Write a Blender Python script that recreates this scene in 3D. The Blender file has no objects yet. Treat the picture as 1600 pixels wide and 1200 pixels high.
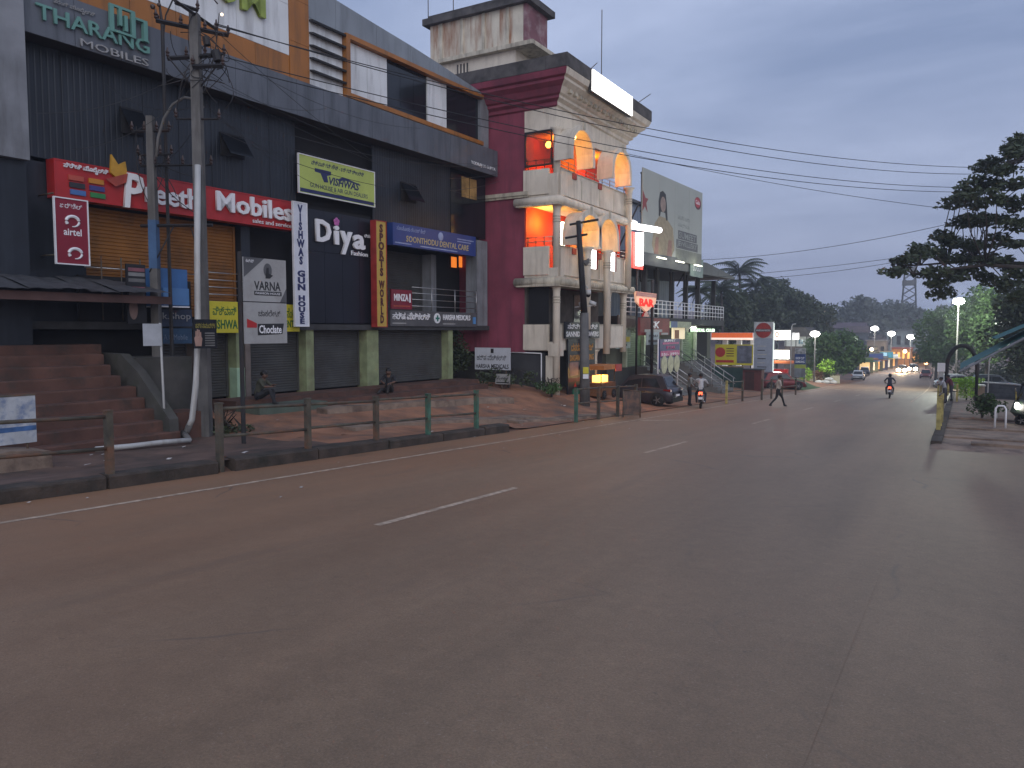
import bpy, bmesh, math, random
from mathutils import Vector, Matrix, Euler
random.seed(7)
SC = bpy.context.scene
COL = SC.collection
R = math.radians
# ------------------------------------------------------------------ camera
F = 1200.0; HOR = 518.0; CZ = 2.3                  # focal length and horizon in photo pixels, eye height over the road
PITCH = math.atan((600 - HOR) / F)
YAW = math.atan(705 * math.cos(PITCH) / F)          # road direction is world +Y
cam_d = bpy.data.cameras.new('camera'); cam = bpy.data.objects.new('camera', cam_d); COL.objects.link(cam)
cam.location = (0, 0, CZ); cam.rotation_euler = (math.pi / 2 - PITCH, 0, YAW)
cam_d.sensor_fit = 'HORIZONTAL'; cam_d.sensor_width = 36; cam_d.lens = 36 * F / 1600
cam_d.clip_end = 4000; cam_d.clip_start = 0.05
SC.camera = cam
SC.render.resolution_x = 1024; SC.render.resolution_y = 768
# ------------------------------------------------------------------ sky
w = bpy.data.worlds.new('World'); SC.world = w; w.use_nodes = True
nt = w.node_tree; N = nt.nodes; L = nt.links; N.clear()
out = N.new('ShaderNodeOutputWorld'); bg = N.new('ShaderNodeBackground'); L.new(bg.outputs[0], out.inputs[0])
sky = N.new('ShaderNodeTexSky'); sky.sky_type = 'NISHITA'; sky.sun_disc = False
sky.sun_elevation = R(5); sky.sun_rotation = R(135); sky.air_density = 1.3; sky.dust_density = 2.0
sm = N.new('ShaderNodeVectorMath'); sm.operation = 'SCALE'; sm.inputs['Scale'].default_value = 0.10
L.new(sky.outputs[0], sm.inputs[0])
tc = N.new('ShaderNodeTexCoord'); sep = N.new('ShaderNodeSeparateXYZ'); L.new(tc.outputs['Generated'], sep.inputs[0])
za = N.new('ShaderNodeMath'); za.operation = 'ABSOLUTE'; L.new(sep.outputs[2], za.inputs[0])
zp = N.new('ShaderNodeMath'); zp.operation = 'ADD'; L.new(za.outputs[0], zp.inputs[0]); zp.inputs[1].default_value = 0.16
dx = N.new('ShaderNodeMath'); dx.operation = 'DIVIDE'; L.new(sep.outputs[0], dx.inputs[0]); L.new(zp.outputs[0], dx.inputs[1])
dy = N.new('ShaderNodeMath'); dy.operation = 'DIVIDE'; L.new(sep.outputs[1], dy.inputs[0]); L.new(zp.outputs[0], dy.inputs[1])
cmb = N.new('ShaderNodeCombineXYZ'); L.new(dx.outputs[0], cmb.inputs[0]); L.new(dy.outputs[0], cmb.inputs[1])
rot = N.new('ShaderNodeMapping'); L.new(cmb.outputs[0], rot.inputs[0]); rot.inputs['Rotation'].default_value = (0, 0, R(-22)); rot.inputs['Scale'].default_value = (1.1, 1.5, 1); rot.inputs['Location'].default_value = (1.3, 0.7, 0)
nz = N.new('ShaderNodeTexNoise'); L.new(rot.outputs[0], nz.inputs['Vector']); nz.inputs['Scale'].default_value = 1.0; nz.inputs['Detail'].default_value = 8; nz.inputs['Roughness'].default_value = 0.56; nz.inputs['Distortion'].default_value = 0.35
rp = N.new('ShaderNodeValToRGB'); L.new(nz.outputs[0], rp.inputs[0])
rp.color_ramp.elements[0].position = 0.31; rp.color_ramp.elements[0].color = (0.275, 0.355, 0.575, 1)
rp.color_ramp.elements[1].position = 0.69; rp.color_ramp.elements[1].color = (0.52, 0.61, 0.87, 1)
hz = N.new('ShaderNodeValToRGB'); L.new(za.outputs[0], hz.inputs[0])
hz.color_ramp.elements[0].position = 0.0; hz.color_ramp.elements[0].color = (1, 1, 1, 1)
hz.color_ramp.elements[1].position = 0.30; hz.color_ramp.elements[1].color = (0, 0, 0, 1)
mh = N.new('ShaderNodeMixRGB'); L.new(rp.outputs[0], mh.inputs[1]); mh.inputs[2].default_value = (0.37, 0.425, 0.625, 1)
hm = N.new('ShaderNodeMath'); hm.operation = 'MULTIPLY'; L.new(hz.outputs[0], hm.inputs[0]); hm.inputs[1].default_value = 0.78; L.new(hm.outputs[0], mh.inputs[0])
mx = N.new('ShaderNodeMixRGB'); mx.inputs[0].default_value = 0.88; L.new(sm.outputs[0], mx.inputs[1]); L.new(mh.outputs[0], mx.inputs[2])
L.new(mx.outputs[0], bg.inputs[0]); bg.inputs[1].default_value = 1.0
# ------------------------------------------------------------------ the low evening glow through cloud
sd = bpy.data.lights.new('sun', 'SUN'); sd.energy = 1.25; sd.angle = R(60); sd.color = (1, 0.98, 0.97)
so = bpy.data.objects.new('sun', sd); COL.objects.link(so)
so.rotation_euler = Vector((-0.75, 0.75, -0.45)).to_track_quat('-Z', 'Y').to_euler()
SC.view_settings.view_transform = 'Standard'; SC.view_settings.look = 'None'; SC.view_settings.gamma = 1; SC.view_settings.exposure = 0
SC.view_settings.use_curve_mapping = False
# ------------------------------------------------------------------ pixel -> place helpers
_cy, _sy, _cp, _sp = math.cos(YAW), math.sin(YAW), math.cos(PITCH), math.sin(PITCH)
CW = Vector((-_sy * _cp, _cy * _cp, -_sp)); CR = Vector((_cy, _sy, 0)); CU = Vector((-_sy * _sp, _cy * _sp, _cp))
EYE = Vector((0, 0, CZ))
def ray(x, y): return CW + CR * ((x - 800) / F) + CU * (-(y - 600) / F)
def gz(Y):                                          # height of the road along its run
    if Y <= 120: return -0.04 * Y
    t = min(Y, 420) - 120
    return -4.8 - 0.04 * t + 0.04 * t * t / 150.0 if t < 150 else -4.8 + 0.04 * (t - 150)
def bend(Y): return 0.0 if Y < 70 else -4.2 * ((Y - 70) / 107.0) ** 2
def ground(x, y, dz=0.0):
    d = ray(x, y); t = (dz - CZ) / (d.z + 0.04 * d.y); return EYE + d * t
def plX(x, y, X): d = ray(x, y); return EYE + d * (X / d.x)
def plY(x, y, Y): d = ray(x, y); return EYE + d * (Y / d.y)
TOE = R(1.9)
FE = Vector((math.sin(TOE), math.cos(TOE), 0)); FN = Vector((math.cos(TOE), -math.sin(TOE), 0)); FD = -20.41
FROT = math.pi / 2 - TOE
def fac(x, y, off=0.0):                             # photo pixel -> (u, z) on the long facade plane moved 'off' towards the road
    d = ray(x, y); p = EYE + d * ((FD + off) / (d.x * FN.x + d.y * FN.y)); return p.x * FE.x + p.y * FE.y, p.z
def fpos(u, off, z): v = FN * (FD + off) + FE * u; return Vector((v.x, v.y, z))
# ------------------------------------------------------------------ materials
MATS = {}
def srgb(h):
    c = [int(h[i:i + 2], 16) / 255 for i in (0, 2, 4)]
    return tuple((x / 12.92 if x <= 0.04045 else ((x + 0.055) / 1.055) ** 2.4) for x in c)
def mat(name, col, rough=0.75, var=0.25, scale=3.0, metal=0.0, bump=0.0, stain=None, samt=0.5, sscale=1.2, emit=0.0, streak=False, trans=0.0):
    if name in MATS: return MATS[name]
    if isinstance(col, str): col = srgb(col)
    m = bpy.data.materials.new(name); m.use_nodes = True; t = m.node_tree; n = t.nodes; l = t.links
    b = n['Principled BSDF']; b.inputs['Roughness'].default_value = rough; b.inputs['Metallic'].default_value = metal
    MATS[name] = m
    if emit:
        b.inputs['Base Color'].default_value = (*[min(1, c) for c in col], 1); b.inputs['Emission Color'].default_value = (*col, 1); b.inputs['Emission Strength'].default_value = emit; return m
    if trans: b.inputs['Transmission Weight'].default_value = trans
    tc = n.new('ShaderNodeTexCoord'); co = tc.outputs['Object']
    z = n.new('ShaderNodeTexNoise'); z.inputs['Scale'].default_value = scale; z.inputs['Detail'].default_value = 5; l.new(co, z.inputs['Vector'])
    r = n.new('ShaderNodeValToRGB'); r.color_ramp.elements[0].position = 0.3; r.color_ramp.elements[1].position = 0.7
    r.color_ramp.elements[0].color = (*[c * (1 - var) for c in col], 1); r.color_ramp.elements[1].color = (*[min(1, c * (1 + var)) for c in col], 1)
    l.new(z.outputs[0], r.inputs[0]); o = r.outputs[0]
    if stain:
        if isinstance(stain, str): stain = srgb(stain)
        mp = n.new('ShaderNodeMapping'); l.new(co, mp.inputs[0]); mp.inputs['Scale'].default_value = (1, 1, 0.12) if streak else (1, 1, 1)
        z2 = n.new('ShaderNodeTexNoise'); z2.inputs['Scale'].default_value = sscale * (3 if streak else 1); z2.inputs['Detail'].default_value = 7; z2.inputs['Roughness'].default_value = 0.65; l.new(mp.outputs[0], z2.inputs['Vector'])
        r2 = n.new('ShaderNodeValToRGB'); r2.color_ramp.elements[0].position = 0.48; r2.color_ramp.elements[1].position = 0.68
        r2.color_ramp.elements[0].color = (0, 0, 0, 1); r2.color_ramp.elements[1].color = (samt, samt, samt, 1); l.new(z2.outputs[0], r2.inputs[0])
        mm = n.new('ShaderNodeMixRGB'); l.new(r2.outputs[0], mm.inputs[0]); l.new(o, mm.inputs[1]); mm.inputs[2].default_value = (*stain, 1); o = mm.outputs[0]
    l.new(o, b.inputs['Base Color'])
    if bump:
        z3 = n.new('ShaderNodeTexNoise'); z3.inputs['Scale'].default_value = scale * 8; z3.inputs['Detail'].default_value = 6; l.new(co, z3.inputs['Vector'])
        bp = n.new('ShaderNodeBump'); bp.inputs['Strength'].default_value = bump; bp.inputs['Distance'].default_value = 0.02; l.new(z3.outputs[0], bp.inputs['Height']); l.new(bp.outputs[0], b.inputs['Normal'])
    return m
# ------------------------------------------------------------------ mesh builder
class MB:
    def __init__(s): s.v = []; s.f = []
    def q(s, *p):
        k = len(s.v); s.v += [tuple(a) for a in p]; s.f.append(tuple(range(k, k + len(p)))); return s
    def box(s, x0, x1, y0, y1, z0, z1):
        k = len(s.v); s.v += [(x, y, z) for z in (z0, z1) for y in (y0, y1) for x in (x0, x1)]
        s.f += [tuple(k + i for i in f) for f in ((0, 2, 3, 1), (4, 5, 7, 6), (0, 1, 5, 4), (2, 6, 7, 3), (0, 4, 6, 2), (1, 3, 7, 5))]; return s
    def prism(s, poly, a0, a1, ax='y'):             # poly: 2D points, extruded along an axis
        k = len(s.v); n = len(poly)
        for a in (a0, a1):
            for p in poly: s.v.append({'y': (p[0], a, p[1]), 'x': (a, p[0], p[1]), 'z': (p[0], p[1], a)}[ax])
        s.f.append(tuple(range(k, k + n))); s.f.append(tuple(range(k + 2 * n - 1, k + n - 1, -1)))
        s.f += [(k + i, k + n + i, k + n + (i + 1) % n, k + (i + 1) % n) for i in range(n)]; return s
    def tube(s, pts, r, n=8, cap=True):
        pts = [Vector(p) for p in pts]; rr = r if isinstance(r, (list, tuple)) else [r] * len(pts); k = len(s.v)
        for i, p in enumerate(pts):
            d = (pts[min(i + 1, len(pts) - 1)] - pts[max(i - 1, 0)]).normalized()
            a = d.cross(Vector((0, 0, 1))); a = a.normalized() if a.length > 1e-3 else Vector((1, 0, 0)); b = d.cross(a)
            for j in range(n):
                t = 2 * math.pi * j / n; s.v.append(tuple(p + (a * math.cos(t) + b * math.sin(t)) * rr[i]))
        for i in range(len(pts) - 1):
            s.f += [(k + i * n + j, k + i * n + (j + 1) % n, k + (i + 1) * n + (j + 1) % n, k + (i + 1) * n + j) for j in range(n)]
        if cap:
            s.f.append(tuple(k + j for j in range(n - 1, -1, -1))); e = k + (len(pts) - 1) * n; s.f.append(tuple(e + j for j in range(n)))
        return s
    def lathe(s, prof, c=(0, 0, 0), n=14):          # prof: (r, z)
        return s.tube([(c[0], c[1], c[2] + z) for r, z in prof], [max(r, 0.001) for r, z in prof], n)
    def ball(s, c, r, n=8, m=6):
        k = len(s.v); r = r if isinstance(r, (tuple, list)) else (r, r, r)
        for i in range(1, m):
            a = math.pi * i / m
            for j in range(n):
                b = 2 * math.pi * j / n; s.v.append((c[0] + r[0] * math.sin(a) * math.cos(b), c[1] + r[1] * math.sin(a) * math.sin(b), c[2] + r[2] * math.cos(a)))
        s.v += [(c[0], c[1], c[2] + r[2]), (c[0], c[1], c[2] - r[2])]; t = len(s.v) - 2
        for i in range(m - 2): s.f += [(k + i * n + j, k + (i + 1) * n + j, k + (i + 1) * n + (j + 1) % n, k + i * n + (j + 1) % n) for j in range(n)]
        s.f += [(t, k + j, k + (j + 1) % n) for j in range(n)] + [(t + 1, k + (m - 2) * n + (j + 1) % n, k + (m - 2) * n + j) for j in range(n)]; return s
    def grid(s, rows):
        k = len(s.v); m = len(rows[0])
        for r in rows: s.v += [tuple(p) for p in r]
        s.f += [(k + i * m + j, k + i * m + j + 1, k + (i + 1) * m + j + 1, k + (i + 1) * m + j) for i in range(len(rows) - 1) for j in range(m - 1)]; return s
    def mesh(s, name, m, smooth=False):
        me = bpy.data.meshes.new(name); me.from_pydata(s.v, [], s.f); me.update()
        if m: me.materials.append(m)
        if smooth: me.polygons.foreach_set('use_smooth', [True] * len(me.polygons))
        return me
    def build(s, name, m, parent=None, loc=None, smooth=False, rot=None):
        return put(name, s.mesh(name, m, smooth), parent, loc, rot)
def put(name, me, parent=None, loc=None, rot=None):
    o = bpy.data.objects.new(name, me); COL.objects.link(o)
    if parent: o.parent = parent
    if loc is not None: o.location = loc
    if rot is not None: o.rotation_euler = rot
    return o
def tag(o, label=None, cat=None, group=None, kind=None):
    for k, v in (('label', label), ('category', cat), ('group', group), ('kind', kind)):
        if v: o[k] = v
    return o
def thing(name, label, cat, loc=(0, 0, 0), rz=0.0, group=None):
    o = bpy.data.objects.new(name, None); COL.objects.link(o); o.location = loc; o.rotation_euler = (0, 0, rz); o.empty_display_size = 0.2
    return tag(o, label, cat, group)
def struct(o): o['kind'] = 'structure'; return o
def copy_tree(o, parent=None):
    c = o.copy(); COL.objects.link(c); c.parent = parent
    for ch in [x for x in COL.objects if x.parent == o]: copy_tree(ch, c)
    return c
def box(name, m, par, x0, x1, y0, y1, z0, z1): return MB().box(x0, x1, y0, y1, z0, z1).build(name, m, par)
def lettering(s, m, par, x0, x1, z0, z1, y, ext=0.01, bold=0.0, name='lettering', keep=False, shear=0.0, vertical=False):
    """flat or raised letters fitted into a rectangle of the local x-z plane, facing -y"""
    if vertical: s = '\n'.join(s)
    c = bpy.data.curves.new('t', 'FONT'); c.body = s; c.extrude = 0.5; c.offset = bold; c.resolution_u = 2; c.shear = shear; c.align_x = 'CENTER' if vertical else 'LEFT'
    if vertical: c.space_line = 0.82
    o = bpy.data.objects.new('t', c); COL.objects.link(o)
    dg = bpy.context.evaluated_depsgraph_get(); me = bpy.data.meshes.new_from_object(o.evaluated_get(dg))
    bpy.data.objects.remove(o); bpy.data.curves.remove(c); me.name = name
    if not me.vertices: return None
    xs = [v.co.x for v in me.vertices]; ys = [v.co.y for v in me.vertices]
    ax, bx, ay, by = min(xs), max(xs), min(ys), max(ys); sx = (x1 - x0) / max(bx - ax, 1e-6); sz = (z1 - z0) / max(by - ay, 1e-6); ox = 0
    if keep: k = min(sx, sz); ox = ((x1 - x0) - k * (bx - ax)) / 2; sx = sz = k
    for v in me.vertices: v.co = (x0 + ox + (v.co.x - ax) * sx, y - ext * (v.co.z + 0.5), z0 + (v.co.y - ay) * sz)
    me.materials.clear(); me.materials.append(m)
    return put(name, me, par)
def bar(m, par, p, q, r, name='bar', n=6): return MB().tube([p, q], r, n).build(name, m, par, smooth=n > 5)
# ================================================================== GROUND, ROAD, PAVEMENTS
def sst(a, b, x): t = max(0, min(1, (x - a) / (b - a))); return t * t * (3 - 2 * t)
def mixf(a, b, t): return a + (b - a) * t
def zl(X, Y):                                       # left verge / forecourt height
    t = sst(-12.2, -18.6, X); kerb = 0.2 * (1 - sst(20.3, 21.3, Y)) * (1 - sst(-12.6, -14.6, X) * 0.6)
    low = gz(Y) + 0.02 + kerb
    if Y < 13: high = -0.42
    elif Y < 30: high = mixf(-0.42, -0.10, sst(13, 15, Y))
    else: high = mixf(-0.10, gz(Y) + 0.35, sst(30, 44, Y))
    return mixf(low, high, t)
def asphalt():
    m = bpy.data.materials.new('asphalt'); m.use_nodes = True; t = m.node_tree; n = t.nodes; l = t.links; b = n['Principled BSDF']
    tc = n.new('ShaderNodeTexCoord'); co = tc.outputs['Object']
    def noise(sc, det=6, ro=0.6, mp=None):
        z = n.new('ShaderNodeTexNoise'); z.inputs['Scale'].default_value = sc; z.inputs['Detail'].default_value = det; z.inputs['Roughness'].default_value = ro
        if mp:
            q = n.new('ShaderNodeMapping'); q.inputs['Scale'].default_value = mp; l.new(co, q.inputs[0]); l.new(q.outputs[0], z.inputs['Vector'])
        else: l.new(co, z.inputs['Vector'])
        return z.outputs[0]
    def ramp(i, a, ca, b2, cb):
        r = n.new('ShaderNodeValToRGB'); l.new(i, r.inputs[0]); e = r.color_ramp.elements; e[0].position = a; e[0].color = (*ca, 1); e[1].position = b2; e[1].color = (*cb, 1); return r.outputs[0]
    def mixc(f, a, c, mode='MIX'):
        q = n.new('ShaderNodeMixRGB'); q.blend_type = mode
        if isinstance(f, float): q.inputs[0].default_value = f
        else: l.new(f, q.inputs[0])
        for i, v in ((1, a), (2, c)):
            if isinstance(v, tuple): q.inputs[i].default_value = (*v, 1)
            else: l.new(v, q.inputs[i])
        return q.outputs[0]
    base = ramp(noise(0.35, 5, 0.55, (1, 0.35, 1)), 0.32, (0.172, 0.113, 0.068), 0.7, (0.24, 0.160, 0.098))
    grain = ramp(noise(55, 3, 0.8), 0.3, (0.72, 0.72, 0.72), 0.72, (1.25, 1.25, 1.25))
    c = mixc(1.0, base, grain, 'MULTIPLY')
    c = mixc(1.0, c, ramp(noise(5, 8, 0.75), 0.3, (0.86, 0.86, 0.86), 0.7, (1.13, 1.13, 1.13)), 'MULTIPLY'); c = mixc(1.0, c, ramp(noise(1.1, 5, 0.6, (1, 0.035, 1)), 0.35, (0.9, 0.9, 0.9), 0.65, (1.09, 1.09, 1.09)), 'MULTIPLY')
    c = mixc(ramp(noise(30, 3, 0.6), 0.64, (0, 0, 0), 0.72, (0.38, 0.38, 0.38)), c, (0.36, 0.29, 0.23)); c = mixc(ramp(noise(24, 3, 0.6, (1.3, 1.1, 1)), 0.66, (0, 0, 0), 0.74, (0.5, 0.5, 0.5)), c, (0.085, 0.062, 0.046)); c = mixc(ramp(noise(7, 3, 0.55), 0.73, (0, 0, 0), 0.77, (0.6, 0.6, 0.6)), c, (0.07, 0.055, 0.045))
    spec = ramp(noise(130, 2, 0.5), 0.66, (0, 0, 0), 0.74, (0.5, 0.5, 0.5)); c = mixc(spec, c, (0.36, 0.31, 0.27))
    # patchy reddish brown tint, stronger towards the left side of the road
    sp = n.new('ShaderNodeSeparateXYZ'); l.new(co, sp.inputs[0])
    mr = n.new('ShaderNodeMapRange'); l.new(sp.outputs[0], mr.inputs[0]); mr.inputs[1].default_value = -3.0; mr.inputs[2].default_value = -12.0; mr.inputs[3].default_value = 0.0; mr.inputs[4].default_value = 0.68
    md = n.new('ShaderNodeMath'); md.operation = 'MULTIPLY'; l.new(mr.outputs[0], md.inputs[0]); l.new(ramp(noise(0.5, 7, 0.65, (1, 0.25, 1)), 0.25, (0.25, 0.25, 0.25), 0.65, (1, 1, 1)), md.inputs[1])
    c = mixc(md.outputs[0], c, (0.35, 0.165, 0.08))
    # dark oil and tyre marks, lighter worn wheel tracks
    c = mixc(ramp(noise(0.9, 6, 0.7, (1.0, 0.12, 1)), 0.60, (0, 0, 0), 0.74, (0.45, 0.45, 0.45)), c, (0.14, 0.098, 0.068))
    c = mixc(ramp(noise(1.7, 6, 0.75), 0.70, (0, 0, 0), 0.78, (0.5, 0.5, 0.5)), c, (0.12, 0.085, 0.06))
    vr = n.new('ShaderNodeTexVoronoi'); vr.feature = 'DISTANCE_TO_EDGE'; vr.inputs['Scale'].default_value = 0.28
    dq = n.new('ShaderNodeMixRGB'); dq.inputs[0].default_value = 0.25; l.new(co, dq.inputs[1]); zz = n.new('ShaderNodeTexNoise'); zz.inputs['Scale'].default_value = 1.2; zz.inputs['Detail'].default_value = 5; l.new(co, zz.inputs['Vector']); l.new(zz.outputs['Color'], dq.inputs[2]); l.new(dq.outputs[0], vr.inputs['Vector'])
    ck = n.new('ShaderNodeMath'); ck.operation = 'MULTIPLY'; l.new(ramp(vr.outputs['Distance'], 0.0, (1, 1, 1), 0.006, (0, 0, 0)), ck.inputs[0]); l.new(ramp(noise(0.4), 0.5, (0, 0, 0), 0.62, (0.6, 0.6, 0.6)), ck.inputs[1])
    c = mixc(ck.outputs[0], c, (0.085, 0.07, 0.06))
    l.new(c, b.inputs['Base Color']); b.inputs['Roughness'].default_value = 0.6
    bp = n.new('ShaderNodeBump'); bp.inputs['Strength'].default_value = 0.5; bp.inputs['Distance'].default_value = 0.008; l.new(noise(70, 4, 0.75), bp.inputs['Height']); l.new(bp.outputs[0], b.inputs['Normal'])
    return m
m_earth = mat('earth', (0.17, 0.095, 0.066), 0.95, 0.4, 0.6, bump=0.6, stain=(0.10, 0.075, 0.06), samt=0.8, sscale=0.5)
m_verge = mat('red_verge', (0.31, 0.145, 0.08), 0.95, 0.35, 0.9, bump=0.8, stain=(0.115, 0.085, 0.07), samt=0.9, sscale=0.7)
m_conc = mat('old_concrete', (0.235, 0.17, 0.125), 0.9, 0.3, 1.5, bump=0.5, stain=(0.09, 0.06, 0.048), samt=0.9, sscale=1.6)
m_kerb = mat('mossy_kerb', (0.055, 0.041, 0.032), 0.9, 0.4, 2.5, bump=0.7, stain=(0.025, 0.024, 0.018), samt=0.9, sscale=2.0)
m_paint = mat('road_paint', (0.46, 0.345, 0.25), 0.8, 0.3, 9, stain=(0.24, 0.165, 0.11), samt=1.0, sscale=3.5)
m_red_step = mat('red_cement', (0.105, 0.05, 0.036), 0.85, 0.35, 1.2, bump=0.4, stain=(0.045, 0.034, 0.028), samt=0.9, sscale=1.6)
m_moss = mat('moss_grass', (0.06, 0.085, 0.03), 0.9, 0.5, 4)
def th(X, Y):
    z = gz(Y) - 0.10
    if X < -12: z = min(zl(max(X, -19), Y) - 0.05, 5) if Y < 120 else z + sst(-12, -40, X) * 0.8
    if X > 3 and Y > 22: z += sst(3, 12, X) * 0.5 * sst(22, 35, Y)
    if Y > 230: z += sst(230, 620, Y) * 9
    if X < -60: z += sst(-60, -260, X) * 12
    if X > 60: z += sst(60, 260, X) * 10
    return z
xs = [-450, -350, -250, -150, -90, -60, -40, -30, -24, -20, -18, -16, -14, -12.6, -11.95, -10, -6, -2, 0, 2, 4, 8, 14, 24, 40, 70, 120, 250, 350, 450]
ys = [-60, -30, -10, 0, 4, 8, 12, 14, 16, 20, 22, 24, 27, 30, 34, 38, 42, 48, 55, 65, 80, 100, 120, 140, 160, 180, 200, 225, 250, 280, 320, 380, 460, 560, 700]
struct(MB().grid([[(x, y, th(x, y)) for x in xs] for y in ys]).build('ground', m_earth, smooth=True))
# --- road with its markings
ry = [-40, -20] + list(range(-10, 60, 5)) + list(range(60, 280, 8)) + [300, 340, 400]
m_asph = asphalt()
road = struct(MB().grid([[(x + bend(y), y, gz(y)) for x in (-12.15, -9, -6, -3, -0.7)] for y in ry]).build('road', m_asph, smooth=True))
jy = [-40, -20, -10, -5, 0, 5, 10, 15, 20, 22.5, 24.2]
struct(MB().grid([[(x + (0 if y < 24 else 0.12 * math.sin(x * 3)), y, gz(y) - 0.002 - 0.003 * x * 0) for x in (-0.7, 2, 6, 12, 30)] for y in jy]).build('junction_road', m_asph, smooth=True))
def strip(name, X, y0, y1, wd, step=4.0, wob=0.0):
    rows = []; y = y0
    while True:
        rows.append([(X + bend(y) - wd / 2, y, gz(y) + 0.004), (X + bend(y) + wd / 2, y, gz(y) + 0.004)])
        if y >= y1: break
        y = min(y + step, y1)
    return MB().grid(rows).build(name, m_paint, road)
strip('edge_line', -10.8, -20, 200, 0.11)
strip('edge_line', -2.75, 56, 200, 0.11)
for y0, y1 in ((-20, -16.3), (-10, -6.3), (-1.0, 2.2), (7.9, 11.65), (18.1, 21.4), (29.5, 32.6), (40, 43), (51, 54), (62, 65)): strip('lane_dash', -6.75, y0, y1, 0.12)
for i in range(9):
    x = -10.0 + i * 0.83
    MB().grid([[(x, 75.6, gz(75.6) + 0.005), (x + 0.45, 75.6, gz(75.6) + 0.005)], [(x, 76.8, gz(76.8) + 0.005), (x + 0.45, 76.8, gz(76.8) + 0.005)]]).build('crossing_dash', m_paint, road)
MB().grid([[(-10.6, 27.6, gz(27.6) + 0.004), (-9.5, 28.9, gz(28.9) + 0.004)], [(-10.5, 28.3, gz(28.3) + 0.004), (-9.2, 29.4, gz(29.4) + 0.004)]]).build('worn_patch', m_paint, road)
# --- left pavement / forecourt
fy = [-20, -10, -4, 0, 3, 6, 8, 9, 10, 11, 12, 13, 13.5, 14, 14.5, 15, 16, 17, 18, 19, 20, 20.5, 21, 22, 24, 26, 28, 30, 32, 34, 36, 38, 40, 43, 46, 50, 56, 62, 70, 80, 95, 120]
fx = [-12.2, -12.5, -13, -13.6, -14.3, -15, -16, -17, -18, -19, -20.6]
def vz(x, y): return zl(x, y) + (0 if x > -12.3 else 0.035 * math.sin(x * 2.3 + y * 1.1) * math.sin(y * 0.7 + x) + 0.02 * math.sin(x * 5 + y * 3.3))
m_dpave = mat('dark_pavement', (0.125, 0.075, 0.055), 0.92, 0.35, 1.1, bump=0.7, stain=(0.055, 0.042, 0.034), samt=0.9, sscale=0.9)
struct(MB().grid([[(x, y, vz(x, y)) for x in fx] for y in fy if y >= 13.5]).build('forecourt', m_verge, smooth=True))
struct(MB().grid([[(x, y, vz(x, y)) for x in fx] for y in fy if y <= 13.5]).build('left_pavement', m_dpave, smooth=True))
kb = MB(); kb.prism([(-12.24, -0.35), (-12.06, -0.35), (-12.06, 0.20), (-12.10, 0.23), (-12.24, 0.23)], 0, 1)
m_kb = []
for i, (y0, y1) in enumerate([(-12, -8), (-8, -4.1), (-4, -0.1), (0, 3.9), (4.0, 7.4), (7.45, 9.6), (10.0, 12.2), (12.25, 14.6), (14.65, 16.9), (16.95, 19.0), (19.05, 20.4)]):
    k = MB(); p = [(-12.42, -0.4), (-12.08, -0.4), (-12.06, 0.20), (-12.10, 0.235), (-12.42, 0.245)]; dz = random.uniform(-0.02, 0.015)
    kk = len(k.v)
    for y in (y0, y1):
        for x, z in p: k.v.append((x + random.uniform(-0.012, 0.012), y, gz(y) + z + dz))
    k.f += [(0, 1, 2, 3, 4), (9, 8, 7, 6, 5)] + [(j, 5 + j, 5 + (j + 1) % 5, (j + 1) % 5) for j in range(5)]
    o = struct(k.build('kerb', m_kerb))
# broken low ledges of old concrete in the forecourt
for i, (a, b, wd, h) in enumerate([((-14.6, 15.8), (-13.5, 24.5), 0.9, 0.10), ((-16.8, 17.2), (-15.8, 26.5), 0.5, 0.16), ((-13.3, 22.5), (-12.5, 29.5), 0.7, 0.07)]):
    n = 10; top = []; k = MB()
    for j in range(n + 1):
        t = j / n; x = mixf(a[0], b[0], t) + random.uniform(-0.12, 0.12); y = mixf(a[1], b[1], t); z = zl(x, y) + h + random.uniform(-0.03, 0.02); ww = wd * random.uniform(0.75, 1.1)
        top.append([(x + ww / 2, y, zl(x, y) - 0.15), (x + ww / 2 - 0.03, y, z), (x - ww / 2, y, z + 0.02), (x - ww / 2, y, zl(x, y) - 0.15)])
    k.q(*top[0]); k.q(*top[-1][::-1]); struct(k.grid(top).build('concrete_apron', m_conc))
# --- right pavement
px = [-0.7, -0.55, 0.6, 1.8, 3.2, 5, 9, 16, 30]
def pz(x, y):
    e = sst(24.2, 25.2, y) * (0.10 if x > -0.6 else 0.06); return gz(y) + e + (0 if x < 1 else 0.02 * math.sin(x * 2 + y)) - 0.012 + (sst(3, 12, x) * 0.5 * sst(22, 35, y))
py = [24.0, 24.4, 24.9, 25.4, 26.2, 27.5, 29, 31, 33, 36, 40, 45, 50, 56, 63, 70, 78, 88, 100, 120, 150, 190, 230]
struct(MB().grid([[(x + bend(y) * 0.85, y, pz(x, y)) for x in px] for y in py]).build('pavement', m_conc, smooth=True))
for i, (y0, y1) in enumerate([(25.2, 27.4), (27.5, 30.4)] + [(30.5 + 4 * k, 34.4 + 4 * k) for k in range(12)]):
    k = MB(); 
    for y in (y0, y1):
        for x, z in ((-0.42, -0.2), (-0.72, -0.2), (-0.72, 0.12), (-0.69, 0.15), (-0.42, 0.15)): k.v.append((x + bend(y) * 0.85 + random.uniform(-.01, .01), y, gz(y) + z))
    k.f += [(4, 3, 2, 1, 0), (5, 6, 7, 8, 9)] + [((j + 1) % 5, 5 + (j + 1) % 5, 5 + j, j) for j in range(5)]
    struct(k.build('kerb', m_kerb))
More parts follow.
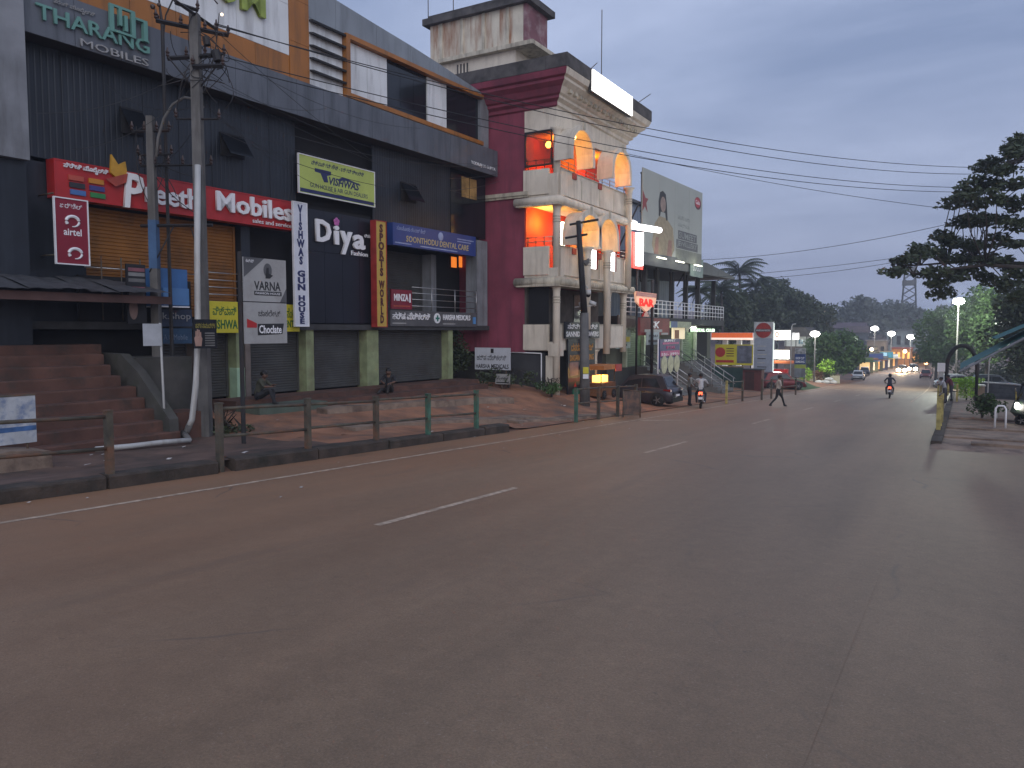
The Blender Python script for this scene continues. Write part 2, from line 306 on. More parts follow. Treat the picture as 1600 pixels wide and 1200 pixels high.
for i, (x0, x1, y, h) in enumerate([(-0.4, 2.4, 27.4, 0.12), (-0.4, 2.0, 31.6, 0.12), (0.3, 3.6, 25.3, 0.10), (-0.4, 2.2, 37.5, 0.12)]):
    b_ = MB(); n = 6; rows = []
    for j in range(n + 1):
        x = mixf(x0, x1, j / n); d = random.uniform(-0.08, 0.08); z = pz(x, y) + h * 0.55 + random.uniform(-.02, .02); rows.append([(x, y + d, z - 0.35), (x, y + d, z), (x, y + 0.4 + d, z + 0.01), (x, y + 0.45 + d, z - 0.3)])
    struct(b_.grid(rows).build('pavement_step', m_conc))
# --- litter on the ground
lt = MB()
for i in range(70):
    if random.random() < 0.7: x = random.uniform(-16.5, -10.9); y = random.uniform(6, 30); z = (zl(x, y) if x < -12.25 else gz(y))+0.03
    else: x = random.uniform(-10.6, -9.2); y = random.uniform(8, 40); z = gz(y) + 0.012
    s = random.uniform(0.02, 0.06) * (1.5 if x < -12.2 else 0.7); a = random.uniform(0, 3); c, d = math.cos(a) * s, math.sin(a) * s
    lt.q((x - c, y - d, z), (x + d, y - c, z + s * .3), (x + c, y + d, z + s * .2), (x - d, y + c, z))
tag(lt.build('litter', mat('paper_litter', (0.5, 0.46, 0.42), 0.9, 0.5, 6)), 'scraps of paper and leaves scattered along the kerb', 'litter', kind='stuff')
# ================================================================== PIPE RAIL FENCES
m_rail = mat('weathered_rail', (0.075, 0.066, 0.048), 0.7, 0.4, 4, bump=0.4, stain=(0.16, 0.075, 0.04), samt=1.0, sscale=2.2)
m_railg = mat('green_rail', (0.05, 0.13, 0.09), 0.65, 0.4, 4, bump=0.3, stain=(0.12, 0.07, 0.04), samt=0.9, sscale=3)
m_yel = mat('yellow_post_paint', (0.40, 0.33, 0.11), 0.7, 0.4, 4, stain=(0.10, 0.08, 0.05), samt=0.9, sscale=3)
def fence(name, label, pts, h=1.25, mats=None, group='pipe rail fences beside the road', rails=(1.22, 0.68), pr=0.055, skip=()):
    t = thing(name, label, 'fence', pts[0], 0, group); o = Vector(pts[0]); P = [Vector(p) - o for p in pts]
    for i, p in enumerate(P):
        l = random.uniform(-0.02, 0.03); k = MB(); k.box(p.x - pr, p.x + pr, p.y - pr, p.y + pr, p.z - 0.3, p.z + h + l); k.box(p.x - pr - 0.01, p.x + pr + 0.01, p.y - pr - 0.01, p.y + pr + 0.01, p.z + h + l, p.z + h + l + 0.02)
        k.build('post', (mats[i] if mats else m_rail), t)
    for i in range(len(P) - 1):
        if i in skip: continue
        for r in rails: bar(m_rail, t, P[i] + Vector((0, 0, r + random.uniform(-.02, .02))), P[i + 1] + Vector((0, 0, r + random.uniform(-.03, .01))), 0.032, 'rail', 7)
    return t
def gp(px, py): v = ground(px, py); return (v.x, v.y, gz(v.y))
def fx_(y, X=-12.2): return (X, y, gz(y) + 0.0)
fence('rail_fence', 'pipe fence with one end post in front of the wide red steps', [fx_(4.6), fx_(7.55)], 1.3)
fence('rail_fence', 'long four bay pipe fence on the kerb before the shops', [fx_(9.75), fx_(12.05), fx_(14.3), fx_(16.4), fx_(18.75)], 1.3, [m_rail, m_rail, m_rail, m_railg, m_railg])
fence('rail_fence', 'pipe fence with a tall green end post beside the camera pole', [gp(900, 660), gp(935, 655), gp(965, 651), gp(993, 648)], 1.25, [m_railg, m_rail, m_rail, m_rail])
g0 = gp(900, 660); 
fence('rail_fence', 'short two post fence bay between the motorbike and the grass bank', [gp(1135, 631), gp(1160, 627)], 1.25, [m_yel, m_rail])
fence('rail_fence', 'low pipe fence in front of the parked red car', [gp(1190, 625), gp(1205, 623), gp(1222, 620), gp(1243, 617)], 1.25)
p = []
for y in (29.8, 31.8, 34.0): p.append((-0.62, y, gz(y) + 0.1))
fence('rail_fence', 'yellow post fence on the kerb with two people leaning on it', p, 1.15, [m_yel] * 3, pr=0.07)
p = [(-0.9 + bend(y) * 0.9, y, gz(y) + 0.1) for y in (72, 77, 82, 88, 94, 100, 107)]
fence('rail_fence', 'far yellow and grey kerb fence below the roadside trees', p, 1.15, [m_yel, m_rail, m_yel, m_rail, m_yel, m_rail, m_yel], pr=0.07)
# bent mesh gate panel leaning at the fence end
gpn = thing('sheet_gate', 'rusty sheet panel in a pipe frame standing at the fence end', 'gate', gp(975, 652), YAW)
MB().box(-0.02, 0.62, -0.01, 0.01, 0.12, 1.05).build('sheet', mat('rust_sheet', (0.10, 0.07, 0.058), 0.8, 0.4, 4, stain=(0.2, 0.09, 0.05), samt=0.8, sscale=4), gpn)
for a, b_ in (((-0.04, 0, -0.1), (-0.04, 0, 1.12)), ((0.65, 0, -0.1), (0.65, 0, 1.05)), ((-0.04, 0, 1.12), (0.65, 0, 1.05)), ((-0.04, 0, 0.1), (0.65, 0, 0.1))): bar(m_rail, gpn, a, b_, 0.025, 'frame_bar')
# ================================================================== LONG SHOPPING COMPLEX
m_dark = mat('dark_interior', (0.012, 0.012, 0.014), 0.9, 0.2, 1)
m_blackclad = mat('black_cladding', (0.013, 0.016, 0.022), 0.42, 0.35, 0.8, stain=(0.028, 0.033, 0.042), samt=0.7, sscale=0.9, streak=True)
m_blackglass = mat('black_glass', (0.012, 0.014, 0.018), 0.12, 0.2, 1)
m_band = mat('grey_acp', (0.105, 0.115, 0.135), 0.45, 0.15, 0.7, stain=(0.045, 0.05, 0.056), samt=0.8, sscale=0.8, streak=True)
m_bandu = mat('band_soffit', (0.03, 0.03, 0.033), 0.8, 0.3, 1)
m_orange = mat('orange_acp', (0.33, 0.125, 0.022), 0.5, 0.15, 0.8, stain=(0.12, 0.06, 0.02), samt=0.7, sscale=0.9, streak=True)
m_white = mat('white_acp', (0.66, 0.68, 0.69), 0.45, 0.08, 0.8, stain=(0.33, 0.33, 0.33), samt=0.7, sscale=0.8, streak=True)
m_greyc = mat('grey_cladding', (0.22, 0.245, 0.27), 0.5, 0.12, 0.6, stain=(0.14, 0.155, 0.17), samt=0.9, sscale=0.6, streak=True)
m_pier = mat('pier_concrete', (0.20, 0.21, 0.23), 0.8, 0.25, 1.2, bump=0.3, stain=(0.10, 0.10, 0.105), samt=0.8, sscale=0.8, streak=True)
m_shut = mat('steel_shutter', (0.085, 0.085, 0.083), 0.55, 0.2, 1.5, metal=0.3, stain=(0.07, 0.06, 0.05), samt=0.7, sscale=1.2)
m_shuto = mat('orange_shutter', (0.25, 0.10, 0.018), 0.55, 0.2, 1.5, stain=(0.09, 0.045, 0.018), samt=0.7, sscale=1.2)
m_shutg = mat('green_shutter', (0.11, 0.17, 0.085), 0.55, 0.2, 1.5)
m_greenp = mat('pale_green_plaster', (0.24, 0.28, 0.15), 0.85, 0.25, 2, stain=(0.17, 0.16, 0.09), samt=0.9, sscale=1.4)
m_mint = mat('mint_paint', (0.36, 0.52, 0.36), 0.8, 0.2, 2)
m_steel = mat('steel_rail', (0.42, 0.42, 0.42), 0.3, 0.1, 3, metal=0.8)
m_wht = mat('white_paint', (0.72, 0.72, 0.74), 0.55, 0.1, 3)
m_brick = mat('raw_wall', (0.16, 0.13, 0.115), 0.9, 0.3, 2, bump=0.3)
m_orangelit = mat('orange_lit_window', (1.0, 0.25, 0.03), emit=0.9)
cx = thing('shopping_complex', 'long black clad three storey shopping building with orange and white top floor', 'building', fpos(0, 0, 0), FROT)
def U(px, py=560): return fac(px, py)[0]
# -- masses behind the facade
for (u0, u1, y0, z0, z1) in ((13.3, 27.1, 0.62, -0.6, 2.42), (27.1, 30.1, 3.2, -0.6, 2.42), (9.2, 13.3, 0.62, -0.6, 2.42), (9.2, 22.9, 0.64, 2.42, 6.5), (22.9, 30.1, 1.6, 2.42, 6.5), (9.2, 30.1, 0.45, 6.5, 9.5), (9.2, 30.1, 0.12, 9.5, 12.95)):
    box('wall', m_dark, cx, u0, u1, y0, 12, z0 + 0.003, z1)
box('floor_slab', mat('slab_edge', (0.045, 0.045, 0.047), 0.8), cx, 9.2, 30.12, -0.12, 0.66, 2.36, 2.56)
# -- ground floor shutters and pillars
def shutter(par, m, u0, u1, z0, z1, y, pitch=0.085, name='shutter'):
    k = MB(); rows = []; z = z0; i = 0
    while z < z1 - 1e-4:
        za = min(z + pitch * 0.72, z1); zb = min(z + pitch, z1)
        rows += [[(u0, y, z), (u1, y, z)], [(u0, y - 0.016, z + pitch * 0.2), (u1, y - 0.016, z + pitch * 0.2)], [(u0, y - 0.016, za), (u1, y - 0.016, za)], [(u0, y + 0.004, zb - 0.004), (u1, y + 0.004, zb - 0.004)]]; z += pitch
    k.grid(rows); o = k.build(name, m, par)
    box('bottom_rail', m, o, u0, u1, y - 0.03, y - 0.017, z0, z0 + 0.09)
    for s in (u0, u1): box('guide_channel', m, o, s - 0.04, s + 0.04, y - 0.05, y + 0.05, z0, z1)
    return o
for a, b_, z0 in ((262, 303, 0.28), (324, 366, 0.24), (384, 477, 0.24), (491, 571, 0.24), (595, 699, 0.24)):
    shutter(cx, m_shut, U(a), U(b_), z0, 2.36, 0.4)
for a, b_ in ((478, 490), (573, 591), (700, 707)):
    o = box('pillar', m_greenp, cx, U(a), U(b_), -0.02, 0.5, 0.1, 2.36)
o = box('pillar', m_greenp, cx, U(368), U(380), -0.05, 0.5, 0.1, 2.36)
box('painted_base', m_mint, o, U(368) - 0.004, U(380) + 0.004, -0.056, 0.3, 0.1, 1.15)
box('pillar', m_brick, cx, U(303), U(322), -0.02, 0.5, -0.2, 2.36)
box('pillar', m_brick, cx, U(383), U(387) + 0.1, -0.02, 0.5, 0.1, 2.36)
# -- plinth steps in front of the shops
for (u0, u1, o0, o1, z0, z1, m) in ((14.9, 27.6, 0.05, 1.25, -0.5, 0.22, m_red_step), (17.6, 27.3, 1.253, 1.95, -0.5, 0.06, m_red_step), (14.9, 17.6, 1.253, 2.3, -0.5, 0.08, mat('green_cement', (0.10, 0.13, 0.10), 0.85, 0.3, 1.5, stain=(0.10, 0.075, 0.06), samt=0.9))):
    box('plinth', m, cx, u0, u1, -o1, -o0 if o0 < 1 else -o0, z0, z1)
# -- first floor, left: orange shutter, rails, dark piers
shutter(cx, m_shuto, 11.35, 16.15, 2.75, 5.62, 0.3, 0.10)
box('pier', m_blackclad, cx, 9.75, 11.3, 0.05, 0.6, 2.56, 6.55)
box('pier', m_blackclad, cx, 16.25, 16.6, 0.05, 0.6, 2.56, 5.7)
for i in range(5): bar(m_steel, cx, (14.75, -0.05, 3.22 + i * 0.22), (16.25, -0.05, 3.22 + i * 0.22), 0.018, 'balcony_rail')
bar(m_steel, cx, (11.2, -0.05, 4.0), (14.7, -0.05, 4.0), 0.018, 'balcony_rail')
box('balcony_wall', m_dark, cx, 11.0, 14.3, -0.1, 0.02, 2.57, 3.78)
for u in (11.6, 12.15, 12.7): bar(m_rail, cx, (u, -0.14, 2.6), (u, -0.14, 4.3), 0.022, 'mullion')
# -- black shop front in the middle
pc = 4
for i in range(pc):
    w_ = (22.38 - 18.85) / pc; box('front_panel', mat('navy_panel', (0.013, 0.014, 0.022), 0.3, 0.2, 1), cx, 18.85 + i * w_ + 0.006, 18.85 + (i + 1) * w_ - 0.006, -0.06, 0.05, 2.6, 5.1)
for i in range(pc): box('front_panel', MATS['navy_panel'], cx, 18.85 + i * w_ + 0.006, 18.85 + (i + 1) * w_ - 0.006, -0.06, 0.05, 5.112, 6.55)
# -- first floor, right: balcony with shutter, rail, lit windows
shutter(cx, m_shut, 23.5, 27.0, 2.75, 5.7, 1.45, 0.09)
box('pillar', m_pier, cx, 27.05, 27.4, 0.9, 1.55, 2.57, 5.7); box('pillar', m_pier, cx, 29.25, 30.1, -0.03, 0.6, 2.57, 6.5)
for z in (3.35, 3.62, 3.88, 4.12): bar(m_steel, cx, (24.6, -0.02, z), (29.2, -0.02, z), 0.016, 'balcony_rail')
for u in (25.9, 27.55, 29.2): bar(m_steel, cx, (u, -0.02, 3.1), (u, -0.02, 4.14), 0.022, 'rail_post')
for a, b_ in ((705, 715), (717, 730)):
    u0, z0 = fac(a, 417, -1.5); u1, z1 = fac(b_, 402, -1.5); o = box('window', m_orangelit, cx, u0, u1, 1.56, 1.6, z0, z1)
    box('frame', m_dark, o, u0 - 0.05, u0, 1.5, 1.58, z0 - 0.05, z1 + 0.05)
# -- second floor: black ribbed cladding in panels, with small tilted vents
def clad(u0, u1, z0, z1, y, m, wd, nm='cladding_panel', ribs=True):
    n = max(1, round((u1 - u0) / wd)); w_ = (u1 - u0) / n; me = {}
    for i in range(n):
        a = u0 + i * w_
        k = MB()
        if ribs:
            prof = []; c = 7
            for j in range(c): s = 0.008 + (w_ - 0.016) * j / c; e = 0.008 + (w_ - 0.016) * (j + 1) / c; prof += [(s, 0), (s + (e - s) * 0.15, -0.007), (s + (e - s) * 0.75, -0.007), (s + (e - s) * 0.9, 0)]
            prof.append((w_ - 0.008, 0)); k.grid([[(a + p[0], y + p[1], z0) for p in prof], [(a + p[0], y + p[1], z1) for p in prof]])
        else: k.box(a + 0.007, a + w_ - 0.007, y - 0.03, y + 0.1, z0, z1)
        k.build(nm, m, cx)
clad(9.75, 18.62, 6.66, 9.44, 0.1, m_blackclad, 1.1)
clad(22.42, 27.4, 6.6, 9.44, 0.1, m_blackclad, 1.0)
clad(27.4, 30.1, 6.6, 9.44, 0.1, m_blackglass, 0.9, 'glass_panel', False)
box('recess_beam', m_dark, cx, 18.62, 22.4, 0.2, 0.4, 6.56, 6.7)
def vent(px0, px1, py0, py1):
    u0, zt = fac(px0, py0); u1, zb = fac(px1, py1); o = thing_part = MB().q((u0, 0.08, zt), (u1, 0.08, zt), (u1, -0.42, zb), (u0, -0.42, zb)).q((u0 + .02, 0.05, zb + .02), (u0 + .02, 0.05, zt), (u1 - .02, 0.05, zt), (u1 - .02, 0.05, zb + .02)).build('vent_window', m_blackglass, cx)
    box('opening', m_dark, o, u0, u1, 0.045, 0.075, zb, zt)
for a in ((190, 226, 165, 214), (346, 384, 205, 250), (628, 652, 283, 318)): vent(*a)
u0, z0 = fac(722, 307); u1, z1 = fac(746, 282); 
for k in range(2): box('window', mat('dim_amber_glass', (0.35, 0.22, 0.08), 0.2, 0.5, 2), cx, u0 + k * (u1 - u0) / 2 + 0.04, u0 + (k + 1) * (u1 - u0) / 2 - 0.04, 0.02, 0.06, z0, z1)
# -- projecting grey band
n = 17; w_ = (30.2 - 9.7) / n
for i in range(n):
    a = 9.7 + i * w_; box('band_panel', m_band, cx, a + 0.006, a + w_ - 0.006, -0.55, -0.5, 9.45, 10.6)
box('band_core', m_bandu, cx, 9.72, 30.18, -0.498, 0.6, 9.47, 10.58)
# -- top floor
def panels(u0, u1, z0, z1, y, m, nu, nz=1, nm='facade_panel', g=0.006):
    for i in range(nu):
        for j in range(nz):
            box(nm, m, cx, u0 + (u1 - u0) * i / nu + g, u0 + (u1 - u0) * (i + 1) / nu - g, y - 0.05, y + 0.06, z0 + (z1 - z0) * j / nz + g, z0 + (z1 - z0) * (j + 1) / nz - g)
panels(9.9, 18.3, 10.62, 11.5, 0.0, m_orange, 6)
panels(12.0, 18.3, 11.5, 14.8, 0.0, m_white, 3, 2)
panels(9.9, 12.0, 11.5, 14.8, 0.0, m_orange, 2, 2)
panels(18.3, 19.17, 10.62, 14.8, -0.03, m_orange, 1, 3)
panels(19.17, 20.8, 10.62, 13.1, 0.02, m_white, 2)
for i in range(5):
    z = 11.2 + i * 0.42; MB().prism([(-0.22, z), (-0.03, z + 0.05), (-0.03, z + 0.11), (-0.24, z + 0.06)], 19.22, 20.8, 'x').build('louvre', m_bandu, cx)
# orange window frame
for (a, b_, c, d) in ((20.82, 29.55, 10.78, 10.95), (20.82, 29.55, 12.86, 13.02), (20.82, 21.02, 10.951, 12.859)):
    box('frame_bar', m_orange, cx, a, b_, -0.22, 0.05, c, d)
panels(20.82, 29.5, 10.6, 10.77, -0.02, m_white, 7)
us = [fac(x, 150)[0] for x in (610, 666, 699)]
ua = fac(605, 120)[0]; ub = fac(668, 150)[0]; uc = fac(698, 170)[0]
panels(21.03, ua, 10.96, 12.85, 0.06, m_white, 2)
panels(ub, uc, 10.96, 12.85, 0.06, m_white, 1)
for a, b_ in ((ua, ub), (uc, 29.5)):
    for k in range(3):
        box('window_pane', m_blackglass, cx, a + (b_ - a) * k / 3 + 0.012, a + (b_ - a) * (k + 1) / 3 - 0.012, 0.06, 0.09, 10.97, 12.84)
# sloping parapet cladding
pts = [(19.17, 14.3), (20.46, 14.07), (22.6, 13.9), (24.6, 13.75), (26.4, 13.58), (28.2, 13.36), (29.75, 13.18)]
for (a, za), (b_, zb) in zip(pts, pts[1:]):
    MB().prism([(a + 0.006, 13.03), (b_ - 0.006, 13.03), (b_ - 0.006, zb), (a + 0.006, za)], -0.06, 0.2).build('parapet_panel', m_greyc, cx)
box('roof_slab', m_pier, cx, 9.3, 29.7, 0.22, 12, 12.95, 13.02)
box('end_pier', m_pier, cx, 29.5, 30.15, -0.08, 1.0, 10.6, 13.15)
box('end_pier', m_pier, cx, 8.4, 9.68, -0.62, 2.5, 6.4, 15); box('end_pier', m_blackclad, cx, 8.4, 9.68, -0.4, 2.5, -0.5, 6.39)
# -- name of the arcade on the band
lettering('YODRAJ LA GUPTA', m_wht, cx, *[fac(720, 262)[0], fac(758, 262)[0]], 9.62, 9.8, -0.56, 0.02)
# -- left shop upstairs: dark front with poster
for i, (a, b_) in enumerate(((9.75, 10.35), (10.38, 11.0), (11.03, 11.6), (11.63, 12.15), (12.18, 12.7))):
    box('glass_panel', mat('poster_blue', (0.022, 0.042, 0.07), 0.35, 0.3, 1.5) if i > 1 else m_blackglass, cx, a, b_, 0.28, 0.32, 2.57, 3.5)
lettering('VIVO', mat('dim_letter', (0.24, 0.25, 0.27), 0.6), cx, 11.05, 12.6, 2.72, 3.02, 0.27, 0.006)
# -- reddish beam and sagging tin awning over the stair head
aw = thing('tin_awning', 'dark sagging tin awning on a red beam above the stairs', 'awning', fpos(8, 0.4, 3.2), FROT)
MB().box(-1.2, 4.55, -1.35, -1.2, -0.18, 0.02).build('beam', mat('red_beam', (0.085, 0.045, 0.04), 0.8, 0.3, 2), aw)
for i in range(8):
    a = -1.2 + i * 0.7; k = MB(); rows = []
    for j in range(4):
        y = -1.55 + j * 0.55; rows.append([(a + s * 0.75 / 4, y, 0.08 + j * 0.13 + (0.018 if s % 2 else 0) + 0.03 * math.sin(i * 2.1 + j)) for s in range(5)])
    k.grid(rows).build('roof_sheet', mat('rusty_tin', (0.055, 0.055, 0.058), 0.7, 0.4, 3), aw)
# ================================================================== RED STEPS
stairs = thing('outdoor_stairs', 'wide worn red cement steps climbing to the upper shop', 'stairs', fpos(8, 0, 0), FROT)
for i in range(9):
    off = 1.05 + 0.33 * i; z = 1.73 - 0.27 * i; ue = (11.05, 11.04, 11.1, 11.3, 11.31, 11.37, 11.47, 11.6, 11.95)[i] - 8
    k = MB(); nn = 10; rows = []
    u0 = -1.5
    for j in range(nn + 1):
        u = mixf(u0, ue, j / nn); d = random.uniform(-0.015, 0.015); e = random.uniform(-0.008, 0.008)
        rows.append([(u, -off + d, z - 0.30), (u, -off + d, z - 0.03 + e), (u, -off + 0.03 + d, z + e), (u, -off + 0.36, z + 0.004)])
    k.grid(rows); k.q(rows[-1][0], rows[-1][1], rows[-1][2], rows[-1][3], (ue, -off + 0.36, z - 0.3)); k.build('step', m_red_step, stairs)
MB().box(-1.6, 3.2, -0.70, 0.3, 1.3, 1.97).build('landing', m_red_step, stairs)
MB().prism([(-1.1, 1.95), (-1.1, -0.6), (-4.1, -0.6), (-3.9, -0.2), (-1.4, 1.75)], 3.55, 5.2, 'x').build('side_wall', mat('side_plaster', (0.085, 0.08, 0.075), 0.9, 0.35, 1.4, bump=0.4, stain=(0.04, 0.045, 0.03), samt=0.8), stairs) if False else None
ws = mat('side_plaster', (0.07, 0.066, 0.06), 0.9, 0.35, 1.4, bump=0.4, stain=(0.045, 0.05, 0.035), samt=0.8)
MB().prism([(-0.1, 1.75), (-0.1, -0.6), (-3.3, -0.6), (-3.3, 0.15), (-2.0, 1.3), (-1.3, 1.72)], 3.35, 3.6, 'x').build('side_wall', ws, stairs)
MB().box(3.602, 5.2, -1.6, -0.1, -0.6, 1.62).build('side_block', ws, stairs)
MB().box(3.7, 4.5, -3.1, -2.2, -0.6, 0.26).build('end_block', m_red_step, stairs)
# concrete lump and ramp at the foot of the stairs
cb = thing('concrete_block', 'broken grey concrete block at the foot of the red steps', 'block', (-15.4, 7.3, zl(-15.4, 7.3)), FROT)
MB().prism([(-0.9, -0.3), (0.85, -0.3), (0.8, 0.34), (0.1, 0.42), (-0.85, 0.30)], -0.45, 0.45).build('lump', m_conc, cb)
MB().prism([(-0.4, -0.3), (0.6, -0.3), (0.5, 0.12), (-0.3, 0.2)], 0.5, 1.2).build('lump', m_conc, cb)
# ================================================================== SIGNS ON THE COMPLEX
m_red = mat('sign_red', (0.42, 0.022, 0.022), 0.4, 0.1, 1.5, stain=(0.25, 0.016, 0.016), samt=0.5)
m_let = mat('letter_white', (0.78, 0.78, 0.80), 0.4, 0.04, 3)
m_blk = mat('letter_black', (0.02, 0.02, 0.022), 0.6, 0.1, 3)
m_navy = mat('letter_navy', (0.018, 0.025, 0.10), 0.5, 0.1, 3)
m_lime = mat('lime_flex', (0.42, 0.50, 0.12), 0.5, 0.12, 1.2)
m_lemon = mat('lemon_flex', (0.55, 0.48, 0.03), 0.5, 0.12, 1.2)
m_blue = mat('sign_blue', (0.025, 0.055, 0.22), 0.45, 0.12, 1.5)
m_gold = mat('letter_gold', (0.52, 0.42, 0.20), 0.5, 0.08, 3)
m_greysign = mat('grey_sign', (0.09, 0.09, 0.095), 0.5, 0.2, 1.5)
m_silver = mat('silver_board', (0.34, 0.34, 0.335), 0.5, 0.1, 1.5, stain=(0.22, 0.20, 0.19), samt=0.6)
def sgn(name, label, u0, u1, z0, z1, off, m, th=0.1, frame=None, cat='sign'):
    kq = (FD + off) / FD; u0, u1, z0, z1 = u0 * kq, u1 * kq, CZ + (z0 - CZ) * kq, CZ + (z1 - CZ) * kq
    t = thing(name, label, cat, fpos((u0 + u1) / 2, off, z0), FROT); w_, h = u1 - u0, z1 - z0
    if m: box('board', m, t, -w_ / 2, w_ / 2, 0, th, 0, h)
    if frame:
        for a in ((-w_ / 2 - .03, -w_ / 2, 0, h), (w_ / 2, w_ / 2 + .03, 0, h), (-w_ / 2 - .03, w_ / 2 + .03, h, h + .03), (-w_ / 2 - .03, w_ / 2 + .03, -.03, 0)): box('frame_bar', frame, t, a[0], a[1], -0.02, th + 0.005, a[2], a[3])
    def T(s, x0, x1, y0, y1, m2, ext=0.008, y=-0.002, **kw): return lettering(s, m2, t, -w_ / 2 + x0 * w_, -w_ / 2 + x1 * w_, y0 * h, y1 * h, y, ext, **kw)
    def B(nm, m2, x0, x1, y0, y1, d=0.012): return box(nm, m2, t, -w_ / 2 + x0 * w_, -w_ / 2 + x1 * w_, -d, -0.001, y0 * h, y1 * h)
    return t, w_, h, T, B
# red phone shop sign
t, w_, h, T, B = sgn('shop_sign', 'long red signboard with large white raised letters above the orange shutter', 10.57, 18.38, 5.75, 6.66, 0.35, m_red, 0.35, MATS['sign_red'])
T('P', 0.225, 0.302, -0.06, 0.98, m_let, 0.09, -0.02, bold=0.02, shear=0.12); T('r', 0.308, 0.335, 0.2, 0.66, m_let, 0.08, -0.02, bold=0.02); T('eeth', 0.341, 0.525, 0.17, 0.83, m_let, 0.08, -0.02, bold=0.02); T('i', 0.535, 0.55, 0.2, 0.83, m_let, 0.08, -0.02, bold=0.02)
T('Mobiles', 0.605, 0.985, 0.27, 0.93, m_let, 0.08, -0.02, bold=0.022); T('sales and service', 0.78, 0.985, 0.05, 0.2, m_let, 0.02, -0.02)
T('ಪ್ರೀತಿ ಮೊಬೈಲ್ಸ್', 0.025, 0.175, 0.76, 0.97, m_let, 0.04, -0.02, bold=0.01)
for i, (x, y, c) in enumerate(((0.04, 0.5, (0.45, 0.08, 0.05)), (0.043, 0.3, (0.03, 0.03, 0.035)), (0.045, 0.1, (0.06, 0.14, 0.35)), (0.108, 0.5, (0.5, 0.2, 0.02)), (0.11, 0.3, (0.05, 0.05, 0.2)), (0.112, 0.1, (0.03, 0.2, 0.06)))):
    B('brand_tile', mat('tile%d' % i, c, 0.4, 0.1), x, x + 0.05, y, y + 0.14, 0.05)
fl = MB().prism([(-2.45, 0.80), (-2.2, 0.62), (-2.0, 0.85), (-2.04, 1.16), (-2.24, 1.04), (-2.42, 1.28)], -0.1, -0.02).build('flame_emblem', mat('flame_yellow', (0.50, 0.27, 0.03), 0.5), t)
MB().prism([(-2.62, 0.6), (-2.35, 0.45), (-2.05, 0.6), (-2.0, 0.85), (-2.25, 0.75)], -0.13, -0.103).build('flame_base', mat('flame_red', (0.35, 0.06, 0.04), 0.5), fl)
# red telecom vertical sign
t, w_, h, T, B = sgn('banner_sign', 'tall dark red hanging banner with white swirl emblems and lettering', fac(87, 360)[0], fac(137, 360)[0], fac(112, 412)[1], fac(112, 312)[1], 0.7, mat('banner_red', (0.22, 0.012, 0.028), 0.5, 0.12, 1.5), 0.04, m_wht)
T('ಏರ್‌ಟೆಲ್', 0.15, 0.85, 0.86, 0.94, m_let, 0.004); T('airtel', 0.24, 0.80, 0.44, 0.55, m_let, 0.004, bold=0.015)
def swirl(t, cx_, cz_, r, m, y=-0.012):
    p = [(cx_ + r * math.cos(a), y, cz_ + r * 0.8 * math.sin(a)) for a in [R(d) for d in range(-95, 215, 22)]]; MB().tube(p, [0.012 + 0.028 * min(1, i / 6) for i in range(len(p))], 6).build('swirl_emblem', m, t)
swirl(t, 0.02, h * 0.66, 0.16, m_let); swirl(t, 0.06, h * 0.16, 0.16, m_let)
for z in (1.7, 0.2): bar(m_rail, t, (-w_ / 2, 0.05, z), (-w_ / 2, 0.75, z), 0.02, 'bracket')
# lime gun dealer banner
t, w_, h, T, B = sgn('flex_banner', 'lime green banner with black pistol and rifle marks above the black shop front', 18.68, 22.43, 7.08, 8.36, 0.12, m_lime, 0.05, m_wht)
T('VISHWAS', 0.37, 0.78, 0.36, 0.58, m_navy, 0.004, bold=0.03, shear=0.2); T('GUN HOUSE & AIR GUN DEALERS', 0.13, 0.90, 0.19, 0.31, m_navy, 0.004)
T('ವಿಶ್ವಾಸ್ ಗನ್ ಹೌಸ್ - ಏರ್ ಗನ್ ಡೀಲರ್ಸ್', 0.15, 0.85, 0.80, 0.93, m_navy, 0.004, bold=0.01); B('strip', m_navy, 0.01, 0.99, 0.02, 0.12, 0.004)
MB().prism([(-1.15, 0.92), (-1.15, 0.80), (-0.88, 0.78), (-0.72, 0.50), (-0.52, 0.52), (-0.58, 0.74), (-0.38, 0.80), (-0.38, 0.92)], -0.008, -0.002).build('pistol_print', m_navy, t)
MB().prism([(-0.05, 0.70), (0.2, 0.83), (0.45, 0.80), (1.1, 0.70), (1.1, 0.66), (0.5, 0.72), (0.2, 0.72), (0.05, 0.62)], -0.008, -0.002).build('rifle_print', m_navy, t)
# white vertical sign
t, w_, h, T, B = sgn('blade_sign', 'tall white blade sign with a column of navy capital letters', 18.4, 18.98, 2.5, 6.7, 0.75, mat('blade_white', (0.62, 0.64, 0.70), 0.5, 0.08), 0.06, m_wht)
T('VISHWAS', 0.2, 0.8, 0.50, 0.985, m_navy, 0.01, vertical=True, bold=0.05); T('GUN', 0.2, 0.8, 0.29, 0.455, m_navy, 0.01, vertical=True, bold=0.05); T('HOUSE', 0.2, 0.8, 0.015, 0.25, m_navy, 0.01, vertical=True, bold=0.05)
for z in (3.9, 0.3): bar(m_rail, t, (0.25, 0.06, z), (0.25, 0.75, z), 0.02, 'bracket')
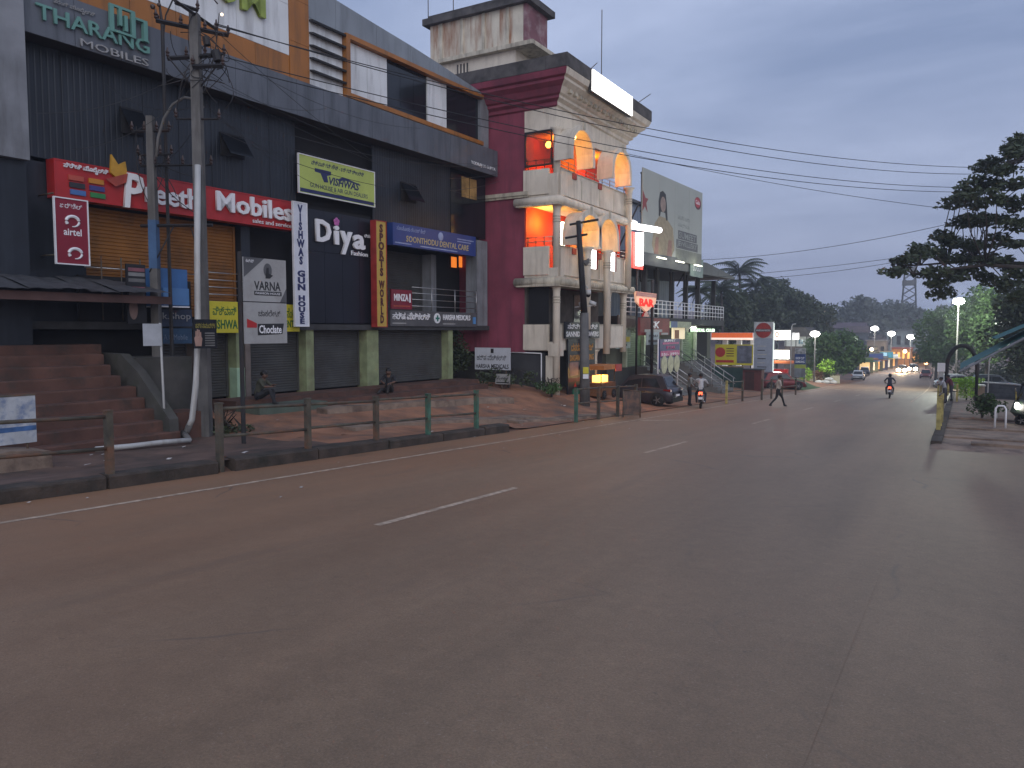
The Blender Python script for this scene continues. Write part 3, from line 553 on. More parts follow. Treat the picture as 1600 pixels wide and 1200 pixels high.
# fashion shop letters
t, w_, h, T, B = sgn('fascia_letters', 'large white rounded letters with a pink flower on the black shop front', 19.3, 21.9, 5.05, 6.35, 0.09, None)
T('D', 0.02, 0.30, 0.32, 0.92, m_let, 0.08, bold=0.03); T('i', 0.36, 0.45, 0.30, 0.82, m_let, 0.08, bold=0.03); T('y', 0.48, 0.71, 0.05, 0.70, m_let, 0.08, bold=0.03); T('a', 0.73, 0.97, 0.24, 0.66, m_let, 0.08, bold=0.03)
T('Fashion', 0.70, 1.04, 0.06, 0.19, m_let, 0.03, bold=0.01); T('ದಿಯಾ', 0.98, 1.12, 0.62, 0.72, m_let, 0.02)
k = MB()
for a in range(5): an = R(90 + a * 72); k.ball((-w_ / 2 + 0.41 * w_ + 0.08 * math.cos(an), -0.05, 1.20 + 0.08 * math.sin(an)), (0.075, 0.03, 0.075), 8, 5)
k.build('flower', mat('pink_flower', (0.45, 0.12, 0.35), 0.5), t)
# sports vertical sign
t, w_, h, T, B = sgn('blade_sign', 'tall yellow blade sign with a red edge and a column of brown letters', 22.5, 23.06, 2.5, 6.56, 0.5, mat('blade_yellow', (0.50, 0.34, 0.07), 0.5, 0.1), 0.25, mat('blade_red', (0.32, 0.03, 0.025), 0.5))
m_brn = mat('letter_maroon', (0.075, 0.012, 0.012), 0.5)
T('SPORTS', 0.22, 0.8, 0.48, 0.975, m_brn, 0.012, vertical=True, bold=0.05); T('WORLD', 0.22, 0.8, 0.03, 0.44, m_brn, 0.012, vertical=True, bold=0.05)
box('side_face', m_blue, t, w_ / 2 + 0.031, w_ / 2 + 0.05, 0.02, 0.25, 0, h)
# dental sign
t, w_, h, T, B = sgn('shop_sign', 'blue dental clinic board with pale yellow letters over the balcony', 23.48, 29.2, 5.74, 6.62, 0.15, m_blue, 0.3)
T('SOONTHODU DENTAL CARE', 0.14, 0.90, 0.22, 0.50, m_gold, 0.01, bold=0.012, shear=0.05); T('ಸೂಂತೋಡು ಡೆಂಟಲ್ ಕೇರ್', 0.04, 0.36, 0.70, 0.90, mat('letter_pale_blue', (0.3, 0.36, 0.55), 0.5), 0.006)
for (a, b_, c) in ((0.75, 0.97, 0.72), (0.75, 0.93, 0.60), (0.3, 0.75, 0.08), (0.02, 0.2, 0.1)): B('small_print', MATS['letter_pale_blue'], a, b_, c, c + 0.05, 0.003)
MB().ball((-w_ / 2 + 0.54 * w_, -0.01, h * 0.72), (0.18, 0.02, 0.18), 12, 6).build('tooth_emblem', MATS['letter_pale_blue'], t)
# small red sign on the balcony
t, w_, h, T, B = sgn('small_sign', 'small crimson sign with white letters on the balcony rail', 23.35, 24.62, 3.2, 3.98, 0.12, mat('crimson', (0.19, 0.012, 0.03), 0.5), 0.06)
T('MINZA', 0.12, 0.82, 0.42, 0.78, m_let, 0.01, bold=0.03); B('side_bar', m_let, 0.86, 0.93, 0.36, 0.82); B('small_print', MATS['flame_red'], 0.1, 0.9, 0.12, 0.2, 0.004)
# medical sign
t, w_, h, T, B = sgn('shop_sign', 'grey pharmacy fascia with white letters and a green cross below the balcony', 23.28, 29.27, 2.52, 3.15, 0.2, m_greysign, 0.2)
T('ಹರ್ಷ ಮೆಡಿಕಲ್ಸ್', 0.02, 0.42, 0.40, 0.88, m_let, 0.02, bold=0.015); T('HARSHA MEDICALS', 0.57, 0.91, 0.44, 0.82, m_let, 0.02, bold=0.02)
for (a, b_) in ((0.02, 0.16), (0.57, 0.72)): B('small_print', m_silver, a, b_, 0.14, 0.22, 0.004)
o = MB().lathe([(0.0, 0), (0.22, 0), (0.22, 0.02), (0, 0.02)]).mesh('disc', m_let); o = put('emblem_disc', o, t, (0, -0.005, h * 0.55), (math.pi / 2, 0, 0))
k = MB().box(-0.13, 0.13, -0.05, -0.03, h * 0.55 - 0.035, h * 0.55 + 0.035).box(-0.035, 0.035, -0.0505, -0.0305, h * 0.55 - 0.13, h * 0.55 + 0.13); k.build('cross', mat('cross_green', (0.02, 0.16, 0.12), 0.5), o and t)
B('blue_mark', mat('mark_blue', (0.08, 0.22, 0.45), 0.5), 0.945, 0.985, 0.2, 0.7, 0.01)
for i in range(1, 7): B('panel_joint', m_blk, i / 7 - 0.001, i / 7 + 0.001, 0, 1, 0.002)
# phone shop letters on the grey band
t, w_, h, T, B = sgn('band_letters', 'pale green raised letters with a phone emblem on the grey band', 10.25, 13.25, 9.55, 10.75, 0.58, None)
m_aqua = mat('letter_aqua', (0.12, 0.27, 0.235), 0.45, 0.1); m_gr = mat('letter_grey', (0.3, 0.3, 0.3), 0.5)
T('THARANG', 0.0, 1.0, 0.40, 0.72, m_aqua, 0.06, bold=0.012); T('MOBILES', 0.36, 0.99, 0.12, 0.28, m_gr, 0.04, bold=0.0); T('ತರಂಗ್ ಮೊಬೈಲ್ಸ್', 0.15, 0.50, 0.80, 0.93, m_gr, 0.02)
k = MB()
for (a, b_, c, d) in ((0.62, 0.66, 0.75, 1.45), (0.66, 0.86, 1.39, 1.45), (0.82, 0.86, 0.75, 1.389), (0.66, 0.82, 0.75, 0.81), (0.7, 0.73, 0.95, 1.39), (0.75, 0.78, 0.85, 1.25), (0.86, 0.97, 1.24, 1.3), (0.93, 0.97, 0.75, 1.239)):
    k.box(-w_ / 2 + a * w_, -w_ / 2 + b_ * w_, -0.08 - 0.001 * len(k.v), -0.01, c, d)
k.build('phone_emblem', m_aqua, t)
# green letters on the white top panel
t, w_, h, T, B = sgn('roof_letters', 'olive green raised letters cut off at the top on white cladding', 14.6, 17.2, 12.35, 13.2, 0.08, None)
m_ol = mat('letter_olive', (0.26, 0.33, 0.06), 0.5)
T('O', -0.10, 0.26, 0.0, 1.0, m_ol, 0.12, bold=0.03); T('O', 0.36, 0.62, 0.0, 1.0, m_ol, 0.12, bold=0.03); T('M', 0.68, 1.04, 0.0, 1.0, m_ol, 0.12, bold=0.03)
# yellow banners
t, w_, h, T, B = sgn('flex_banner', 'yellow banner with green letters tied below the white rails', fac(328, 500)[0], fac(372, 500)[0], fac(350, 520)[1], fac(350, 471)[1], 0.45, m_lemon, 0.02)
m_grn = mat('letter_green', (0.02, 0.12, 0.03), 0.5)
T('ವಿಶ್ವಾಸ್', 0.1, 0.95, 0.56, 0.86, m_grn, 0.003, bold=0.01); T('VISHWA', 0.02, 0.98, 0.12, 0.42, m_grn, 0.003, bold=0.03)
t, w_, h, T, B = sgn('flex_banner', 'narrow yellow banner end showing green letters beside the white blade sign', fac(440, 500)[0], fac(468, 500)[0], fac(455, 518)[1], fac(455, 476)[1], 0.4, m_lemon, 0.02)
T('ಸೆಂಟರ್', 0.3, 0.98, 0.5, 0.88, m_grn, 0.003, bold=0.01); T('CENTRE', 0.0, 0.97, 0.15, 0.42, m_grn, 0.003, bold=0.03)
# blue box signs and shop board
t, w_, h, T, B = sgn('box_sign', 'bright blue box sign in two tiers above the small shop', fac(247, 450)[0], fac(293, 450)[0], fac(270, 478)[1], fac(270, 420)[1], 0.8, mat('box_blue', (0.045, 0.14, 0.34), 0.45, 0.15), 0.6)
B('tier', mat('box_blue_pale', (0.08, 0.20, 0.42), 0.45, 0.1), 0.12, 1.0, 0.02, 0.48, 0.06); box('bottom_rim', m_let, t, -w_ / 2, w_ / 2, -0.07, 0.6, -0.04, -0.005)
t, w_, h, T, B = sgn('shop_sign', 'dark shop board with grey letters under the blue box sign', fac(245, 495)[0], fac(300, 495)[0], fac(270, 510)[1], fac(270, 483)[1], 0.5, mat('dusk_blue', (0.02, 0.035, 0.07), 0.5), 0.1)
T('k.Shop', 0.15, 0.95, 0.3, 0.8, m_gr, 0.02)
t, w_, h, T, B = sgn('shop_sign', 'dim blue strip board with small letters above a narrow shutter', fac(250, 525)[0], fac(300, 525)[0], fac(270, 537)[1], fac(270, 513)[1], 0.45, mat('dusk_blue2', (0.02, 0.06, 0.12), 0.5), 0.1)
T('A.G.Mobile', 0.1, 0.85, 0.25, 0.6, mat('dim_letter2', (0.15, 0.2, 0.28), 0.6), 0.01)
# dark notice board with sandal print
t, w_, h, T, B = sgn('notice_board', 'tall black notice board with grey print and a pale oval figure', fac(198, 450)[0], fac(228, 450)[0], fac(212, 505)[1], fac(212, 413)[1], 1.2, mat('board_black', (0.015, 0.015, 0.017), 0.5), 0.05)
for i, z in enumerate((0.92, 0.84, 0.74, 0.60, 0.50)): B('print_line', mat('print%d' % (i % 3), ((0.22, 0.08, 0.10), (0.2, 0.2, 0.2), (0.12, 0.12, 0.12))[i % 3], 0.6), 0.1, 0.95, z - 0.04, z + 0.02, 0.003)
MB().ball((-0.1, -0.003, h * 0.24), (0.12, 0.004, h * 0.18), 12, 8).build('oval_print', mat('oval_pink', (0.25, 0.17, 0.15), 0.6), t)
# ================================================================== MAROON AND CREAM BALCONY BUILDING
m_mar = mat('maroon_plaster', (0.235, 0.048, 0.078), 0.85, 0.25, 0.8, bump=0.25, stain=(0.15, 0.038, 0.06), samt=0.8, sscale=0.9, streak=True)
m_cream = mat('cream_plaster', (0.70, 0.63, 0.52), 0.85, 0.12, 1.2, bump=0.15, stain=(0.46, 0.40, 0.32), samt=0.7, sscale=1.1, streak=True)
m_creamd = mat('soiled_cream', (0.52, 0.47, 0.37), 0.9, 0.25, 1.6, bump=0.3, stain=(0.24, 0.21, 0.165), samt=0.9, sscale=1.6, streak=True)
m_cap = mat('mouldy_cap', (0.085, 0.078, 0.075), 0.95, 0.4, 2, bump=0.4, stain=(0.035, 0.033, 0.03), samt=0.9)
m_redw = mat('red_wall_paint', (0.62, 0.05, 0.012), 0.7, 0.1, 1)
m_orw = mat('orange_wall_paint', (0.75, 0.28, 0.05), 0.7, 0.1, 1)
m_lamp = mat('lamp_white', (1.0, 0.96, 0.88), emit=14)
m_lampw = mat('lamp_warm', (1.0, 0.62, 0.18), emit=14)
m_signlit = mat('lit_sign_white', (1.0, 0.97, 0.93), emit=2.6)
mbx = thing('balcony_building', 'maroon and cream building with arched balconies lit orange inside', 'building', (-15.89, 31, 0), math.pi / 2)
def P(nm, m, *a): return box(nm, m, mbx, *a)
LEN = 8.2
# masses: rear body, side wall
P('wall', m_mar, 0.0, LEN, 1.62, 9.5, 1.35, 12.6); P('wall', m_cream, 0.0, LEN, 0.0, 1.618, 11.3, 12.6)
P('ground_wall', mat('grime_wall', (0.05, 0.048, 0.047), 0.9, 0.3, 1.2), 0.5, LEN, 1.3, 9.5, -1.6, 1.347)
P('inner_wall', m_redw, 0.02, LEN - 0.02, 1.55, 1.617, 8.5, 11.28); P('inner_wall', m_redw, 0.02, LEN - 0.02, 1.55, 1.617, 4.9, 8.1); P('inner_wall', mat('dim_wall', (0.10, 0.085, 0.075), 0.9), 0.02, LEN - 0.02, 1.55, 1.617, 1.5, 4.4)
P('partition', m_orw, 2.9, 3.05, 0.5, 1.548, 8.5, 11.28); P('partition', m_orw, 4.6, 4.75, 0.4, 1.548, 4.9, 8.1); P('partition', m_redw, LEN - 0.15, LEN - 0.02, 0.3, 1.548, 4.9, 8.1)
# slabs, rolls
def lpath(r, ext=0.0): return [(-ext, 2.05, 0), (-ext, -ext, 0), (LEN + 0.5, -ext, 0)]
for i, z in enumerate((1.42, 4.46, 8.06)):
    P('floor_slab', m_cream, 0.0, LEN + 0.05, 0.0, 1.62, z + 0.002, z + 0.40)
    if i:
        k = MB(); k.tube([(-0.18, 2.0, z + 0.08), (-0.18, -0.18, z + 0.08), (LEN + 0.55, -0.18, z + 0.08)], [0.2, 0.22, 0.2], 12); k.build('rounded_ledge', m_cream if i == 2 else m_creamd, mbx, smooth=True)
        k = MB().box(-0.3, LEN + 0.4, -0.3, 0.0, z - 0.13, z - 0.02).box(-0.3, -0.001, 0.0, 1.9, z - 0.131, z - 0.021); k.build('drip_mould', m_creamd, mbx)
P('side_ledge', m_creamd, -0.16, -0.002, 1.4, 4.6, 8.50, 8.66)
P('side_ledge', m_creamd, -0.1, -0.002, 1.4, 4.6, 8.40, 8.498)
# parapets
for i, (z0, z1) in enumerate(((1.46, 2.62), (4.87, 6.15), (8.47, 9.6))):
    P('parapet', m_cream, 0.35, LEN, -0.06, 0.08, z0, z1); P('parapet', m_cream, -0.06, 0.08, 0.35, 1.65, z0, z1)
    P('parapet_block', m_cream, -0.05, 0.62, -0.10, 0.35, z0 - 0.28, z0 + 0.3 if i != 2 else z1 - 0.25)
    P('parapet_coping', m_creamd, 0.3, LEN, -0.09, 0.1, z1 + 0.001, z1 + 0.05)
    if i:
        for zz in (0.22, 0.42):
            bar(m_steel, mbx, (0.05, 1.6, z1 + zz), (0.05, 0.1, z1 + zz), 0.018, 'balcony_rail'); bar(m_steel, mbx, (0.1, 0.02, z1 + zz), (LEN, 0.02, z1 + zz), 0.018, 'balcony_rail')
        for k in range(9): bar(m_rail, mbx, (0.3 + k * 0.96, 0.02, z1), (0.3 + k * 0.96, 0.02, z1 + 0.45), 0.02, 'baluster')
        for k in range(4): bar(m_rail, mbx, (0.05, 0.2 + k * 0.42, z1), (0.05, 0.2 + k * 0.42, z1 + 0.45), 0.02, 'baluster')
        for k in (1.5, 4.4): P('red_box', mat('red_box_paint', (0.35, 0.05, 0.03), 0.6), k, k + 0.4, -0.12, -0.062, z1 - 0.26, z1 + 0.02)
        for k in (2.5, 4.6, 6.4): P('rain_groove', m_creamd, k, k + 0.07, -0.072, -0.061, z0 + 0.05, z1 - 0.2)
# columns
def column(x, y, z0, z1, r=0.17):
    k = MB(); k.tube([(x, y, z0), (x, y, z1 - 0.35), (x, y, z1 - 0.12), (x, y, z1)], [r, r, r * 1.25, r * 1.9], 14); o = k.build('column', m_cream, mbx, smooth=True)
    k = MB()
    for j in range(3): k.tube([(x, y, z1 - 0.62 - j * 0.12), (x, y, z1 - 0.56 - j * 0.12)], r * 1.12, 14)
    k.build('column_ring', m_creamd, o, smooth=True); return o
column(0.12, 0.02, -1.4, 4.45); column(0.12, 0.02, 4.6, 8.05); column(0.12, 0.02, 8.2, 11.35)
column(1.9, -0.68, 2.4, 6.2); column(4.2, -0.68, 1.2, 6.25); column(LEN - 0.3, -0.3, 4.6, 9.9); column(LEN - 0.2, 0.0, 1.2, 4.4); column(4.2, 0.0, -1.6, 1.4); column(6.0, 0.05, 1.6, 4.4)
# arched hoods
def hood(c, zf, w_=2.4, h=1.6, dep=0.8, leg=0.3):
    o = [(c - w_ / 2, zf)] + [(c - w_ / 2 * math.cos(R(a)), zf + leg + (h - leg) * math.sin(R(a)) ** 0.8) for a in range(0, 181, 12)] + [(c + w_ / 2, zf)]
    k = MB(); n = len(o)
    def inn(p, t): return (c + (p[0] - c) * (1 - t / (w_ / 2)), zf + (p[1] - zf) * (1 - t / h))
    rows = []
    for p in o:
        q_ = inn(p, 0.10); rows.append([(p[0], 0.0, p[1]), (p[0], -dep, p[1]), (q_[0], -dep, q_[1]), (q_[0], 0.0, q_[1])])
    k.grid(rows); ob = k.build('arched_hood', m_cream, mbx, smooth=False)
    k = MB(); rows = []
    for p in o:
        a = (c + (p[0] - c) * 1.05, zf + (p[1] - zf) * 1.05); q_ = inn(p, 0.16); rows.append([(a[0], -dep + 0.06, a[1]), (a[0], -dep - 0.08, a[1]), (q_[0], -dep - 0.08, q_[1]), (q_[0], -dep + 0.06, q_[1])])
    k.grid(rows); k.build('arch_rim', m_cream, ob)
    MB().ball((c, -dep * 0.5, zf + h - 0.38), (0.09, 0.09, 0.11)).build('bulb', m_lampw, ob, smooth=True)
    MB().box(c - 0.09, c + 0.09, -dep - 0.12, -dep - 0.08, zf + h - 0.1, zf + h + 0.22).build('keystone', m_creamd, ob)
for c, z in ((1.0, 9.85), (5.6, 9.8), (1.85, 6.22), (4.0, 6.3)): hood(c, z)
# tinted corner glazing on the third floor
o = P('corner_window', mat('tinted_glass', (0.42, 0.30, 0.22), 0.06, 0.1, 1, trans=0.92), -0.02, 0.0, 0.22, 1.57, 9.77, 11.28)
for a in ((0.2, 0.25, 9.74, 11.3), (1.54, 1.59, 9.74, 11.3), (0.251, 1.539, 9.74, 9.79), (0.251, 1.539, 11.25, 11.3)): box('frame', m_blk, o, -0.05, 0.03, *a)
# cornice swept round the corner
prof = [(0.0, 12.25), (0.10, 12.3), (0.10, 12.45), (0.28, 12.55), (0.28, 12.66), (0.40, 12.72), (0.55, 12.95), (0.78, 13.12), (0.78, 13.24), (0.92, 13.3), (1.0, 13.5), (1.0, 13.95), (0.7, 14.0), (0.0, 14.0)]
k = MB(); k.grid([[(-p[0], 9.5, p[1]) for p in prof], [(-p[0], -p[0], p[1]) for p in prof]]); k.build('side_cornice', m_mar, mbx)
k = MB(); k.grid([[(-p[0], -p[0], p[1]) for p in prof], [(LEN + p[0], -p[0], p[1]) for p in prof]]); k.grid([[(LEN + p[0], -p[0], p[1]) for p in prof], [(LEN + p[0], 9.5, p[1]) for p in prof]]); k.build('front_cornice', m_cream, mbx)
for i in range(16): P('dentil', m_creamd, 0.15 + i * 0.52, 0.43 + i * 0.52, -0.60, -0.3, 12.80, 12.96)
k = MB(); k.box(-1.03, -0.6, 0.0, 9.5, 13.55, 14.12).box(-1.031, LEN + 1.03, -1.03, -0.02, 13.56, 14.121); k.build('parapet_cap', m_cap, mbx)
P('roof', m_cap, 0.02, LEN - .02, 0.02, 9.5, 12.602, 13.9)
# roof tank
tk = [(0, 0)]
T0 = (1.6, 2.6)
P('tank_wall', mat('tank_cream', (0.62, 0.57, 0.46), 0.85, 0.15, 1.2, stain=(0.26, 0.085, 0.025), samt=1.0, sscale=0.55, streak=True), 2.5, 4.6, 3.1, 8.7, 16.35, 18.2)
P('tank_face', mat('tank_maroon', (0.20, 0.085, 0.10), 0.85, 0.3, 1, stain=(0.40, 0.32, 0.32), samt=0.7, sscale=1.4), 2.49, 4.61, 2.9, 3.099, 16.35, 18.2)
for y in (3.9, 5.3, 6.6, 7.9): P('tank_pilaster', m_creamd, 2.44, 2.5, y, y + 0.16, 16.35, 18.2)
P('tank_slab', m_cap, 2.2, 4.9, 2.6, 9.0, 18.2, 18.52); P('tank_slab', m_cap, 2.45, 4.7, 2.85, 8.8, 18.52, 18.72); P('tank_ledge', m_creamd, 2.25, 4.9, 2.45, 8.9, 16.15, 16.35)
P('stair_head', m_cream, 2.6, 4.5, 3.6, 9.0, 14.0, 16.15)
for i in range(4): P('vent_slot', m_cap, 2.57, 2.6, 6.4 + i * 0.2, 6.48 + i * 0.2, 14.3, 16.0)
MB().lathe([(0.01, 0), (0.55, 0), (0.57, 0.9), (0.5, 1.15), (0.2, 1.25), (0.2, 1.35), (0.01, 1.36)], (4.2, 1.8, 14.1), 16).build('water_tank', mat('black_plastic', (0.015, 0.015, 0.017), 0.5), mbx, smooth=True)
# roof antennas
for (x, y, h, nm) in ((6.0, 0.5, 4.6, 'mast'), (2.6, 8.9, 3.0, 'mast'), (2.6, 7.3, 1.2, 'mast')):
    z0 = 14.0 if h > 4 else 18.6; bar(m_rail, mbx, (x, y, z0), (x, y, z0 + h), 0.022, nm)
bar(m_rail, mbx, (1.5, -0.9, 14.1), (3.0, -0.6, 14.9), 0.02, 'aerial'); bar(m_rail, mbx, (7.6, -0.9, 14.2), (8.8, -1.1, 14.9), 0.02, 'aerial')
MB().ball((2.5, 7.2, 19.9), (0.1, 0.35, 0.3), 10, 6).build('dish', m_rail, mbx)
# white illuminated roof sign
t = thing('lightbox_sign', 'glowing blank white lightbox standing on the cornice', 'sign', (-15.89 + 1.07, 31, 13.05), math.pi / 2)
box('light_face', mat('lit_box', (1.0, 0.98, 0.94), emit=3.2), t, 1.4, 6.2, -0.06, 0.0, 0.1, 1.02); box('casing', m_cap, t, 1.36, 6.24, 0.001, 0.16, 0.06, 1.06)
# lit boxes on the middle balcony and tube lamps
for (a, b_, z0, z1, lb) in ((2.2, 3.5, 5.3, 6.2, 'wider white lightbox with a red edge on the middle balcony beside the steel pole'), (4.9, 5.8, 5.35, 6.3, 'narrow white lightbox at the far end of the middle balcony')):
    t = thing('lightbox_sign', lb, 'sign', (-15.89 + 0.45, 31, z0), math.pi / 2, 'lightboxes on the middle balcony')
    box('light_face', m_signlit, t, a, b_ - 0.2, -0.05, 0.0, 0, z1 - z0); box('edge_strip', mat('strip_red', (0.3, 0.04, 0.02), 0.6), t, b_ - 0.198, b_, -0.055, 0.03, 0, z1 - z0); box('casing', m_wht, t, a, b_ - 0.2, 0.001, 0.08, 0, z1 - z0)
MB().tube([(3.5, 1.46, 5.9), (3.5, 1.46, 7.7)], 0.16, 8).build('tube_lamp', mat('tube_glow', (1, 0.98, 0.8), emit=6), mbx)
P('ceiling', m_orw, 0.1, LEN - .1, 0.1, 1.54, 11.2, 11.29)
MB().tube([(LEN + 0.1, -0.35, 8.12), (LEN + 0.5, -0.35, 8.12)], 0.16, 10).build('glowing_ledge_end', mat('ledge_glow', (1, 0.98, 0.95), emit=2), mbx)  # no lamp: ledge end glows by itself to stand for lamplight on it
def plight(loc, e, col, r=0.15, nm='lamp_light'):
    d = bpy.data.lights.new(nm, 'POINT'); d.energy = e; d.color = col; d.shadow_soft_size = r; o = bpy.data.objects.new(nm, d); COL.objects.link(o); o.location = loc; return o
def ml(x, y, z): return (-15.89 - y, 31 + x, z)
OR = (1.0, 0.42, 0.06)
plight(ml(1.0, 0.9, 10.9), 100, OR); plight(ml(5.4, 0.8, 10.9), 90, OR); plight(ml(1.2, 1.0, 7.4), 110, (1.0, 0.55, 0.08)); plight(ml(5.2, 0.9, 7.5), 100, (1.0, 0.55, 0.08))
for c, z in ((1.0, 9.85), (5.6, 9.8), (1.85, 6.22), (4.0, 6.3)): plight(ml(c, -0.38, z + 0.75), 15, (1.0, 0.45, 0.04), 0.08)
# front ground floor bits
P('gate_wall', mat('gate_dark', (0.045, 0.046, 0.05), 0.7, 0.3, 1), 0.1, 0.2, 0.6, 3.6, -1.0, 1.34); P('pier', m_cream, 0.0, 0.35, 0.0, 0.5, -1.3, 1.2)
bar(m_wht, mbx, (0.05, 0.75, -0.6), (0.05, 0.75, 1.3), 0.03, 'drain_pipe'); bar(m_wht, mbx, (0.05, 0.75, 1.3), (0.05, 3.4, 1.36), 0.03, 'drain_pipe')
P('doorway', m_dark, 0.0, 0.02, 0.35, 1.4, 2.65, 4.35)
for u in (1.3, 2.6, 5.0): P('window', mat('dusk_glass', (0.09, 0.09, 0.08), 0.2, 0.3), u, u + 0.9, 1.5, 1.548, 2.7, 4.2)
# sign stack at the front
def msgn(name, label, u0, u1, z0, z1, off, m, frame=None):
    t = thing(name, label, 'sign', (-15.89 + off, 31 + (u0 + u1) / 2, z0), math.pi / 2); w_, h = u1 - u0, z1 - z0
    box('board', m, t, -w_ / 2, w_ / 2, 0, 0.08, 0, h)
    def T(s, x0, x1, y0, y1, m2, ext=0.01, **kw): return lettering(s, m2, t, -w_ / 2 + x0 * w_, -w_ / 2 + x1 * w_, y0 * h, y1 * h, -0.002, ext, **kw)
    def B(nm, m2, x0, x1, y0, y1, d=0.012): return box(nm, m2, t, -w_ / 2 + x0 * w_, -w_ / 2 + x1 * w_, -d, -0.001, y0 * h, y1 * h)
    return t, w_, h, T, B
m_bb = mat('board_ink', (0.014, 0.016, 0.022), 0.45, 0.2)
t, w_, h, T, B = msgn('shop_sign', 'black building name board with white letters on the cream balcony', 0.5, 4.3, 1.98, 2.75, 0.25, m_bb)
T('ಸನ್ನಿಧಿ ಟವರ್ಸ್', 0.06, 0.94, 0.52, 0.9, m_let, bold=0.01); T('SANNIDHI TOWERS', 0.02, 0.97, 0.1, 0.42, m_let, bold=0.02)
t, w_, h, T, B = msgn('shop_sign', 'tall black lodge board with orange letters hung below the name board', 0.9, 3.9, -0.9, 1.95, 0.2, m_bb)
m_amb = mat('letter_amber', (0.50, 0.22, 0.03), 0.5)
T('ದಸರಾ ಲಾಡ್ಜ್', 0.1, 0.92, 0.80, 0.93, m_amb, bold=0.01); T('DASARA LODGING', 0.06, 0.94, 0.64, 0.74, m_amb, bold=0.02); B('photo_print', mat('print_pink', (0.28, 0.16, 0.13), 0.6), 0.06, 0.36, 0.40, 0.62)
B('red_strip', mat('strip_wine', (0.12, 0.02, 0.03), 0.6), 0.0, 1.0, 0.30, 0.36); T('AC', 0.75, 0.92, 0.46, 0.54, m_let); B('green_print', mat('print_green', (0.02, 0.12, 0.07), 0.6), 0.15, 0.5, 0.08, 0.18)
MB().prism([(-0.9, 0.6), (-0.6, 0.6), (-0.75, 0.82)], -0.01, -0.002).build('red_triangle', m_red, t)
# white pharmacy sign standing in the forecourt
q0 = plY(742, 577, 29); q1 = plY(797, 577, 29)
t = thing('standing_sign', 'white pharmacy sign with black letters on posts by the maroon wall', 'sign', (q0.x, 29, q0.z), 0); w_ = q1.x - q0.x; h = plY(742, 543, 29).z - q0.z
box('board', mat('enamel_white', (0.50, 0.52, 0.56), 0.5, 0.08), t, 0, w_, 0, 0.05, 0, h)
lettering('ಹರ್ಷ ಮೆಡಿಕಲ್ಸ್', m_blk, t, 0.06 * w_, 0.9 * w_, h * 0.42, h * 0.68, -0.002, 0.004); lettering('HARSHA MEDICALS', m_blk, t, 0.03 * w_, 0.96 * w_, h * 0.06, h * 0.26, -0.002, 0.004, 0.02)
MB().box(w_ * .46, w_ * .54, -0.008, -0.002, h * 0.76, h * 0.96).build('cross', m_blk, t)
for x in (0.25, w_ - 0.25): bar(m_rail, t, (x, 0.08, -1.2), (x, 0.08, h), 0.03, 'post')
q0 = plY(774, 600, 28.6); q1 = plY(796, 600, 28.6)
t = thing('standing_sign', 'small weathered notice board with smudged print under the white pharmacy sign', 'sign', (q0.x, 28.6, q0.z), 0.05)
box('board', m_silver, t, 0, q1.x - q0.x, 0, 0.04, 0, 0.45); bar(m_rail, t, (0.3, 0.06, -0.6), (0.3, 0.06, 0.4), 0.025, 'post')
lettering('ಕ್ಲಿನಿಕ್', m_blk, t, 0.06, q1.x - q0.x - 0.06, 0.16, 0.32, -0.002, 0.004); box('print_line', m_blk, t, 0.05, q1.x - q0.x - .05, -0.003, -0.001, 0.05, 0.1)
# ================================================================== POLES AND WIRES
m_pole = mat('pole_concrete', (0.13, 0.125, 0.12), 0.9, 0.25, 2, bump=0.4, stain=(0.06, 0.055, 0.05), samt=0.8, streak=True)
m_iron = mat('black_iron', (0.018, 0.018, 0.02), 0.7, 0.3, 3, stain=(0.05, 0.025, 0.015), samt=0.6)
m_insul = mat('porcelain_brown', (0.05, 0.03, 0.025), 0.3, 0.2)
m_pvc = mat('white_pvc', (0.45, 0.45, 0.44), 0.5, 0.1, 2, stain=(0.25, 0.22, 0.19), samt=0.7, sscale=1.4, streak=True)
def at(px, py, base):                                # a point at the depth of a known place
    dep = (Vector(base) - EYE).dot(CW); d = ray(px, py); return EYE + d * (dep / d.dot(CW))
b1 = ground(322, 676, 0.2); b1 = Vector((b1.x, b1.y, zl(b1.x, b1.y)))
top = at(321, 40, b1).z
e1 = thing('utility_pole', 'thick concrete power pole with iron cross arms beside a white pipe', 'pole', b1, YAW)
MB().tube([(0, 0, -0.6), (0, 0, top - b1.z)], [0.19, 0.15], 4).build('shaft', m_pole, e1, rot=(0, 0, R(45)))
def arm(par, z, x0, x1, y0=0.0, y1=0.0, n=3, t=0.06):
    o = MB().tube([(x0, y0, z), (x1, y1, z + 0.02)], t, 4).build('cross_arm', m_iron, par)
    for i in range(n):
        f = i / max(1, n - 1); x = mixf(x0, x1, f); y = mixf(y0, y1, f); MB().lathe([(0.015, 0), (0.05, 0.04), (0.03, 0.08), (0.055, 0.12), (0.03, 0.17), (0.02, 0.24)], (x, y, z + 0.03), 8).build('insulator', m_insul, o)
H_ = top - b1.z
arm(e1, H_ - 0.35, -0.75, 0.65, -0.5, 0.5, 4); arm(e1, H_ - 0.05, -0.1, 0.2, -0.9, 0.9, 2, 0.05); arm(e1, H_ + 0.15, -0.35, 0.0, -0.3, 0.2, 2, 0.05); arm(e1, H_ - 1.05, -0.75, 0.75, 0.1, -0.1, 4); arm(e1, H_ - 1.35, 0.0, 0.75, -0.2, -0.2, 2); arm(e1, H_ - 2.6, -0.5, 0.55, -0.1, 0.0, 2, 0.03)
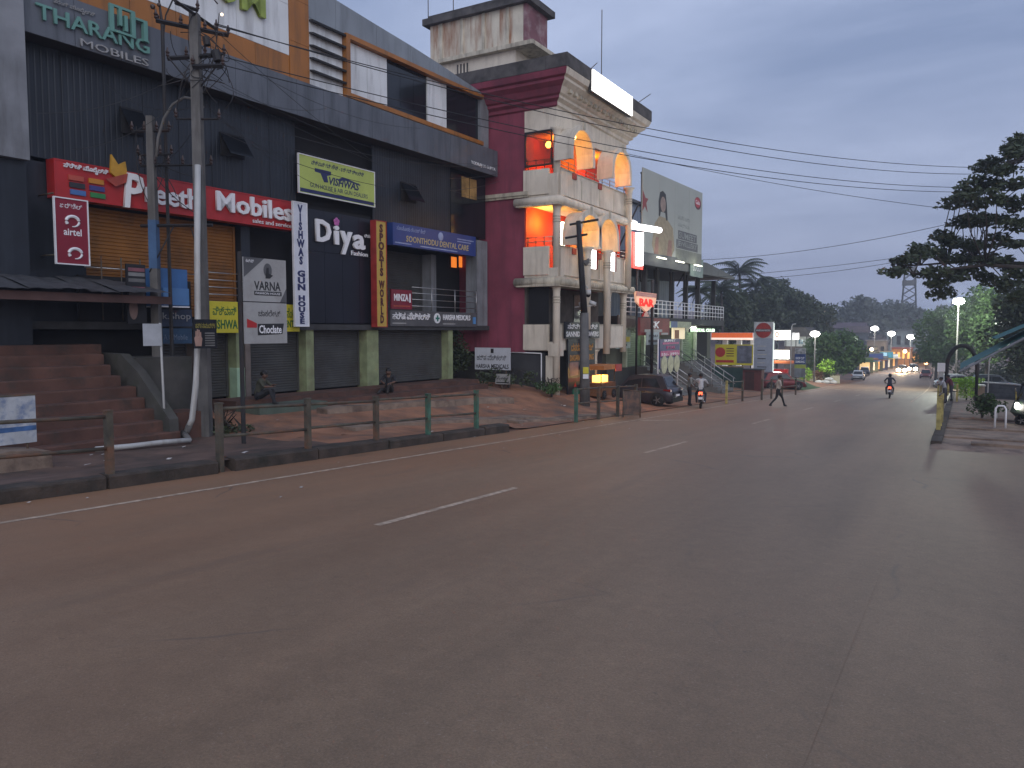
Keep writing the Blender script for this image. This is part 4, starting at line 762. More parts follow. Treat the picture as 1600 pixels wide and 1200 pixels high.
k = MB(); k.tube([(0.55, -0.15, H_ - 0.95), (0.62, -0.15, H_ - 1.2)], 0.11, 8); k.tube([(0.3, -0.1, H_ - 0.6), (0.34, -0.1, H_ - 0.8)], 0.09, 8); k.build('switch_box', m_iron, e1)
random.seed(3)
for i in range(24):
    a = Vector((random.uniform(-0.75, 0.75), random.uniform(-0.3, 0.3), H_ - random.choice((0.0, 0.35, 1.05, 1.35)))); b_ = Vector((random.uniform(-0.9, 0.8), random.uniform(-0.3, 0.3), H_ - random.uniform(0.3, 2.6))); m_ = (a + b_) / 2 + Vector((random.uniform(-0.8, 0.8), random.uniform(-.3, .3), random.uniform(-0.5, 0.6)))
    pts = [(1 - t) ** 2 * a + 2 * t * (1 - t) * m_ + t * t * b_ for t in [j / 10 for j in range(11)]]; MB().tube(pts, 0.011, 5).build('jumper_wire', m_iron, e1)
for s in (-1, 1): bar(m_iron, e1, (s * 0.7, 0, H_ - 1.05), (0, 0, H_ - 1.9), 0.02, 'brace')
MB().ball((0.72, -0.1, H_ - 0.05), 0.035).build('pilot_lamp', mat('pilot_glow', (1, 0.75, 0.5), emit=4), e1)
# curved lamp bracket reaching left
pts = [at(x, y, b1) - b1 for x, y in ((244, 245), (247, 215), (256, 185), (270, 163), (288, 152), (304, 155), (318, 168))]
rm = Matrix.Rotation(-YAW, 3, 'Z')
MB().tube([rm @ p for p in pts], 0.035, 8).build('lamp_bracket', m_pole, e1, smooth=True)
# white pipe beside the pole
pp = thing('white_pipe', 'white plastic pipe rising beside the power pole and running along the lowest step', 'pipe', b1 + CR * -0.12, 0); 
def rel(px, py, d=0.0): return at(px - 4, py, b1 + Vector((0.6, -0.5, 0))) - (b1 + CR * -0.12)
MB().tube([rel(313, 258), rel(312, 400), rel(313, 520), rel(310, 600), rel(304, 655), rel(299, 667)], 0.075, 10).build('riser', m_pvc, pp, smooth=True)
MB().tube([rel(300, 664), rel(295, 676), rel(283, 680)], 0.08, 10).build('elbow', m_pole, pp, smooth=True)
def runp(u): v = fpos(u, 3.86, 0); v.z = vz(v.x, v.y) + 0.10; return v - (b1 + CR * -0.12)
MB().tube([rel(290, 676), (rel(290, 676) + runp(11.5)) / 2, runp(11.5)], 0.07, 10).build('elbow', m_pole, pp, smooth=True)
MB().tube([runp(11.52), runp(10.8), runp(10), runp(9.2)], 0.06, 10).build('ground_run', m_pvc, pp, smooth=True)
# second, blue-painted pole and thin iron mast of the transformer frame
b2 = fpos(fac(243, 450, 1.0)[0], 1.0, 0.4); 
e2 = thing('utility_pole', 'blue painted concrete pole in front of the orange shutter', 'pole', b2, YAW)
z2 = at(228, 190, b2).z - b2.z
MB().tube([(0, 0, -0.8), (0, 0, 3.6)], [0.15, 0.145], 4).build('lower_shaft', m_pole, e2, rot=(0, 0, R(45)))
MB().tube([(0, 0, 3.601), (0, 0, 4.9)], [0.155, 0.15], 4).build('blue_band', mat('pole_blue', (0.05, 0.11, 0.22), 0.7, 0.3, 2), e2, rot=(0, 0, R(45)))
MB().tube([(0, 0, 4.901), (0, 0, z2)], [0.145, 0.12], 4).build('upper_shaft', m_pole, e2, rot=(0, 0, R(45)))
arm(e2, 4.75, -0.35, 1.6, 0, 0, 0, 0.045); arm(e2, z2 - 0.4, -0.5, 0.5, 0, 0, 4, 0.04); arm(e2, 6.35, -0.3, 1.6, 0, 0, 6, 0.03); arm(e2, z2 - 1.0, -0.4, 0.5, 0.1, 0.1, 4, 0.03)
for i in range(7):
    a = Vector((random.uniform(-0.4, 0.4), 0.05, z2 - random.uniform(0.2, 1.2))); b_ = Vector((random.uniform(-0.2, 1.4), 0, random.uniform(5, 6.3))); m_ = (a + b_) / 2 + Vector((random.uniform(-0.4, 0.4), 0, -0.3)); MB().tube([(1 - t) ** 2 * a + 2 * t * (1 - t) * m_ + t * t * b_ for t in [j / 8 for j in range(9)]], 0.012, 5).build('jumper_wire', m_iron, e2)
for (a, b_) in (((-0.1, -0.1, 3.5), (0.55, 0.0, 4.75)), ((1.4, -0.1, 3.4), (1.0, 0.0, 4.75))): bar(m_iron, e2, a, b_, 0.02, 'stay')
b3 = fpos(fac(260, 250, 1.1)[0], 1.1, 0.4); z3 = at(258, 12, b3).z - b3.z
e3 = thing('iron_mast', 'thin black iron mast with insulators behind the power pole', 'pole', b3, YAW)
MB().tube([(0, 0, -0.6), (0, 0, z3 - 0.8), (-0.08, 0, z3)], [0.06, 0.05, 0.02], 8).build('shaft', m_iron, e3); [MB().ball(c_, r_).build('insulator', m_insul, e3) for c_, r_ in (((-0.12, -0.05, z3 - 0.55), 0.07), ((-0.22, -0.05, z3 - 0.3), 0.07), ((-0.05, -0.05, z3 - 0.25), 0.055))]
MB().tube([(0.0, 0, z3 - 1.2), (0.1, 0, z3 - 0.5), (0.5, 0, z3 + 0.3), (1.0, 0, z3 + 0.4), (1.5, 0, z3 - 0.2)], 0.02, 6).build('service_loop', m_iron, e3)
# pole holding two stacked ad boards
bv = ground(381, 692, 0.1); bv.z = zl(bv.x, bv.y)
ev = thing('advert_sign', 'two stacked silver advert boards with black print on a dark post', 'sign', bv, FROT)
hv = at(378, 395, bv).z - bv.z
MB().tube([(0, 0, -0.3), (0, 0, hv)], 0.055, 8).build('post', m_iron, ev)
def vx(px): d = at(px, 470, bv) - at(378, 470, bv); return d.length * 1.22 * (1 if px > 378 else -1)
zz = lambda y: at(400, y, bv).z - bv.z
W1 = vx(447)
o = box('upper_board', m_silver, ev, 0.02, W1, -0.12, -0.07, zz(471), zz(403))
MB().prism([(0.02, zz(403)), (0.02, zz(434)), (0.48 * W1, zz(403))], -0.126, -0.121).build('dark_corner', m_greysign, o)
MB().prism([(W1, zz(471)), (W1, zz(448)), (0.84 * W1, zz(471))], -0.126, -0.121).build('dark_corner', m_greysign, o)
lettering('VARNA', m_blk, ev, 0.24 * W1, 0.86 * W1, zz(453), zz(439), -0.121, 0.004, 0.02); box('black_strip', m_blk, o, 0.24 * W1, 0.88 * W1, -0.124, -0.121, zz(461), zz(454.5))
lettering('FASHION HOUSE', m_let, ev, 0.27 * W1, 0.85 * W1, zz(459.5), zz(456), -0.1245, 0.003)
lettering('ಕಾರ್ನರ್', m_let, ev, 0.06 * W1, 0.24 * W1, zz(411), zz(406), -0.127, 0.003)
MB().ball((0.56 * W1, -0.122, zz(421)), (0.13, 0.004, 0.17), 12, 8).build('ring_emblem', m_greysign, o); MB().prism([(0.5 * W1, zz(434)), (0.6 * W1, zz(434)), (0.68 * W1, zz(429)), (0.58 * W1, zz(426)), (0.58 * W1, zz(417)), (0.53 * W1, zz(417))], -0.13, -0.127).build('figure_print', m_blk, o)
o = box('lower_board', m_silver, ev, 0.02, W1 * 1.0, -0.12, -0.07, zz(537), zz(472.5))
lettering('ಚಾಕಲೇಟ್', m_blk, ev, 0.32 * W1, 0.84 * W1, zz(494), zz(484), -0.121, 0.004); MB().prism([(0.3 * W1, zz(524)), (0.88 * W1, zz(522)), (0.92 * W1, zz(505)), (0.3 * W1, zz(506))], -0.125, -0.121).build('black_strip', m_blk, o)
lettering('Choclate', m_let, ev, 0.33 * W1, 0.86 * W1, zz(521), zz(508), -0.1255, 0.004, 0.02); MB().prism([(0.06 * W1, zz(512)), (0.06 * W1, zz(498)), (0.28 * W1, zz(505)), (0.28 * W1, zz(512))], -0.125, -0.121).build('red_arrow', m_red, o)
# palm reader board tied to the pole, white board on a post, striped board low by the fence
t = thing('notice_board', 'black palm reading board with a pale hand strapped to the power pole', 'sign', b1 + Vector((0.72, -0.62, 0)), FROT)
za, zb = at(325, 543, b1).z - b1.z, at(325, 500, b1).z - b1.z
box('board', m_bb, t, -0.22, 0.42, -0.03, 0.0, za, zb); h = zb - za
k = MB().prism([(-0.19, za + h * .08), (-0.03, za + h * .08), (0.0, za + h * .34), (-0.03, za + h * .42), (-0.19, za + h * .42), (-0.22, za + h * .36)], -0.04, -0.031)
for i in range(4): k.box(-0.185 + i * 0.042, -0.155 + i * 0.042, -0.041, -0.0312, za + h * .42, za + h * (.60, .66, .64, .56)[i])
k.build('hand_print', mat('palm_pink', (0.38, 0.24, 0.2), 0.6), t); lettering('ಹಸ್ತ ಸಾಮುದ್ರಿಕ', mat('print_olive', (0.3, 0.26, 0.06), 0.5), t, -0.18, 0.38, za + h * .70, za + h * .88, -0.031, 0.003)
for i in range(6): box('print_line', MATS['print1'], t, 0.08, 0.36, -0.034, -0.031, za + h * (.08 + i * .085), za + h * (.12 + i * .085))
bw = fpos(fac(247, 523, 3.0)[0], 3.0, 0.2); t = thing('notice_board', 'blank white board leaning on a thin white post by the stairs', 'sign', bw, FROT)
z0 = at(240, 540, bw).z - bw.z; z1 = at(240, 506, bw).z - bw.z
bar(m_pvc, t, (0.12, 0, -0.9), (0.06, 0, z1 + 0.02), 0.03, 'post'); box('board', mat('board_white', (0.42, 0.44, 0.47), 0.6, 0.15, 3), t, -0.42, 0.06, -0.06, -0.035, z0, z1)
bl = Vector((-15.45, 8.1, 0.16)); t = thing('notice_board', 'low white board with flaking blue stripes behind the left fence', 'sign', bl, FROT)
x1 = 0.0; q = at(60, 615, bl) - bl; zt = at(30, 617, bl).z - bl.z; zb = at(30, 690, bl).z - bl.z
m_flk = mat('flaking_white', (0.40, 0.42, 0.45), 0.8, 0.2, 4, stain=(0.05, 0.11, 0.26), samt=0.9, sscale=3)
box('board', m_flk, t, -1.9, 0.0, -0.02, 0.02, zb, zt); box('top_rail', m_rail, t, -1.9, 0.01, -0.03, 0.03, zt, zt + 0.03)
box('blue_stripe', mat('stripe_blue', (0.05, 0.12, 0.28), 0.8, 0.4, 5), t, -1.9, -0.005, -0.025, -0.021, zb + (zt - zb) * .26, zb + (zt - zb) * .36)
for x in (-1.6, -0.15): bar(m_rail, t, (x, 0.03, -0.5), (x, 0.03, zt), 0.025, 'post')
# camera pole by the green post
bc = ground(914, 642, 0.05); tc_ = at(898, 348, bc)
ec = thing('camera_pole', 'dark steel pole with cross bars and security cameras before the cream building', 'pole', bc, YAW)
hc = tc_.z - bc.z
MB().tube([(0.0, 0, -0.3), (-0.06, 0, hc * .52)], [0.24, 0.19], 10).build('lower_shaft', m_pole, ec, smooth=True); MB().tube([(-0.06, 0, hc * .52), (-0.34, 0, hc)], [0.15, 0.10], 8).build('upper_shaft', m_iron, ec, smooth=True)
for (a, b_) in ((at(890, 351, bc), at(935, 343, bc)), (at(883, 372, bc), at(918, 366, bc))):
    rm2 = Matrix.Rotation(-YAW, 3, 'Z'); bar(m_iron, ec, rm2 @ (a - bc), rm2 @ (b_ - bc), 0.05, 'cross_bar', 4)
def lp(px, py): return Matrix.Rotation(-YAW, 3, 'Z') @ (at(px, py, bc) - bc)
p = lp(919, 458); MB().tube([lp(912, 449), lp(916, 447), lp(919, 451)], 0.035, 6).build('bracket', m_pvc, ec); MB().lathe([(0.02, 0.16), (0.12, 0.14), (0.13, 0.0), (0.12, -0.06)], tuple(p), 12).build('dome_housing', m_pvc, ec, smooth=True); MB().ball((p.x, p.y, p.z - 0.08), 0.11, 10, 7).build('dome_lens', m_blackglass, ec, smooth=True)
bar(m_pvc, ec, lp(898, 480), lp(932, 477), 0.025, 'camera_bar')
for a, b_ in (((914, 474), (905, 476)), ((921, 472), (931, 476))):
    o = MB().tube([lp(*a), lp(*b_)], 0.10, 8).build('bullet_camera', m_pvc, ec, smooth=True)
box('yellow_notice', m_lemon, ec, -0.12, 0.12, -0.26, -0.235, lp(915, 583).z, lp(915, 573).z); box('white_notice', m_wht, ec, -0.12, 0.12, -0.265, -0.235, lp(915, 591).z, lp(915, 584).z)
MB().tube([lp(913, 412), lp(918, 408), lp(920, 404)], [0.16, 0.12, 0.03], 6).build('torn_sheet', m_pole, ec)
# overhead wires
m_wire = mat('wire_black', (0.015, 0.015, 0.016), 0.6)
def wire(a, b_, sag, label, r=0.014, group='overhead wires across the road'):
    a, b_ = Vector(a), Vector(b_); n = 28
    pts = [a.lerp(b_, i / n) - Vector((0, 0, sag * 4 * (i / n) * (1 - i / n))) - a for i in range(n + 1)]
    t = MB().tube(pts, r, 5, False).build('overhead_wire', m_wire, None, a); tag(t, label, 'wire', group)
def q(px, py, Y): return plY(px, py, Y)
pt = b1 + Vector((0, 0, H_))
RW = 'thin black wire sagging from the power pole across to the roadside tree'
wire(pt + Vector((0.3, 0.4, -0.2)), q(1545, 262, 46), 0.85, 'topmost of the four wires sagging from the power pole to the roadside tree', group='wires from the power pole to the tree'); wire(pt + Vector((0.6, 0.2, -0.3)), q(1528, 272, 46), 0.95, 'second wire down of the four sagging from the power pole to the tree', group='wires from the power pole to the tree')
wire(pt + Vector((0.5, 0.5, -1.0)), q(1505, 293, 46), 0.75, 'third wire down of the four sagging from the power pole to the tree', group='wires from the power pole to the tree'); wire(pt + Vector((0.7, 0.2, -1.3)), q(1495, 300, 46), 0.75, 'lowest of the four wires sagging from the power pole to the tree', group='wires from the power pole to the tree')
wire(q(970, 238, 38), q(1495, 328, 50), 0.25, 'wire from the cream cornice down to the roadside tree', 0.014, 'overhead wires across the road')
wire(q(1097, 406, 58), q(1495, 347, 52), 0.4, 'wire rising from the billboard foot to the roadside tree', 0.016)
GR = 'lower pair of wires from the bar roof to the roadside tree'
wire(q(1000, 438, 50), q(1470, 396, 54), 0.6, 'lower wire of the pair from the bar roof to the roadside tree', 0.014, 'lower wire pair'); wire(q(1000, 440, 50), q(1470, 393, 54), 0.25, 'upper wire of the pair from the bar roof to the roadside tree', 0.014, 'lower wire pair')
for i, (y0, y1) in enumerate(((120, 250), (150, 262), (165, 240))):
    wire(pt + Vector((0.5, 0.3, -2.4 - 0.25 * i)), fpos(30.0, 0.8, 9.9 - i * 0.35), 0.5 + 0.2 * i, ('upper', 'middle', 'lowest')[i] + ' of three thin wires strung along the black facade from the power pole', 0.009, 'wires along the facade')

rw = random.Random(21)
for i in range(7):
    a = b1 + Vector((rw.uniform(-.2, .7), rw.uniform(-.3, .5), H_ - rw.uniform(.4, 3.0))); u_ = (17.5, 19.4, 22.0, 24.5, 26.0, 28.0, 29.8)[i]
    wire(a, fpos(u_, .62, rw.uniform(9.5, 10.4) if i % 2 else rw.uniform(6.9, 9.3)), rw.uniform(.15, .7), 'thin service wire in the loose bundle from the power pole to the black facade', .007, 'service wires to the facade')
for i in range(4):
    a = b1 + Vector((-.2, .1, H_ - 1.2 - .5 * i)); wire(a, fpos(9.9 + .9 * i, .4, (7.6, 6.9, 8.8, 6.8)[i]), .35, 'thin service wire from the power pole to the shop side of the facade', .007, 'service wires to the shop side')
# ================================================================== BAR BUILDING WITH BILLBOARD
BX = -17.5
def bb(px, py): v = plX(px, py, BX); return v.y, v.z
br = thing('bar_building', 'two storey bar with an open upper gallery and white railings under a billboard', 'building', (BX, 0, 0), math.pi / 2)
m_bdark = mat('bar_dark', (0.05, 0.052, 0.055), 0.85, 0.3, 1.2); m_bgrey = mat('bar_grey', (0.15, 0.145, 0.14), 0.85, 0.25, 1.2)
m_tinroof = mat('grey_tin', (0.06, 0.065, 0.072), 0.6, 0.2, 1.5)
def Bp(nm, m, *a): return box(nm, m, br, *a)
Bp('plinth', m_bdark, 41.5, 63.0, 0.4, 9, -3.2, 0.1); Bp('shop_wall', mat('bar_wall', (0.12, 0.13, 0.10), 0.85, 0.2, 1.2), 41.5, 63.0, 0.45, 9, 0.1, 2.75)
Bp('floor_slab', m_bdark, 41.3, 63.2, -0.6, 9, 2.752, 3.2); Bp('back_wall', m_bgrey, 41.5, 50.0, 4.0, 9, 3.2, 6.2); Bp('half_wall', m_bgrey, 50.0, 63.0, 6.5, 6.7, 3.2, 4.6)
k = MB().prism([(41.0, 6.2), (63.8, 6.55), (63.8, 6.75), (56, 7.3), (41.0, 6.9)], -1.2, 9); k.build('roof', m_tinroof, br)
for px in (975, 1003, 1022, 1046, 1068, 1087, 1112):
    u = bb(px, 460)[0]; Bp('column', m_bdark, u - 0.14, u + 0.14, -0.3, 0.0, 3.2, 6.35)
for z in (3.45, 3.75, 4.05, 4.28): bar(m_wht, br, (42, -0.55, z), (63.1, -0.55, z), 0.03, 'gallery_rail')
for i in range(28): bar(m_wht, br, (42 + i * 0.78, -0.55, 3.2), (42 + i * 0.78, -0.55, 4.3), 0.03, 'rail_post')
for (a, b_, m) in ((985, 1010, m_shutg), (1070, 1090, m_shutg)):
    shutter(br, m, bb(a, 540)[0], bb(b_, 540)[0], 0.12, 2.3, 0.4, 0.14)
for (a, b_) in ((1012, 1030), (1062, 1068)): Bp('door', m_dark, bb(a, 540)[0], bb(b_, 540)[0], 0.38, 0.44, 0.12, 2.3)
Bp('door', m_dark, bb(1092, 540)[0], bb(1112, 540)[0], 0.38, 0.44, 0.12, 2.3)
for px in (983, 1011, 1069, 1091): u = bb(px, 540)[0]; Bp('pillar', mat('lit_green_plaster', (0.42, 0.48, 0.36), 0.8, 0.15), u - 0.12, u + 0.12, 0.15, 0.39, 0.12, 2.75)
MB().tube([(46.5, 0.2, 2.6), (48.0, 0.2, 2.6)], 0.04, 6).build('tube_lamp', m_lamp, br); MB().tube([(56.5, 0.2, 2.6), (58, 0.2, 2.6)], 0.04, 6).build('tube_lamp', m_lamp, br)
plight((BX + 1.0, 47, 2.2), 45, (0.85, 1.0, 0.8)); plight((BX + 0.8, 57.5, 2.3), 60, (0.85, 1.0, 0.82))
# stairs with steel handrails
st = thing('outdoor_stairs', 'steep entrance stairs with bright steel handrails to the bar shops', 'stairs', (BX, 55.5, 0), math.pi / 2)
for i in range(10): box('step', m_bgrey, st, -1.6, 1.6, -0.3 * (i + 1), -0.3 * i + 0.4 if i == 0 else -0.3 * i - 0.002, -3.0, 0.06 - i * 0.21)
for x in (-1.6, 1.6):
    for dz in (0.5, 0.9): bar(m_steel, st, (x, 0.2, 0.1 + dz), (x, -3.1, -2.05 + dz), 0.035, 'handrail')
    for i in range(5): bar(m_steel, st, (x, -0.1 - i * 0.72, -0.05 - i * 0.5), (x, -0.1 - i * 0.72, 0.95 - i * 0.5), 0.025, 'rail_post')
st = thing('outdoor_stairs', 'second entrance stairs with a long white handrail beside the poster banner', 'stairs', (BX, 47.5, 0), math.pi / 2)
for i in range(9): box('step', m_bgrey, st, -1.2, 1.2, -0.3 * (i + 1), -0.3 * i + 0.4 if i == 0 else -0.3 * i - 0.002, -3.0, 0.06 - i * 0.21)
for x in (-1.2, 1.2):
    bar(m_steel, st, (x, 0.2, 1.0), (x, -2.9, -1.0), 0.035, 'handrail'); bar(m_steel, st, (x, 0.2, 0.6), (x, -2.9, -1.4), 0.03, 'handrail')
# big blue-grey shed behind
sh = thing('metal_shed', 'pale blue grey corrugated shed rising behind the bar roof', 'building', (-21.5, 0, 0), math.pi / 2)
y0, zt = plX(968, 320, -21.5).y, plX(985, 316, -21.5).z
k = MB(); prof = [(y0 - 6 + i * 0.25, 0.0 if i % 2 else 0.06) for i in range(70)]; k.grid([[(p[0], p[1], 3) for p in prof], [(p[0], p[1], zt) for p in prof]]); k.build('sheet_wall', mat('blue_sheet', (0.20, 0.24, 0.31), 0.6, 0.1, 1), sh)
box('roof', mat('shed_roof', (0.06, 0.065, 0.075), 0.7), sh, y0 - 6.2, y0 + 11.8, -0.3, 8, zt, zt + 0.2); box('band', m_tinroof, sh, y0 - 6, y0 + 11.4, -0.02, -0.001, zt - 4.6, zt - 4.2)
# billboard
bt = R(3.0); bo = Vector((-16.6, 0, 0)); d0 = plX(1004, 330, -16.6); 
bd = thing('billboard', 'large pale billboard with a long haired figure and red round logo', 'billboard', (d0.x, d0.y, 0), math.pi / 2 - bt)
be = Vector((math.sin(bt), math.cos(bt), 0)); bn = Vector((math.cos(bt), -math.sin(bt), 0))
def bq(px, py): d = ray(px, py); c = Vector((d0.x, d0.y, 0)).dot(bn); p = EYE + d * (c / d.dot(bn)); return (p - Vector((d0.x, d0.y, 0))).dot(be), p.z
uR = bq(1097, 350)[0]; zT = (bq(1005, 262)[1] + bq(1097, 301)[1]) / 2; zB = (bq(1024, 402)[1] + bq(1097, 415)[1]) / 2
for i in range(4):
    a, b_ = uR * i / 4, uR * (i + 1) / 4; box('flex_panel', mat('billboard_flex', (0.36, 0.38, 0.34), 0.55, 0.06, 0.6), bd, a + 0.008, b_ - 0.008, 0, 0.08, zB, zT)
HB = zT - zB
def bx_(f): return f * uR
def bz_(f): return zB + f * HB
def pr_(nm, c, pts, d=0.006, y=0.0): MB().prism([(bx_(a), bz_(b)) for a, b in pts], y - d, y - 0.001).build(nm, mat('ink_' + nm, c, 0.6, 0.2, 3), bd)
def ell(cx_, cz_, rx, rz, n=16): return [(cx_ + rx * math.cos(2 * math.pi * i / n), cz_ + rz * math.sin(2 * math.pi * i / n)) for i in range(n)]
pr_('hair', (0.03, 0.028, 0.028), [(0.24, 0.50), (0.235, 0.68), (0.255, 0.79), (0.30, 0.82), (0.345, 0.79), (0.365, 0.66), (0.38, 0.48), (0.355, 0.47), (0.34, 0.56), (0.27, 0.56), (0.26, 0.50)])
pr_('face', (0.30, 0.22, 0.18), ell(0.305, 0.655, 0.042, 0.095), 0.009)
pr_('gown', (0.33, 0.27, 0.17), [(0.25, 0.50), (0.36, 0.50), (0.47, 0.40), (0.50, 0.14), (0.44, 0.02), (0.18, 0.02), (0.14, 0.14), (0.18, 0.40)], 0.0055)
pr_('drape', (0.30, 0.16, 0.12), [(0.40, 0.24), (0.45, 0.24), (0.46, 0.03), (0.37, 0.03)], 0.0075); pr_('drape', (0.30, 0.16, 0.12), [(0.20, 0.24), (0.24, 0.24), (0.24, 0.03), (0.17, 0.03)], 0.0075)
pr_('red_flower', (0.24, 0.05, 0.05), [(0.0, 0.50), (0.03, 0.56), (0.07, 0.50), (0.05, 0.60), (0.08, 0.66), (0.04, 0.66), (0.0, 0.74)], 0.007)
pr_('logo_dark', (0.10, 0.02, 0.03), ell(0.91, 0.835, 0.062, 0.085), 0.006); pr_('logo_red', (0.42, 0.04, 0.05), ell(0.905, 0.845, 0.052, 0.068), 0.009)
lettering('Gala', m_let, bd, bx_(0.865), bx_(0.945), bz_(0.82), bz_(0.875), -0.0095, 0.003, 0.01)
m_ink = mat('ink_grey', (0.14, 0.14, 0.15), 0.6); m_inkl = mat('ink_pale', (0.26, 0.28, 0.26), 0.6)
lettering('ನಗುವಿನ ಹಬ್ಬ', m_inkl, bd, bx_(0.55), bx_(0.76), bz_(0.54), bz_(0.60), -0.001, 0.004); lettering('ಸಂಭ್ರಮ', m_inkl, bd, bx_(0.56), bx_(0.76), bz_(0.44), bz_(0.50), -0.001, 0.004)
pr_('name_block', (0.10, 0.10, 0.11), [(0.56, 0.29), (0.90, 0.29), (0.90, 0.40), (0.56, 0.40)], 0.004); pr_('name_block', (0.10, 0.10, 0.11), [(0.53, 0.17), (0.92, 0.17), (0.92, 0.28), (0.53, 0.28)], 0.004); lettering('SUMEET', m_inkl, bd, bx_(0.575), bx_(0.885), bz_(0.305), bz_(0.385), -0.004, 0.004, 0.02); lettering('JEWELLERY', m_inkl, bd, bx_(0.545), bx_(0.905), bz_(0.185), bz_(0.265), -0.004, 0.004, 0.02)
pr_('foot_band', (0.19, 0.20, 0.165), [(0.52, 0.0), (1.0, 0.0), (1.0, 0.16), (0.52, 0.16)], 0.004)
for i in range(5): bar(m_iron, bd, (uR * (0.03 + i * .235), 0.2, zB - 1.6), (uR * (0.03 + i * .235), 0.2, zT - 0.2), 0.06, 'post')
for z in (zB + 0.3, zB + HB * .5, zT - 0.3): bar(m_iron, bd, (0.05, 0.16, z), (uR - 0.05, 0.16, z), 0.05, 'frame_rail')
bar(m_iron, bd, (-0.3, 1.6, zB), (0.0, 0.2, zT - 2.0), 0.05, 'stay'); bar(m_iron, bd, (uR * .95, 1.6, zB - 1.4), (uR, 0.2, zB + 1.5), 0.05, 'stay')
for f in (0.15, 0.45, 0.78): box('flood_lamp', mat('flood_glow', (1, 1, 0.8), emit=3), bd, bx_(f), bx_(f + 0.14), -0.35, -0.28, zB - 0.12, zB - 0.05)
for f in (0.22, 0.52, 0.85): plight(tuple(Vector((d0.x, d0.y, zB - 0.05)) + be * bx_(f) + bn * 0.6), 12, (1, 1, 0.85), 0.2)
# small green notice under the billboard
u0, z0 = bb(1050, 432); u1, z1 = bb(1071, 420); t = thing('small_sign', 'small grey green notice under the billboard edge', 'sign', (BX + 1.3, (u0 + u1) / 2, z0), math.pi / 2); box('board', mat('notice_green', (0.20, 0.27, 0.24), 0.6), t, -(u1 - u0) / 2, (u1 - u0) / 2, 0, 0.06, 0, 1.3); lettering('LOGO', m_let, t, -0.9, 0.9, 0.4, 0.9, -0.002, 0.005)
bar(m_iron, t, (0, 0.1, -0.6), (0, 0.1, 0.1), 0.04, 'post')
# glowing T of tube lights on a mast
u0, z0 = plX(998, 420, -15.5).y, plX(998, 420, -15.5).z; zt = plX(998, 353, -15.5).z
t = thing('tube_light_sign', 'glowing white tube light sign with red edges and a horizontal top tube', 'sign', (-15.5, u0, z0), math.pi / 2)
box('backing', mat('neon_red', (1.0, 0.08, 0.06), emit=0.9), t, -0.85, 0.75, 0.03, 0.1, 0, zt - z0 - 0.4)
MB().tube([(-0.2, -0.05, 0.15), (-0.2, -0.05, zt - z0 - 0.4)], 0.27, 10).build('tube_lamp', mat('tube_white', (1, 0.97, 0.97), emit=4), t, smooth=True)
uu = (plX(985, 353, -15.5).y - u0, plX(1028, 353, -15.5).y - u0); MB().tube([(uu[0], -0.1, zt - z0 - 0.15), (uu[1], -0.1, zt - z0 + 0.1)], 0.17, 10).build('tube_lamp', MATS['tube_white'], t, smooth=True)
bar(m_iron, t, (0.3, 0.2, -6.5), (0.3, 0.2, 0.5), 0.06, 'mast'); plight((-14.3, u0, (z0 + zt) / 2), 130, (1, 0.95, 0.93), 0.3)
# signs of the bar
def bsgn(name, label, px0, py0, px1, py1, off, m, rotz=0.0):
    a = plX(px0, py1, BX + off); b_ = plX(px1, (py0 + py1) / 2, BX + off); c = plX(px0, py0, BX + off); t = thing(name, label, 'sign', (BX + off, (a.y + b_.y) / 2, a.z), math.pi / 2); w_ = abs(b_.y - a.y); h = c.z - a.z
    if m: box('board', m, t, -w_ / 2, w_ / 2, 0, 0.08, 0, h)
    def T(s, x0, x1, y0, y1, m2, ext=0.02, **kw): return lettering(s, m2, t, -w_ / 2 + x0 * w_, -w_ / 2 + x1 * w_, y0 * h, y1 * h, -0.002, ext, **kw)
    def B(nm, m2, x0, x1, y0, y1, d=0.02): return box(nm, m2, t, -w_ / 2 + x0 * w_, -w_ / 2 + x1 * w_, -d, -0.001, y0 * h, y1 * h)
    return t, w_, h, T, B
t, w_, h, T, B = bsgn('bar_sign', 'red and white cocktail glass sign with red letters on a thin mast', 993, 455, 1026, 494, 2.0, None)
MB().prism([(-w_ / 2, h), (-w_ / 2 * .9, h * .58), (-0.12, h * .22), (0.12, h * .22), (w_ / 2 * .9, h * .58), (w_ / 2, h)], 0, 0.12).build('glass_shape', mat('sign_peach', (1.0, 0.55, 0.36), emit=0.45), t)
B('red_top', m_red, 0.02, 0.98, 0.82, 0.99); T('BAR', 0.16, 0.84, 0.42, 0.74, mat('neon_letter', (0.8, 0.03, 0.02), emit=0.8), 0.03, bold=0.04); MB().prism([(-0.5, 0), (0.5, 0), (0.1, h * .22), (-0.1, h * .22)], 0, 0.12).build('glass_foot', m_red, t); bar(m_iron, t, (w_ * .45, 0.2, -3.5), (w_ * .45, 0.2, h * 1.6), 0.09, 'mast')
t, w_, h, T, B = bsgn('shop_sign', 'dark red bar board with a white hand drawn mark', 996, 496, 1046, 524, 1.4, mat('dull_red', (0.20, 0.03, 0.025), 0.6, 0.3, 1))
T('SK', 0.38, 0.66, 0.40, 0.82, m_let, bold=0.02, shear=0.2); B('grey_strip', m_silver, 0.2, 0.75, 0.18, 0.34); B('pale_tag', m_silver, 0.72, 0.95, 0.02, 0.14)
t, w_, h, T, B = bsgn('shop_sign', 'pale blue grey menu board hung beneath the red bar board', 1011, 519, 1030, 539, 1.6, mat('menu_pale', (0.40, 0.46, 0.46), 0.6, 0.2, 1)); B('print_line', m_bgrey, 0.1, 0.9, 0.2, 0.4); T('MENU', 0.15, 0.85, 0.6, 0.8, m_bgrey)
